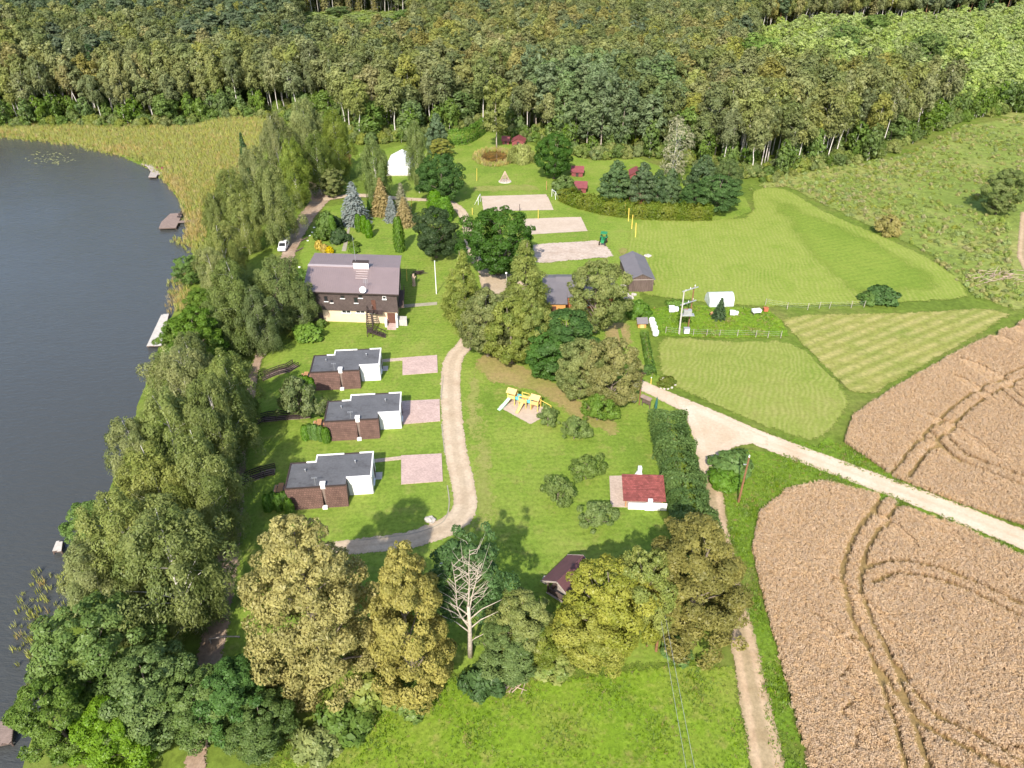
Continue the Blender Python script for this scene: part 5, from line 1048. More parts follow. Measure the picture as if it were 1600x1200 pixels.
# barn
e = gable('barn', 'dark weathered plank barn with grey roof beside the mown field', 'barn', (24.2, 135.2), R(2.5), 5.0, 11.0, 2.9, 4.1, 'oldwood', 'grey_roof', 'y', 0.3)
for k in range(16): MB().box(0.02 + k * 0.31, -0.05 - 0.015 * (k % 3), 0.0, 0.30 + k * 0.31, -0.004, 2.88).build('plank', M['oldwood'], e)
MB().box(1.2, -0.13, 0.0, 3.9, -0.085, 2.5).build('barn_door', M['oldwood'], e); MB().box(-0.05, -0.13, 2.75, 5.05, -0.085, 2.86).build('beam', M['deck'], e)
for s, q in ((-0.05, 1), (5.05, 1)):
    bt = MB()
    for k in range(12): bt.box(min(s, s * 0.99), 0.1 + k * 0.9, 0, max(s, s * 0.99) + 0.01, 0.95 + k * 0.9, 2.85)
    bt.build('side_boards', M['oldwood'], e)
# brick house with wing
b0 = G(900, 463, 3.0)
e = gable('brick_house', 'orange brick house with dark grey roof behind the olive lindens', 'house', (G(872, 463, 3)[0], b0[1] + 0.3), R(-1), 11.0, 9.5, 2.9, 4.7, 'brick', 'grey_roof', 'x', 0.4)
wg = MB().box(-2.6, -2.6, 0, 1.4, 6.0, 2.7).build('wing_wall', M['orange'], e)
MB().box(-1.4, -2.68, 0.05, -0.4, -2.6, 2.0).build('door', M['brown_door'], e)
MB().hexa([(-3.0, -3.0, 2.62), (1.75, -3.0, 2.62), (1.75, 4.7, 4.5), (-3.0, 4.7, 4.5)], [(-3.0, -3.0, 2.75), (1.75, -3.0, 2.75), (1.75, 4.7, 4.63), (-3.0, 4.7, 4.63)]).build('wing_roof', M['grey_roof'], e)
MB().hexa([(-3.0, 4.702, 4.5), (1.0, 4.702, 4.5), (1.0, 9.9, 2.7), (-3.0, 9.9, 2.7)], [(-3.0, 4.702, 4.63), (1.0, 4.702, 4.63), (1.0, 9.9, 2.83), (-3.0, 9.9, 2.83)]).build('wing_roof', M['grey_roof'], e)
window(e, 3.4, 0, 1.0, 1.2, 1.1, 'y', panes=2); window(e, 6.5, 0, 1.0, 1.2, 1.1, 'y', panes=2)
# small orange well house
w0 = G(997, 512); e = gable('well_house', 'small orange shed with mauve roof next to the white wrapped bales', 'shed', tuple(w0), R(3), 1.5, 1.5, 1.3, 1.9, 'orange', 'grey_roof', 'x', 0.3, 0.07)
MB().box(0.4, -0.05, 0.1, 1.1, -0.004, 1.15).build('door', M['play'], e)
s0 = G(533, 258, 0); e = gable('garden_shed', 'small orange wooden shed at the forest edge beyond the earth path', 'shed', tuple(s0), R(10), 3.0, 3.0, 2.0, 3.0, 'wood', 'wood', 'y', 0.3, 0.08); MB().box(1.0, -0.05, 0.1, 2.0, -0.004, 1.7).build('door', M['brown_door'], e)
# red huts
for (px, py, w, d, al, lb) in ((893, 276, 3.2, 4.2, 'x', 'dark red roofed hut, upper one beside the round maple'), (896, 301, 3.4, 4.6, 'x', 'dark red roofed hut just above the yellow-green hedge'), (984, 280, 3.6, 4.6, 'y', 'dark red roofed hut hidden between the dark pines'),
                           (800, 228, 4.0, 4.0, 'y', 'dark red roofed hut behind the weeping willow'), (785, 226, 2.2, 2.2, 'x', 'tiny red hut left of the willow'), (985, 318, 4.0, 2.4, 'x', 'reddish roofed hut peeping over the clipped hedge')):
    e = gable('red_hut', lb, 'hut', tuple(G(px, py)), R(-6), w, d, 1.5, 2.5, 'redhut', 'redhut', al, 0.35, 0.08, 'dark red huts near the forest'); MB().box(w / 2 - 0.4, -0.06, 0.05, w / 2 + 0.4, -0.004, 1.4).build('door', M['dark'], e)
# red tiled barbecue pavilion
p0 = G(976, 794); e = thing('barbecue_pavilion', 'red tiled pavilion with white back wall on tan paving', 'pavilion', (p0[0], p0[1], 0.12), R(-2))
PW, PD = 5.0, 3.7
rz_ = lambda y: 1.2 + 1.35 * y / 3.7
rf = MB().hexa([(-0.25, 0.0, rz_(0)), (PW + 0.3, 0.0, rz_(0)), (PW + 0.3, PD, rz_(PD)), (-0.25, PD, rz_(PD))], [(-0.25, 0.0, rz_(0) + 0.08), (PW + 0.3, 0.0, rz_(0) + 0.08), (PW + 0.3, PD, rz_(PD) + 0.08), (-0.25, PD, rz_(PD) + 0.08)]).build('roof_frame', M['wood'], e)
rows = MB(); n = 14
for k in range(n):
    y0, y1 = (PD + 0.1) * k / n - 0.1, (PD + 0.1) * (k + 1) / n - 0.1; z0, z1 = rz_(y0) + 0.09, rz_(y1) + 0.09
    rows.hexa([(-0.3, y0, z0), (PW + 0.35, y0, z0), (PW + 0.35, y1, z1 - 0.02), (-0.3, y1, z1 - 0.02)], [(-0.3, y0, z0 + 0.09), (PW + 0.35, y0, z0 + 0.09), (PW + 0.35, y1, z1 + 0.03), (-0.3, y1, z1 + 0.03)])
rows.build('roof_tiles', M['redtile'], e)
MB().box(0.4, -0.32, -0.1, PW + 0.5, -0.12, 1.05).build('back_wall', M['white'], e)
cc = MB().box(2.6, -0.5, 0, 3.9, -0.33, 1.3).build('fireplace', M['white'], e); MB().box(2.9, -0.55, 1.3, 3.5, -0.2, 1.9).build('chimney', M['white'], cc)
for xx, yy in ((0.1, PD - 0.2), (PW - 0.1, PD - 0.2), (0.1, 0.15), (PW - 0.1, 0.15)): MB().box(xx - 0.08, yy - 0.08, -0.1, xx + 0.08, yy + 0.08, rz_(yy)).build('post', M['wood'], e)
g0 = G(997, 757); e = thing('garden_grill', 'white tapering chimney grill at the back of the tan terrace', 'grill', (g0[0], g0[1], 0.1), 0); e.scale = (1.25, 1.25, 1.15)
MB().prism([(-0.55, -0.4), (0.55, -0.4), (0.55, 0.4), (-0.55, 0.4)], 0, 0.9).build('base', M['white'], e)
MB().box(-0.35, -0.42, 0.9, 0.35, -0.4, 1.25).build('fire_opening', M['brick'], e)
MB().hexa([(-0.55, -0.4, 0.902), (0.55, -0.4, 0.902), (0.55, 0.4, 0.902), (-0.55, 0.4, 0.902)], [(-0.2, -0.1, 1.9), (0.2, -0.1, 1.9), (0.2, 0.3, 1.9), (-0.2, 0.3, 1.9)]).build('hood', M['white'], e)
MB().box(-0.2, -0.1, 1.902, 0.2, 0.3, 2.6).build('flue', M['white'], e)
# brown gazebo
e = gable('gazebo', 'maroon roofed open gazebo half hidden behind the lemon green tree', 'gazebo', (6.6, 54.6), R(50), 4.4, 3.4, 0.1, 0.2, 'deck', 'maroon', 'x', 0.0, 0.02)
for ch in list(e.children): bpy.data.objects.remove(ch)
MB().box(0, 0, -0.1, 4.4, 3.4, 0.15).build('floor', M['deck'], e)
for xx in (0.15, 4.25):
    for yy in (0.15, 3.25): MB().box(xx - 0.08, yy - 0.08, 0.15, xx + 0.08, yy + 0.08, 2.3).build('post', M['oldwood'], e)
for s in (0, 1):
    q = [(-0.4, -0.5, 2.1), (4.8, -0.5, 2.1), (4.8, 1.7, 3.5), (-0.4, 1.7, 3.5)] if s == 0 else [(-0.4, 1.704, 3.5), (4.8, 1.704, 3.5), (4.8, 3.9, 2.1), (-0.4, 3.9, 2.1)]
    MB().hexa(q, [(a, b, c + 0.09) for a, b, c in q]).build('roof_slope', M['maroon'], e)
for xx in (-0.42, 4.8):
    rl = MB(); rl.bar((xx + 0.01, -0.5, 2.1), (xx + 0.01, 1.7, 3.55), 0.05, 0.2); rl.bar((xx + 0.01, 1.7, 3.55), (xx + 0.01, 3.9, 2.1), 0.05, 0.2); rl.build('barge_board', M['deck'], e)
MB().box(0.2, 3.0, 0.15, 4.2, 3.2, 0.9).box(0.2, 0.2, 0.15, 0.4, 3.0, 0.9).build('low_rail', M['oldwood'], e)
# white party tent
t0 = G(606, 274); e = thing('party_tent', 'white party tent with peaked front at the forest edge', 'tent', (t0[0], t0[1], 0), R(0)); TW = (G(641, 274) - t0)[0]; TD = 10.0
MB().box(-0.3, -0.8, 0, TW + 0.3, TD, 0.45).build('tent_floor', M['concrete'], e)
MB().add([(0, 0, 0.45), (TW, 0, 0.45), (TW, 0, 3.0), (TW / 2, 0, 4.6), (0, 0, 3.0), (0, TD, 0.45), (TW, TD, 0.45), (TW, TD, 3.0), (TW / 2, TD, 4.6), (0, TD, 3.0)], [(0, 1, 2, 3, 4), (6, 5, 9, 8, 7), (0, 4, 9, 5), (1, 6, 7, 2)]).build('tent_wall', M['plastic'], e)
for s in (0, 1):
    q = [(-0.2, -0.25, 2.93), (TW / 2, -0.25, 4.65), (TW / 2, TD + 0.2, 4.65), (-0.2, TD + 0.2, 2.93)] if s == 0 else [(TW / 2 + 0.003, -0.25, 4.65), (TW + 0.2, -0.25, 2.93), (TW + 0.2, TD + 0.2, 2.93), (TW / 2 + 0.003, TD + 0.2, 4.65)]
    MB().hexa(q, [(a, b, c + 0.05) for a, b, c in q]).build('tent_roof', M['plastic'], e)
MB().box(-0.1, -0.08, 2.85, TW + 0.1, -0.01, 3.0).build('front_beam', M['steel'], e)
for k in range(4): MB().box(0.4 + k * (TW - 0.8) / 3 - 0.06, -0.1, 0.45, 0.4 + k * (TW - 0.8) / 3 + 0.06, -0.02, 2.85).build('post', M['plastic'], e)
# plastic greenhouse
q0 = G(1108, 480); e = thing('greenhouse', 'rounded translucent plastic greenhouse on the garden plot', 'greenhouse', (q0[0], q0[1], 0), R(4)); GW, GD, n = (G(1147, 480) - q0)[0], 3.2, 9
V_ = []; F_ = []
for xx in (0, GW):
    for k in range(n): a = math.pi * k / (n - 1); V_.append((xx, GD / 2 - GD / 2 * math.cos(a), 0.5 * (k not in (0, n - 1)) + 1.9 * math.sin(a)))
F_ = [(k, k + 1, n + k + 1, n + k) for k in range(n - 1)]; 
MB().add(V_, F_ + [tuple(range(n)), tuple(range(2 * n - 1, n - 1, -1))]).build('film_cover', M['film'], e)
for j in range(5):
    xx = GW * j / 4; MB().tube([(xx, GD / 2 - GD / 2 * 0.985 * math.cos(math.pi * k / 8), 0.48 * (k not in (0, 8)) + 1.87 * math.sin(math.pi * k / 8)) for k in range(9)], 0.03, 5).build('hoop', M['steel'], e)
MB().box(GW - 0.01, 1.1, 0.02, GW + 0.05, 2.1, 1.8).build('door', M['plastic'], e)

# ------------------------------------------------------------------ decks and jetties at the lake
def deck(label, poly, z, mat, walk=None, name='jetty', bdir=None, rail=False):
    w = W(poly, z); org = w.mean(0); e = thing(name, label, 'jetty', (org[0], org[1], z)); L = w - org
    d0 = (L[1] - L[0]) / np.hypot(*(L[1] - L[0])); n0 = np.array([-d0[1], d0[0]])
    mb = MB(); a = L @ d0; lo, hi = a.min(), a.max(); wd0 = 0.22; k = lo                      # boards across the deck
    while k < hi:
        m = k + wd0 / 2; xs_ = []
        for i in range(len(L)):
            p, q = L[i], L[(i + 1) % len(L)]; pa, qa = p @ d0, q @ d0
            if (pa - m) * (qa - m) < 0: t = (m - pa) / (qa - pa); xs_.append((p + (q - p) * t) @ n0)
        xs_.sort()
        for s0, s1 in zip(xs_[::2], xs_[1::2]):
            c = [d0 * u_ + n0 * v_ for u_, v_ in ((k, s0), (k + wd0 - 0.015, s0), (k + wd0 - 0.015, s1), (k, s1))]; mb.prism([tuple(q) for q in c], 0.0, 0.05)
        k += wd0
    o = mb.build('deck_boards', M[mat], e); o['kind'] = 'stuff'
    fr = MB()
    for i in range(len(L)): p, q = L[i] * 0.98, L[(i + 1) % len(L)] * 0.98; fr.bar((*p, -0.12), (*q, -0.12), 0.1, 0.22)
    fr.build('frame', M['oldwood'], e)
    for i in range(len(L)): MB().tube([(*(L[i] * 0.94), -2.2), (*(L[i] * 0.94), -0.02)], 0.09, 6).build('pile', M['oldwood'], e)
    if walk:
        ww = W(walk, z) - org; t = MB()
        for p, q in zip(ww[:-1], ww[1:]):
            dd = q - p; ln = np.hypot(*dd); dd /= ln; nn = np.array([-dd[1], dd[0]]) * 0.75; s = 0.0
            while s < ln: u0, u1 = p + dd * s, p + dd * min(ln, s + 0.2); t.prism([tuple(u0 - nn), tuple(u1 - nn), tuple(u1 + nn), tuple(u0 + nn)], -0.003, 0.045); s += 0.22
        o = t.build('walkway', M[mat], e); o['kind'] = 'stuff'
        for p in ww: MB().tube([(*p, -2.2), (*p, -0.02)], 0.08, 6).build('pile', M['oldwood'], e)
    return e
deck('pale angled deck at the end of the long walkway through the reeds', [(220, 256), (236, 257), (249, 269), (262, 267), (262, 271), (246, 273), (244, 277), (232, 277), (236, 268), (230, 260)], -1.45, 'deck', [(256, 270), (290, 268), (330, 267)])
deck('brown angular deck on the water below the reeds', [(248, 357), (252, 347), (266, 334), (286, 332), (280, 345), (275, 356)], -1.4, 'deck_dark', [(276, 347), (304, 345)])
deck('small pale platform on the shore left of the weeping birches', [(272, 430), (275, 419), (289, 417), (289, 426)], -1.4, 'deck')
deck('long pale promenade strip along the shore', [(229, 541), (252, 492), (264, 490), (252, 540)], -1.4, 'concrete')
deck('small platform with white edge peeping out below the shore birches', [(82, 861), (88, 846), (98, 846), (96, 861)], -1.4, 'concrete')
deck('brown jetty cut by the left picture edge at the bottom', [(-40, 1172), (-10, 1130), (22, 1124), (18, 1160)], -1.3, 'deck_dark')
def chair(label, px, py, z, col, rz):
    p = G(px, py, z); e = thing('deck_chair', label, 'chair', (p[0], p[1], z), rz, 'deck chairs')
    MB().box(-0.32, -0.3, 0.32, 0.32, 0.35, 0.4).build('seat', M[col], e); MB().hexa([(-0.32, 0.35, 0.38), (0.32, 0.35, 0.38), (0.32, 0.43, 0.36), (-0.32, 0.43, 0.36)], [(-0.32, 0.62, 1.05), (0.32, 0.62, 1.05), (0.32, 0.69, 1.03), (-0.32, 0.69, 1.03)]).build('backrest', M[col], e)
    for a in (-0.28, 0.28):
        for b in (-0.26, 0.3): MB().box(a - 0.035, b - 0.035, 0, a + 0.035, b + 0.035, 0.32).build('leg', M[col], e)
chair('red wooden deck chair on the pale angled deck', 249, 266, -1.4, 'redhut', 1.2); chair('red wooden deck chair at the walkway end of the pale deck', 255, 267, -1.4, 'redhut', 0.6)
chair('dark deck chair on the far corner of the brown deck', 281, 336, -1.35, 'dark', -0.8); chair('dark deck chair in the inner corner of the brown deck', 279, 340, -1.35, 'dark', -1.1)

# ------------------------------------------------------------------ white van
vp = GT(444, 389); dv = GT(454, 372) - vp; rzv = math.atan2(dv[1], dv[0]) - math.pi / 2
e = thing('parked_van', 'white van parked on the earth path under the lakeside birches', 'van', (vp[0], vp[1], zt(*vp) + 0.05), rzv)
prof = [(-2.2, 0.35), (-2.25, 0.75), (-2.05, 0.98), (-1.25, 1.12), (-0.55, 1.72), (-0.2, 1.82), (1.9, 1.84), (2.15, 1.6), (2.2, 0.4)]    # nose towards the viewer
b = MB(); w_ = 0.88; n = len(prof); b.v = [(x_ * (1 - 0.09 * (max(z_ - 1.0, 0) / 0.8)), y_, z_) for x_ in (-w_, w_) for y_, z_ in prof]
b.f = [tuple(range(n)), tuple(range(2 * n - 1, n - 1, -1))] + [(i, n + i, n + (i + 1) % n, (i + 1) % n) for i in range(n)]
bd = b.build('body', M['carwhite'], e); bv = bd.modifiers.new('soft', 'BEVEL'); bv.width = 0.07; bv.segments = 2
MB().add([(-0.74, -1.235, 1.16), (0.74, -1.235, 1.16), (0.68, -0.6, 1.7), (-0.68, -0.6, 1.7)], [(0, 1, 2, 3)]).build('windscreen', M['glass'], e)
for s in (-1, 1):
    MB().add([(s * 0.885, -1.0, 1.12), (s * 0.885, 0.9, 1.12), (s * 0.825, 0.8, 1.6), (s * 0.825, -0.6, 1.6)], [(0, 1, 2, 3)]).build('side_window', M['glass'], e)
    MB().box(s * 0.62 - 0.16, -2.27, 0.72, s * 0.62 + 0.16, -2.2, 0.88).build('headlight', M['steel'], e); MB().box(s * 0.75 - 0.08, 2.17, 0.8, s * 0.75 + 0.08, 2.23, 1.2).build('tail_light', M['redhut'], e)
    MB().box(s * 0.98 - 0.09, -1.0, 1.05, s * 0.98 + 0.09, -0.9, 1.2).build('mirror', M['rubber'], e)
    for yy in (-1.35, 1.35):
        wh = MB().lathe([(0.0, -0.1), (0.3, -0.1), (0.33, -0.05), (0.33, 0.05), (0.3, 0.1), (0, 0.1)], 14).build('wheel', M['rubber'], e); wh.location = (s * 0.8, yy, 0.33); wh.rotation_euler = (0, R(90), 0)
        MB().lathe([(0, -0.115), (0.19, -0.115), (0.19, 0.115), (0, 0.115)], 12).build('hub', M['steel'], wh)
tg_ = MB().hexa([(-0.7, 2.15, 1.78), (0.7, 2.15, 1.78), (0.7, 2.2, 1.72), (-0.7, 2.2, 1.72)], [(-0.65, 3.0, 2.15), (0.65, 3.0, 2.15), (0.65, 3.02, 2.09), (-0.65, 3.02, 2.09)]).build('tailgate', M['carwhite'], e)

# ------------------------------------------------------------------ posts, poles, lamps
def pole_h(b, t):
    x, y = G(*b); best = None
    for h in np.arange(0.5, 25, 0.1):
        a = y * math.cos(PITCH) - (h - CAM_H) * math.sin(PITCH); py = 600 - FPX * (y * math.sin(PITCH) + (h - CAM_H) * math.cos(PITCH)) / a
        if best is None or abs(py - t[1]) < best[0]: best = (abs(py - t[1]), h, 800 + FPX * x / a, a)
    return x, y, best[1], (t[0] - best[2]) * best[3] / FPX
def pole(name, label, b, t, r, mat, cat='pole', group=None, cap=None):
    x, y, h, dx = pole_h(b, t); e = thing(name, label, cat, (x, y, zt(x, y)), 0, group)
    MB().tube([(0, 0, -0.2), (dx * 0.5, 0, h * 0.5), (dx, 0, h)], [r * 1.15, r, r * 0.85], 8).build('shaft', M[mat], e)
    return e, h, dx
e, h, dx = pole('utility_pole', 'brown utility pole standing in the thicket at the road bend', (1154, 784), (1171, 713), 0.14, 'polewood', group='utility poles')
MB().tube([(dx, 0, h), (dx, 0, h + 0.3)], [0.1, 0.08], 8).build('insulator', M['white'], e); MB().bar((dx - 0.5, 0.05, h - 1.3), (dx, 0, h - 1.2), 0.1).build('bracket', M['steel'], e); poleB = (e.location.x + dx, e.location.y, h)
e, h, dx = pole('utility_pole', 'brown double utility pole in front of the ochre tree', (1025, 1018), (1034, 955), 0.14, 'polewood', group='utility poles')
MB().tube([(-0.9, 0.7, -0.2), (dx - 0.05, 0.05, h * 0.92)], [0.14, 0.11], 8).build('strut', M['polewood'], e)
for s in (-0.25, 0.25): MB().tube([(dx + s, 0, h - 0.25), (dx + s, 0, h + 0.2)], [0.07, 0.06], 8).build('insulator', M['white'], e)
MB().box(dx - 0.4, -0.05, h - 0.4, dx + 0.4, 0.05, h - 0.28).build('crossarm', M['polewood'], e); pa = Vector((e.location.x + dx, e.location.y, h))
for s, lb in ((-0.25, 'left'), (0.25, 'right')):
    a = pa + Vector((s, 0, 0.15)); bq = Vector((14.5 + s * 2.2, 2.0, 9.5)); pts = [a.lerp(bq, k / 12) - Vector((0, 0, 1.2 * 4 * (k / 12) * (1 - k / 12))) for k in range(13)]
    o = MB().tube(pts, 0.018, 4).build('power_cable', M['steel'], None); tag(o, '%s power cable running down across the bottom meadow from the double pole' % lb, 'cable', 'power cables over the bottom meadow')
e, h, dx = pole('utility_pole', 'slim brown pole with a side arm where the gravel road begins', (999, 632), (1003, 581), 0.1, 'polewood', group='utility poles'); MB().bar((dx, 0, h - 0.1), (dx + 0.7, 0, h - 0.1), 0.1).build('arm', M['dark'], e)
e, h, dx = pole('flagpole', 'white flagpole on the lawn right of the main house', (682, 460), (679, 408), 0.09, 'plastic'); MB().lathe([(0, 0), (0.12, 0.06), (0, 0.14)], 8, (dx, 0, h)).build('finial', M['plastic'], e)
e, h, dx = pole('lamp_post', 'lamp post with white head between the big oak and the larch', (793, 455), (791, 428), 0.06, 'concrete', 'lamp'); MB().lathe([(0.05, 0), (0.2, 0.1), (0.22, 0.28), (0.08, 0.4), (0, 0.42)], 10, (dx, 0, h)).build('lamp_head', M['white'], e)
for k, (b_, t_) in enumerate((((977, 333), (977, 314)), ((982, 345), (983, 325)), ((987, 357), (989, 335)), ((993, 370), (994, 348)))):
    e, h, dx = pole('goal_post', 'yellow upright post beside the hedge, %s of four counted from the hedge' % ('first', 'second', 'third', 'fourth')[k], b_, t_, 0.11, 'yellow', 'post', 'four yellow posts on the sports lawn'); MB().lathe([(0.13, 0), (0.13, 0.06), (0, 0.09)], 8, (dx, 0, h)).build('cap', M['yellow'], e)
for b_, t_, c_, lb in (((841, 343), (841, 328), 'yellow', 'yellow net post on the edge of the middle sand court'), ((745, 283), (745, 264), 'yellow', 'thin yellow post left below the pond'), ((636, 440), (635, 422), 'yellow', 'short yellow post on the lawn beside the main house'), ((812, 330), (812, 320), 'dark', 'dark net post on the edge of the upper sand court'),
                     ((854, 297), (854, 284), 'wood', 'wooden post at the hedge end above the upper sand court'), ((643, 323), (643, 312), 'yellow', 'short yellow post by the gravel drive below the tent'), ((1017, 600), (1018, 589), 'yellow', 'yellow gas post with white cap at the road start'), ((738, 336), (738, 326), 'yellow', 'short yellow post between drive and upper sand court')):
    e, h, dx = pole('marker_post', lb, b_, t_, 0.08, c_, 'post'); MB().lathe([(0.1, 0), (0.1, 0.12), (0, 0.16)], 8, (dx, 0, h)).build('cap', M['white' if 'white cap' in lb else c_], e)
def goal(label, px, py, w, rz):
    p = G(px, py); e = thing('football_goal', label, 'goal', (p[0], p[1], 0.05), rz, 'white goal frames at the upper court')
    for s in (-1, 1): MB().tube([(s * w / 2, 0, 0), (s * w / 2, 0, 2.1)], 0.06, 6).build('goal_post', M['plastic'], e); MB().tube([(s * w / 2, 0.02, 2.05), (s * w / 2, 1.0, 0.05)], 0.04, 6).build('back_stay', M['plastic'], e)
    MB().tube([(-w / 2, 0, 2.1), (w / 2, 0, 2.1)], 0.06, 6).build('crossbar', M['plastic'], e)
goal('white goal frame at the left end of the upper sand court', 749, 318, 2.6, R(80)); goal('white goal frame at the right end of the upper sand court', 865, 310, 2.6, R(-70))
# transformer on two poles
x1, y1, h1, d1 = pole_h((1061, 521), (1069, 455)); x2, y2, h2, d2 = pole_h((1075, 513), (1084, 453)); e = thing('transformer_station', 'pole mounted transformer on two poles in the garden plot', 'transformer', (x1, y1, 0)); bx_, by_ = x2 - x1, y2 - y1
h2 = h1
MB().tube([(0, 0, -0.2), (d1, 0, h1)], [0.15, 0.11], 8).build('leg', M['concrete'], e); MB().tube([(bx_, by_, -0.2), (bx_ + d2, by_, h2)], [0.15, 0.11], 8).build('leg', M['polewood'], e)
for f in (0.99, 0.68): MB().bar((-0.5, -0.02, h1 * f), (bx_ + 0.7, by_, h1 * f), 0.16).build('crossarm', M['steel'], e)
for f in (0.99, 0.68):
    for k in range(3): MB().tube([(0.1 + k * bx_ / 2, k * by_ / 2, h1 * f + 0.08), (0.1 + k * bx_ / 2, k * by_ / 2, h1 * f + 0.4)], 0.06, 6).build('insulator', M['white'], e)
MB().box(-0.1, -0.1, h1 * 0.42, bx_ + 0.3, 0.9, h1 * 0.42 + 0.12).build('platform', M['steel'], e); tk = MB().box(0.35, 0.1, h1 * 0.42 + 0.121, bx_ - 0.25, 0.8, h1 * 0.42 + 1.1).build('tank', M['steel'], e)
for k in range(5): MB().box(0.4 + k * 0.16, 0.02, h1 * 0.42 + 0.25, 0.45 + k * 0.16, 0.1, h1 * 0.42 + 0.95).build('fin', M['steel'], tk)
for k in range(3): MB().lathe([(0.05, 0), (0.07, 0.1), (0.03, 0.3), (0, 0.31)], 6, (0.5 + k * 0.28, 0.45, h1 * 0.42 + 1.1)).build('bushing', M['brick'], tk)
cb = G(1072, 521); e = thing('switch_cabinet', 'pale blue switch cabinet at the foot of the transformer', 'cabinet', (cb[0], cb[1], 0), R(4)); MB().box(-0.5, -0.3, 0.1, 0.5, 0.3, 1.15).build('housing', M['steel'], e); MB().box(-0.45, -0.33, 0.15, 0.45, -0.302, 1.1).build('door', M['plastic'], e); MB().box(-0.55, -0.36, 1.15, 0.55, 0.36, 1.22).build('lid', M['steel'], e)
# white wrapped bales
for k, (px, py) in enumerate(((1018, 505), (1020, 511), (1022, 517), (1024, 524))):
    p = G(px, py); e = thing('wrapped_bale', 'white wrapped bale, %s of four in the row by the orange shed' % ('farthest', 'second farthest', 'second nearest', 'nearest')[k], 'bale', (p[0], p[1], 0), R(20 * k), 'white wrapped bales in a row')
    MB().lathe([(0, 0.0), (0.5, 0.02), (0.58, 0.2), (0.6, 0.6), (0.57, 1.0), (0.45, 1.13), (0.12, 1.18), (0, 1.18)], 14).build('wrap', M['plastic'], e, True); MB().lathe([(0.595, 0.5), (0.612, 0.52), (0.612, 0.56), (0.595, 0.58)], 14).build('tape_seam', M['steel'], e)
# garden odds and ends
def hive(label, px, py, w, d, h, mat='white', cat='box', legs=0.15):
    p = G(px, py); e = thing('hive_box', label, cat, (p[0], p[1], 0), R(random.uniform(-12, 12)), 'white boxes and tubs on the garden plot')
    MB().box(-w / 2, -d / 2, legs, w / 2, d / 2, legs + h).build('box', M[mat], e); MB().box(-w / 2 - 0.06, -d / 2 - 0.06, legs + h, w / 2 + 0.06, d / 2 + 0.06, legs + h + 0.1).build('lid', M['steel' if mat == 'white' else mat], e)
    for a in (-1, 1):
        for b in (-1, 1): MB().box(a * w * 0.42 - 0.04, b * d * 0.42 - 0.04, 0, a * w * 0.42 + 0.04, b * d * 0.42 + 0.04, legs).build('leg', M['oldwood'], e)
hive('taller white box left of the transformer', 1049, 487, 1.0, 0.9, 0.9, 'plastic'); hive('lower white box right behind the taller one at the transformer', 1056, 486, 0.8, 0.8, 0.5, 'plastic')
hive('white tub on thin legs right of the greenhouse', 1181, 491, 1.6, 0.9, 0.4, 'plastic', 'tub', 0.55); hive('white container below the greenhouse', 1144, 492, 0.9, 0.8, 0.6, 'plastic', 'container'); hive('small pale container beside the white one below the greenhouse', 1150, 492, 0.6, 0.6, 0.45, 'plastic', 'container'); hive('reddish brown box next to the white tub', 1196, 486, 0.8, 0.7, 0.6, 'brick', 'box', 0.05)
p = G(1116, 494); e = thing('wheelbarrow', 'orange wheelbarrow lying on the garden plot', 'wheelbarrow', (p[0], p[1], 0), R(-35)); MB().hexa([(-0.4, -0.25, 0.3), (0.4, -0.25, 0.3), (0.4, 0.25, 0.3), (-0.4, 0.25, 0.3)], [(-0.8, -0.4, 0.65), (0.6, -0.4, 0.65), (0.6, 0.4, 0.65), (-0.8, 0.4, 0.65)]).build('tray', M['wood'], e)
for s in (-1, 1): MB().bar((-0.8, s * 0.2, 0.25), (1.2, s * 0.32, 0.5), 0.05).build('handle', M['wood'], e); MB().bar((0.4, s * 0.28, 0.0), (0.4, s * 0.28, 0.36), 0.05).build('leg', M['steel'], e)
wh = MB().lathe([(0, -0.05), (0.2, -0.05), (0.2, 0.05), (0, 0.05)], 12).build('wheel', M['rubber'], e); wh.location = (-0.85, 0, 0.2); wh.rotation_euler = (R(90), 0, 0)
def fence(label, pts):
    w = W(pts); e = thing('wire_fence', label, 'fence', (w[0][0], w[0][1], 0)); w = w - w[0]
    for q in w: MB().tube([(q[0], q[1], -0.2), (q[0] + random.uniform(-.05, .05), q[1], 1.35)], [0.06, 0.05], 6).build('post', M['deck'], e)
    for hz in (0.4, 0.8, 1.2):
        for a, b in zip(w[:-1], w[1:]): MB().tube([(a[0], a[1], hz), (b[0], b[1], hz)], 0.008, 3).build('wire', M['steel'], e)
fence('wire fence with pale posts between the garden plot and the lower mown field', [(1040, 520), (1062, 523), (1083, 524), (1104, 524), (1124, 525), (1152, 525), (1181, 526), (1200, 527), (1220, 527)])
fence('wire fence with pale posts along the lower edge of the big mown field', [(1196, 476), (1230, 482), (1262, 483), (1280, 481), (1296, 481), (1330, 480), (1350, 479)])
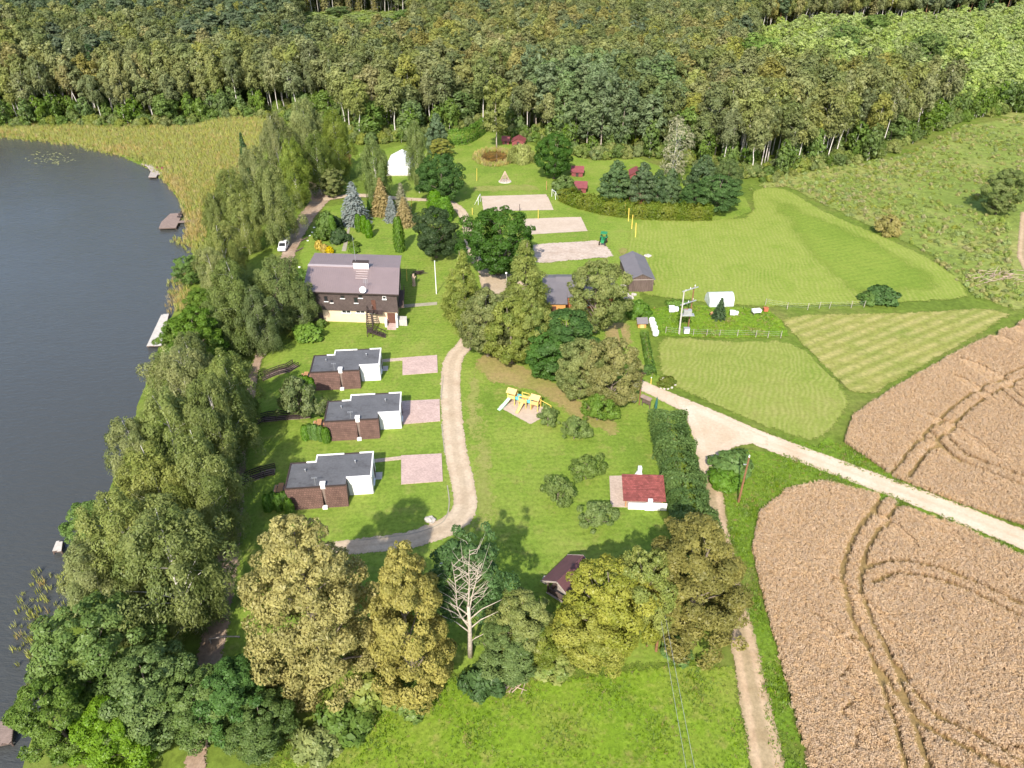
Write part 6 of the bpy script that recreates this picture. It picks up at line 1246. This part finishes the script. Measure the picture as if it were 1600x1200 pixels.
# entry sign group at the road start
p = G(1009, 636); e = thing('notice_board', 'brown wooden notice shelter at the road start', 'notice board', (p[0], p[1], 0), R(-40))
for s in (-0.7, 0.7): MB().box(s - 0.06, -0.06, 0, s + 0.06, 0.06, 1.9).build('post', M['oldwood'], e)
MB().box(-0.62, -0.04, 0.7, 0.62, 0.04, 1.6).build('board', M['oldwood'], e)
for s in (0, 1):
    q = [(-0.95, -0.5, 1.75), (0.95, -0.5, 1.75), (0.95, 0, 2.1), (-0.95, 0, 2.1)] if s == 0 else [(-0.95, 0.003, 2.1), (0.95, 0.003, 2.1), (0.95, 0.5, 1.75), (-0.95, 0.5, 1.75)]
    MB().hexa(q, [(a, b, c + 0.05) for a, b, c in q]).build('roof_slope', M['deck_dark'], e)
x, y, h, dx = pole_h((1021, 664), (1024, 620)); e = thing('folded_parasol', 'dark green folded parasol standing at the upper end of the tall hedge', 'parasol', (x, y, 0)); M['pgreen'] = plain('dark_green_cloth', (0.03, 0.11, 0.09), 0.8); MB().lathe([(0.06, 0.9), (0.22, 1.2), (0.2, h - 1), (0.05, h), (0, h + 0.05)], 10).build('canopy', M['pgreen'], e); MB().tube([(0, 0, -0.1), (0, 0, h * 0.6)], 0.05, 6).build('mast', M['steel'], e); MB().lathe([(0, 0), (0.4, 0), (0.4, 0.1), (0, 0.12)], 10).build('foot', M['concrete'], e)
def rock(label, px, py, s, cat='rock', group=None, flat=0.7, name='rock', mat='stone', terr=False):
    p = GT(px, py) if terr else G(px, py); r = np.random.default_rng(int(px * 7 + py)); bm = bmesh.new(); bmesh.ops.create_icosphere(bm, subdivisions=2, radius=1)
    ph = r.random(3) * 6
    for v in bm.verts:
        k = 1 + 0.22 * math.sin(v.co.x * 3 + ph[0]) * math.sin(v.co.y * 3.3 + ph[1]) + 0.15 * math.sin(v.co.z * 5 + ph[2]) + r.normal(0, 0.05); v.co *= k; v.co.x *= s; v.co.y *= s * r.uniform(0.7, 1); v.co.z = v.co.z * s * flat
    me = bpy.data.meshes.new('rock'); bm.to_mesh(me); bm.free(); me.materials.append(M[mat]); o = link(name, me, None, (p[0], p[1], zt(*p) + s * flat * 0.55)); return tag(o, label, cat, group)
rock('pale boulder on the lawn beside the driveway bend', 672, 815, 0.7); rock('grey boulder on the lawn left of the gazebo', 853, 910, 0.5, flat=1.2); rock('pale upright stone on the flower mound at the road start', 1035, 598, 0.5, flat=1.6)
rock('pale stone post at the foot of the slim brown pole', 990, 628, 0.45, flat=1.8)
for k, (px, py) in enumerate(((491, 356), (488, 364), (484, 369), (481, 377), (468, 418), (464, 432))): rock('small white edging stone on the verge, number %s counted downhill from the spruce garden' % ('one', 'two', 'three', 'four', 'five', 'six')[k], px, py, 0.26, group='white edging stones along the verge', mat='white', terr=True)
for k, (px, py) in enumerate(((972, 458), (979, 461), (984, 464), (990, 461), (986, 466), (978, 467))): rock('pale field stone at the barn corner, %s from the left of the heap' % ('first', 'third', 'fourth', 'sixth', 'fifth', 'second')[k], px, py, 0.55, group='field stones heaped at the barn corner')
for k, (px, py) in enumerate(((1032, 606), (1038, 607), (1044, 607), (1050, 605), (1055, 601))): rock('small pale rim stone of the flower mound, %s from the left' % ('first', 'second', 'third', 'fourth', 'fifth')[k], px, py, 0.22, group='rim stones of the flower mound')
rock('heap of pale stones behind the barn', 1012, 400, 0.8, flat=0.4); rock('pale block at the left wall of the barn', 974, 447, 0.6, mat='concrete')
e = thing('fire_pit', 'ring of dark stones round an ash pit left of the bare trunk', 'fire pit', (*G(697, 887), 0.1)); MB().lathe([(0, 0.02), (0.55, 0.02), (0.6, -0.1)], 12).build('ash', M['rubber'], e)
for k in range(10):
    a = k * 0.628; MB().cbox(0.72 * math.cos(a), 0.72 * math.sin(a), -0.05, 0.36, 0.28, 0.3, a + 0.3).build('stone', M['stone'], e)
def sticks(name, label, px, py, n, L_, mat, spread, hgt, cat):
    p = G(px, py); e = thing(name, label, cat, (p[0], p[1], 0.05), R(10))
    for k in range(n):
        a = random.gauss(0.35, 0.45); x, y = random.gauss(0, spread), random.gauss(0, spread * 0.5); z = max(0.05, hgt * (1 - (x * x + y * y) / (4 * spread * spread)) * random.random()); l = L_ * random.uniform(0.5, 1)
        d = Vector((math.cos(a), math.sin(a), random.gauss(0.0, 0.1))) * l / 2; c_ = Vector((x, y, z + 0.05)); MB().tube([c_ - d, c_ + Vector((0, 0, 0.06)), c_ + d], [0.06, 0.05, 0.025], 5).build('branch', M[mat], e)
M['dry'] = plain('dry_branch', (0.42, 0.31, 0.24), 0.9, 0.1, 0, 0.25)
sticks('brushwood_pile', 'pile of pale dry branches on the bottom meadow', 795, 1071, 46, 2.4, 'dry', 0.75, 0.9, 'branch pile')
sticks('brushwood_pile', 'dark brushwood heap on the lawn right of the main house', 655, 429, 30, 2.0, 'dark', 0.8, 0.8, 'branch pile')
sticks('log_pile', 'long heap of pale logs at the right edge near the far track', 1560, 436, 60, 3.4, 'dry', 3.2, 1.2, 'log pile')
p = G(647, 447); e = thing('tree_stump', 'tall pale tree stump sculpture on the lawn beside the main house', 'stump', (p[0], p[1], 0)); MB().tube([(0, 0, -0.1), (0.05, 0, 1.0), (-0.1, 0, 2.0), (0.1, 0, 2.8)], [0.4, 0.3, 0.3, 0.18], 9).build('bole', M['dry'], e); MB().tube([(0, 0, 1.6), (0.5, 0, 2.3)], [0.18, 0.1], 6).build('limb', M['dry'], e)
p = G(789, 284); e = thing('bonfire_stack', 'cone of stacked poles for a bonfire below the pond', 'bonfire', (p[0], p[1], 0.1))
for k in range(14): a = k * 0.449; MB().tube([(1.5 * math.cos(a), 1.5 * math.sin(a), 0), (0.1 * math.cos(a), 0.1 * math.sin(a), 2.9)], [0.09, 0.06], 5).build('pole', M['dry'], e)
MB().lathe([(1.9, 0.0), (1.8, 0.15), (0, 0.2)], 14).build('ash_bed', M['stone'], e)
for px, py, lb in ((475, 375, 'upper'), (468, 391, 'lower')):
    p = GT(px, py); e = thing('timber_log', '%s dark timber log lying on the verge beside the earth path' % lb, 'log', (p[0], p[1], zt(*p) + 0.15), R(58), 'timber logs on the verge'); MB().tube([(-1.2, 0, 0), (1.2, 0, 0)], 0.17, 8).build('bole', M['oldwood'], e); MB().tube([(1.2, 0, 0), (1.22, 0, 0)], 0.15, 8).build('sawn_end', M['dry'], e)
# low pale rail by the brown path
w = WT([(330, 1006), (352, 999), (374, 997)]); e = thing('path_rail', 'low pale wooden rail across the brown path at the lower left', 'rail', (w[0][0], w[0][1], zt(*w[0])))
for q in w - w[0]: MB().box(q[0] - 0.06, q[1] - 0.06, -0.2, q[0] + 0.06, q[1] + 0.06, 0.9).build('post', M['deck'], e)
for a, b in zip((w - w[0])[:-1], (w - w[0])[1:]): MB().bar((*a, 0.85), (*b, 0.85), 0.08, 0.14).build('rail', M['deck'], e)

# ------------------------------------------------------------------ green tractor
p = G(942, 381); e = thing('tractor', 'small green tractor parked on the corner of the lower sand court', 'tractor', (p[0], p[1], 0.12), R(-15))
MB().hexa([(-0.4, -1.6, 0.7), (0.4, -1.6, 0.7), (0.4, 0.1, 0.7), (-0.4, 0.1, 0.7)], [(-0.36, -1.5, 1.35), (0.36, -1.5, 1.35), (0.38, 0.1, 1.5), (-0.38, 0.1, 1.5)]).build('bonnet', M['green'], e)
MB().box(-0.45, 0.11, 0.6, 0.45, 1.3, 1.0).build('body', M['green'], e); st = MB().box(-0.3, 0.6, 1.0, 0.3, 1.1, 1.2).build('seat', M['rubber'], e)
for sx in (-0.6, 0.6):
    for sy in (0.15, 1.35): MB().box(sx - 0.04, sy - 0.04, 1.0, sx + 0.04, sy + 0.04, 2.3).build('cab_post', M['rubber'], e)
    MB().hexa([(sx - 0.25, 0.2, 1.35), (sx + 0.25, 0.2, 1.35), (sx + 0.25, 1.7, 1.35), (sx - 0.25, 1.7, 1.35)], [(sx - 0.22, 0.4, 1.5), (sx + 0.22, 0.4, 1.5), (sx + 0.22, 1.5, 1.5), (sx - 0.22, 1.5, 1.5)]).build('mudguard', M['green'], e)
    for (yy, r_, wd1) in ((0.95, 0.68, 0.2), (-1.2, 0.42, 0.14)):
        wh = MB().lathe([(0, -wd1), (r_ * 0.9, -wd1), (r_, -wd1 * 0.6), (r_, wd1 * 0.6), (r_ * 0.9, wd1), (0, wd1)], 16).build('wheel', M['rubber'], e); wh.location = (sx * 1.15, yy, r_); wh.rotation_euler = (0, R(90), 0)
        MB().lathe([(0, -wd1 - 0.02), (r_ * 0.5, -wd1 - 0.02), (r_ * 0.5, wd1 + 0.02), (0, wd1 + 0.02)], 12).build('rim', M['yellow'], wh)
MB().box(-0.75, 0.0, 2.3, 0.75, 1.5, 2.4).build('cab_roof', M['green'], e); MB().tube([(0.25, -1.1, 1.3), (0.25, -1.1, 2.2)], 0.05, 6).build('exhaust', M['rubber'], e)

# ------------------------------------------------------------------ playground
p = G(801, 630); q = G(837, 640); ang = math.atan2(q[1] - p[1], q[0] - p[0]); LN = float(np.hypot(*(q - p)))
e = thing('play_structure', 'yellow climbing frame with teal bridges and mint slide on a sand patch', 'playground', (p[0], p[1], 0.1), ang); e.scale = (0.82, 0.82, 0.8); LN /= 0.82
def tower(x, roof, hp):
    for a in (-0.75, 0.75):
        for b in (-0.75, 0.75): MB().box(x + a - 0.06, b - 0.06, 0, x + a + 0.06, b + 0.06, hp + 1.3).build('post', M['yellow'], e)
    MB().box(x - 0.75, -0.75, hp - 0.1, x + 0.75, 0.75, hp).build('platform', M['play2'], e)
    for b in (-0.72, 0.72): MB().box(x - 0.69, b - 0.03, hp + 0.05, x + 0.69, b + 0.03, hp + 0.75).build('side_panel', M['play'], e)
    MB().box(x - 0.7, -0.69, 0.1, x - 0.64, 0.69, hp - 0.12).build('wall_panel', M['play2'], e)
    if roof:
        for s in (0, 1):
            qd = [(x - 1.0, -1.0, hp + 1.3), (x + 1.0, -1.0, hp + 1.3), (x + 1.0, 0, hp + 1.95), (x - 1.0, 0, hp + 1.95)] if s == 0 else [(x - 1.0, 0.004, hp + 1.95), (x + 1.0, 0.004, hp + 1.95), (x + 1.0, 1.0, hp + 1.3), (x - 1.0, 1.0, hp + 1.3)]
            MB().hexa(qd, [(a, b, c + 0.06) for a, b, c in qd]).build('roof_slope', M['play'], e)
    else:
        for b in (-0.75, 0.75): MB().box(x - 0.81, b - 0.05, hp + 1.3, x + 0.81, b + 0.05, hp + 1.42).build('top_rail', M['yellow'], e)
tower(0.0, True, 1.5); tower(LN, True, 1.5); tower(LN * 0.5, False, 1.3)
for x0, x1 in ((0.8, LN * 0.5 - 0.8), (LN * 0.5 + 0.8, LN - 0.8)):
    MB().hexa([(x0, -0.5, 1.4), (x1, -0.5, 1.3), (x1, 0.5, 1.3), (x0, 0.5, 1.4)], [(x0, -0.5, 1.48), (x1, -0.5, 1.38), (x1, 0.5, 1.38), (x0, 0.5, 1.48)]).build('bridge', M['teal'], e)
    for b in (-0.52, 0.52): MB().box(x0, b - 0.03, 1.5, x1, b + 0.03, 2.15).build('bridge_panel', M['teal'], e)
def slide(a, b, w, m_):
    a = Vector(a); b = Vector(b); d = (b - a); side = Vector((-d.y, d.x, 0)).normalized() * w / 2; mid = a.lerp(b, 0.8); mid.z = b.z + 0.12; s = MB()
    for p0, p1 in ((a, mid), (mid, b)):
        s.hexa([p0 - side, p0 + side, p1 + side, p1 - side], [p0 - side + Vector((0, 0, 0.05)), p0 + side + Vector((0, 0, 0.05)), p1 + side + Vector((0, 0, 0.05)), p1 - side + Vector((0, 0, 0.05))])
        for g in (-1, 1): s.hexa([p0 + side * g * 1.01, p0 + side * g * 1.12, p1 + side * g * 1.12, p1 + side * g * 1.01], [p0 + side * g * 1.01 + Vector((0, 0, 0.2)), p0 + side * g * 1.12 + Vector((0, 0, 0.2)), p1 + side * g * 1.12 + Vector((0, 0, 0.2)), p1 + side * g * 1.01 + Vector((0, 0, 0.2))])
    s.build('slide', M[m_], e)
slide((-0.3, -0.8, 1.5), (-1.3, -3.6, 0.1), 0.6, 'mint'); slide((LN * 0.5, -0.8, 1.3), (LN * 0.5 - 0.2, -3.0, 0.1), 0.55, 'play')
MB().tube([(LN + 0.7, 0, 2.6), (LN + 3.4, -0.6, 2.3)], 0.07, 6).build('swing_beam', M['yellow'], e)
for yy in (-1.4, 0.3): MB().tube([(LN + 3.4, -0.6, 2.3), (LN + 3.6, yy, 0)], 0.06, 6).build('swing_leg', M['yellow'], e)
st = MB().box(LN + 1.7, -0.65, 0.5, LN + 2.3, -0.35, 0.55).build('swing_seat', M['rubber'], e)
for xx in (LN + 1.75, LN + 2.25): MB().tube([(xx, -0.4, 0.55), (xx, -0.3, 2.45)], 0.015, 4).build('swing_rope', M['steel'], st)

# ------------------------------------------------------------------ small pond
sheet('pond', smooth_poly(W([(752, 250), (757, 236), (775, 232), (792, 238), (794, 250), (785, 256), (765, 257)]), 4), 0.09, M['pond'], 2)

# ------------------------------------------------------------------ standing wheat, reeds, tall weeds (stuff)
def blades(name, n, h, spread, w, mat, r, lean=0.25, head=False):
    pos, nor, tan, ln, wd1 = [], [], [], [], []
    for k in range(n):
        a = r.random() * 6.28; rr = spread * math.sqrt(r.random()); l = h * r.uniform(0.7, 1.1); d = np.array([r.normal(0, lean), r.normal(0, lean), 1.0]); d /= np.linalg.norm(d)
        pos.append(np.array([rr * math.cos(a), rr * math.sin(a), 0]) + d * l * 0.5); t = r.normal(0, 1, 3); t[2] = 0; nor.append(np.cross(d, t)); tan.append(d); ln.append(l * 0.5); wd1.append(w)
        if head: pos.append(np.array([rr * math.cos(a), rr * math.sin(a), 0]) + d * l); hd = np.array([r.normal(0, 1), r.normal(0, 1), 0.35]); nor.append(np.array([r.normal(0, .4), r.normal(0, .4), 1])); tan.append(hd); ln.append(0.085); wd1.append(0.032)
    V, F = quads(np.array(pos), unit(np.array(nor)), np.array(tan), np.array(ln), np.array(wd1)); return mesh_np(name, V, F, mat, {'tint': ('FACE', r.random(len(pos)))})
LEAF['wheat'] = leaf_mat('ripe_wheat', (0.44, 0.3, 0.17), (0.6, 0.435, 0.27), 0.15, 0.1); LEAF['reed'] = leaf_mat('dry_reed', (0.33, 0.26, 0.09), (0.52, 0.41, 0.17), 0.2, 0.12); LEAF['reed_green'] = leaf_mat('green_reed', (0.26, 0.29, 0.07), (0.4, 0.4, 0.12), 0.2, 0.12)
LEAF['tuft'] = leaf_mat('grass_tuft', (0.11, 0.2, 0.016), (0.2, 0.29, 0.035), 0.3, 0.2); LEAF['tuft_dry'] = leaf_mat('dry_tuft', (0.24, 0.21, 0.07), (0.36, 0.29, 0.12), 0.3, 0.15)
rr_ = np.random.default_rng(5)
WH = [blades('wheat', 16, 0.8, 0.17, 0.021, LEAF['wheat'], rr_, 0.14, True) for _ in range(4)]
WLOW = W([(1176, 860), (1186, 805), (1230, 768), (1285, 755), (1350, 770), (1420, 793), (1510, 830), (1620, 885), (1900, 1010), (2000, 1450), (1330, 1450), (1262, 1200), (1228, 1060), (1196, 950)])
WUP = W([(1320, 692), (1332, 652), (1400, 606), (1500, 550), (1600, 503), (1850, 430), (2050, 560), (1900, 900), (1720, 870), (1600, 822), (1500, 788), (1400, 748)])
TRAM = [W(t) for t in ([(1392, 785), (1350, 840), (1330, 900), (1340, 960), (1370, 1020), (1400, 1100), (1430, 1200), (1470, 1350)], [(1352, 905), (1400, 890), (1480, 905), (1600, 960), (1750, 1030)], [(1390, 1050), (1440, 1120), (1530, 1170), (1640, 1230)], [(1405, 745), (1460, 680), (1530, 620), (1620, 575)], [(1465, 680), (1500, 715), (1570, 745), (1700, 790)], [(1570, 610), (1600, 635), (1680, 680)])]
RUTS = []
for c in TRAM:
    s_ = smooth_poly(c, 8, False); t = np.gradient(s_, axis=0); t /= np.hypot(*t.T)[:, None]; nr = np.c_[-t[:, 1], t[:, 0]]; RUTS += [s_ + nr * 1.0, s_ - nr * 1.0]
for nm, pl, lb in (('wheat_field', WLOW, 'ripe wheat standing in the near field below the gravel road'), ('wheat_field', WUP, 'ripe wheat standing in the field above the gravel road')):
    sheet('field_soil', pl, 0.05, M['soil'], 3)
    P = jitter_grid(pl, 0.21); dd = np.full(len(P), 9.0)
    for rt in RUTS: dd = np.minimum(dd, seg_dist(P, rt, False))
    P = P[dd > 0.44 + rng.uniform(-0.1, 0.06, len(dd))]; dd = None; n = len(P)
    s_ = rng.uniform(0.8, 1.15, n) * (1 + 0.1 * np.sin(P[:, 0] * 0.5) * np.sin(P[:, 1] * 0.6)); ro = rz_only(n)
    lay = np.sin(P[:, 0] * 0.23 + 2) * np.sin(P[:, 1] * 0.19 + 1) + 0.5 * np.sin(P[:, 0] * 0.9 + P[:, 1] * 0.4); lodged = (lay > 0.85) | (seg_dist(P, W([(1330, 1010), (1345, 1080), (1352, 1150)]), False) < 1.6 + 0.6 * np.sin(P[:, 1] * 1.7)); ro[lodged, 2] = 0.4 + rng.normal(0, 0.25, lodged.sum()); ro[:, 0] = np.where(lodged, 0.95, 0) + rng.normal(0, 0.12, n); ro[:, 1] = rng.normal(0, 0.12, n)
    scatter(nm, P, ZT(P) + 0.1, rng.integers(0, 4, n), ro, iso(s_), WH, lb, 'wheat')
RD = [blades('reed', 12, 1.9, 0.5, 0.05, LEAF['reed'], rr_, 0.14) for _ in range(2)] + [blades('reed', 12, 1.7, 0.5, 0.06, LEAF['reed_green'], rr_, 0.16) for _ in range(2)]
REEDS = np.vstack([WT([(425, 190), (408, 183), (300, 191), (150, 190), (0, 192), (-120, 196)]), W([(-120, 208), (0, 218), (60, 222), (110, 230), (150, 239), (186, 247), (218, 256), (234, 266), (256, 288), (272, 306), (292, 326), (345, 330), (385, 285), (415, 235)], -1.9)])
sheet('reed_bed', REEDS, 0.02, M['reedbed'], 4)
def reeds(poly, step, name, lb, k=1.0):
    P = jitter_grid(poly, step * 0.85); n = len(P); d = seg_dist(P, SHORE); g = np.sin(P[:, 0] * 0.07) * np.sin(P[:, 1] * 0.13 + 0.6) + 0.004 * d * 25 - 0.55
    ix = np.where(rng.random(n) < np.clip(g + 1.0, 0.12, 0.88), rng.integers(2, 4, n), rng.integers(0, 2, n)); keep = rng.random(n) < np.clip(0.25 + seg_dist(P, poly) / 4, 0, 1); P = P[keep]; ix = ix[keep]; n = len(P)
    return scatter(name, P, np.maximum(ZT(P), -2.3), ix, rz_only(n), iso(rng.uniform(0.6, 0.95, n) * k), RD, lb, 'reeds')
reeds(REEDS, 0.95, 'reeds', 'wide belt of tan and green reeds at the head of the lake')
reeds(W([(255, 275), (330, 270), (345, 300), (300, 330), (285, 335), (275, 305)], -1.9), 0.8, 'reeds', 'reeds below the walkway of the pale deck')
reeds(W([(285, 335), (320, 320), (330, 420), (300, 400), (268, 378), (288, 360)], -1.9), 0.8, 'reeds', 'tan reeds at the shore beside the brown deck')
reeds(W([(268, 432), (300, 420), (300, 500), (262, 490), (255, 462)], -1.9), 0.8, 'reeds', 'thin reeds between the small platform and the promenade', 0.9)
reeds(W([(10, 960), (40, 900), (70, 870), (110, 900), (105, 960), (95, 1060), (40, 1120), (20, 1040)], -1.9), 1.0, 'reeds', 'sparse reeds in the water at the lower left shore', 0.85)
ang_ = np.linspace(0, 6.28, 30)[:-1]; pc = G(773, 247); RW = np.c_[pc[0] + 7.0 * np.cos(ang_), pc[1] + 9.5 * np.sin(ang_)]; P = jitter_grid(RW, 0.6); e_ = ((P - pc) / np.array([7.0, 9.5])); P = P[np.hypot(*e_.T) > 0.62]; n = len(P)
scatter('reeds', P, ZT(P), rng.integers(0, 4, n), rz_only(n), iso(rng.uniform(0.5, 0.9, n)), RD, 'ring of tan reeds round the small pond', 'reeds')
P = jitter_grid(W([(35, 246), (60, 236), (110, 240), (125, 250), (90, 258), (50, 256)], -2), 0.9); P = P[rng.random(len(P)) < 0.25]; n = len(P)
lp = MB().add([(0.28 * math.cos(a), 0.28 * math.sin(a), 0.02) for a in np.linspace(0.3, 6.1, 9)] + [(0, 0, 0.02)], [(k, k + 1, 9) for k in range(8)]).mesh('lily_pad', plain('lily_pad', (0.3, 0.3, 0.1), 0.5))
scatter('lily_pads', P, np.full(n, -1.99), np.zeros(n, int), rz_only(n), iso(rng.uniform(0.7, 1.3, n)), [lp], 'patch of yellowish lily pads floating near the far reeds', 'lily pads')
# weeds on the meadow at right, tufts on verges and the bottom meadow
MEA = W([(1170, 298), (1185, 284), (1240, 270), (1330, 257), (1420, 240), (1500, 198), (1600, 180), (1750, 176), (1900, 470), (1700, 478), (1595, 488), (1522, 462), (1440, 391), (1300, 326), (1235, 292)])
P = jitter_grid(MEA, 1.35); n = len(P); fr = inside(P, W([(1570, 320), (1700, 310), (1700, 450), (1590, 445)])); P = P[~fr]; n = len(P)
den = np.sin(P[:, 0] * 0.11 + 1) * np.sin(P[:, 1] * 0.09) + 0.4 * np.sin(P[:, 0] * 0.3 + P[:, 1] * 0.2); keep = rng.random(n) < 0.55 + 0.4 * den; P = P[keep]; n = len(P)
scatter('tall_weeds', P, ZT(P), rng.integers(0, 5, n), rz_only(n), iso(rng.uniform(0.28, 0.8, n)), [merged('weed', 0, 'weedy'), merged('weed', 1, 'young'), merged('weed', 0, 'willow'), merged('weed', 1, 'weedy'), merged('weed', 0, 'weed_tan')], 'tall green and tan weeds covering the meadow at right', 'weeds')
TF = [blades('tuft', 12, 0.3, 0.2, 0.03, LEAF['tuft'], rr_, 0.5), blades('tuft', 12, 0.26, 0.22, 0.035, LEAF['tuft'], rr_, 0.7), blades('tuft', 10, 0.34, 0.2, 0.025, LEAF['tuft_dry'], rr_, 0.5)]
def tufts(name, poly, step, lb, k=1.0, dry=0.12):
    P = jitter_grid(poly, step); n = len(P); ix = np.where(rng.random(n) < dry, 2, rng.integers(0, 2, n)); pt = 0.75 + 0.35 * np.sin(P[:, 0] * 0.7 + 1) * np.sin(P[:, 1] * 0.6)
    scatter(name, P, ZT(P) + 0.08, ix, rz_only(n), iso(rng.uniform(0.6, 1.3, n) * k * pt), TF, lb, 'grass')
tufts('meadow_grass', W([(470, 1140), (560, 1098), (700, 1055), (880, 1052), (1040, 1032), (1140, 1040), (1180, 1200), (1210, 1320), (330, 1320), (400, 1200)]), 0.38, 'lush bright green grass of the bottom meadow', 1.0)
tufts('verge_grass', W([(1128, 722), (1152, 702), (1222, 709), (1330, 749), (1450, 794), (1620, 868), (1620, 884), (1430, 797), (1300, 762), (1195, 795), (1180, 860), (1190, 945), (1222, 1040), (1256, 1190), (1290, 1320), (1240, 1320), (1200, 1150), (1178, 1000), (1140, 850)]), 0.42, 'long green grass on the verge between the track and the wheat', 1.4)
tufts('verge_grass', W([(1160, 662), (1275, 696), (1320, 690), (1400, 742), (1500, 780), (1640, 830), (1640, 838), (1400, 756), (1250, 700)]), 0.45, 'long grass on the verge along the upper side of the gravel road', 1.3)
tufts('garden_grass', W([(1012, 484), (1060, 478), (1198, 483), (1232, 526), (1140, 528), (1022, 524)]), 0.6, 'rank grass and weeds of the garden plot', 1.6, 0.2)
tufts('lawn_grass', np.vstack([W([(745, 560), (900, 600), (1020, 660), (1040, 800), (1040, 1020), (720, 1035), (700, 870), (760, 830)])]), 0.6, 'short grass blades on the lower lawn', 0.45, 0.05)
tufts('lawn_grass', W([(520, 515), (680, 490), (690, 545), (620, 555), (600, 545), (470, 560)]), 0.7, 'short grass blades on the lawn before the main house', 0.5, 0.1)
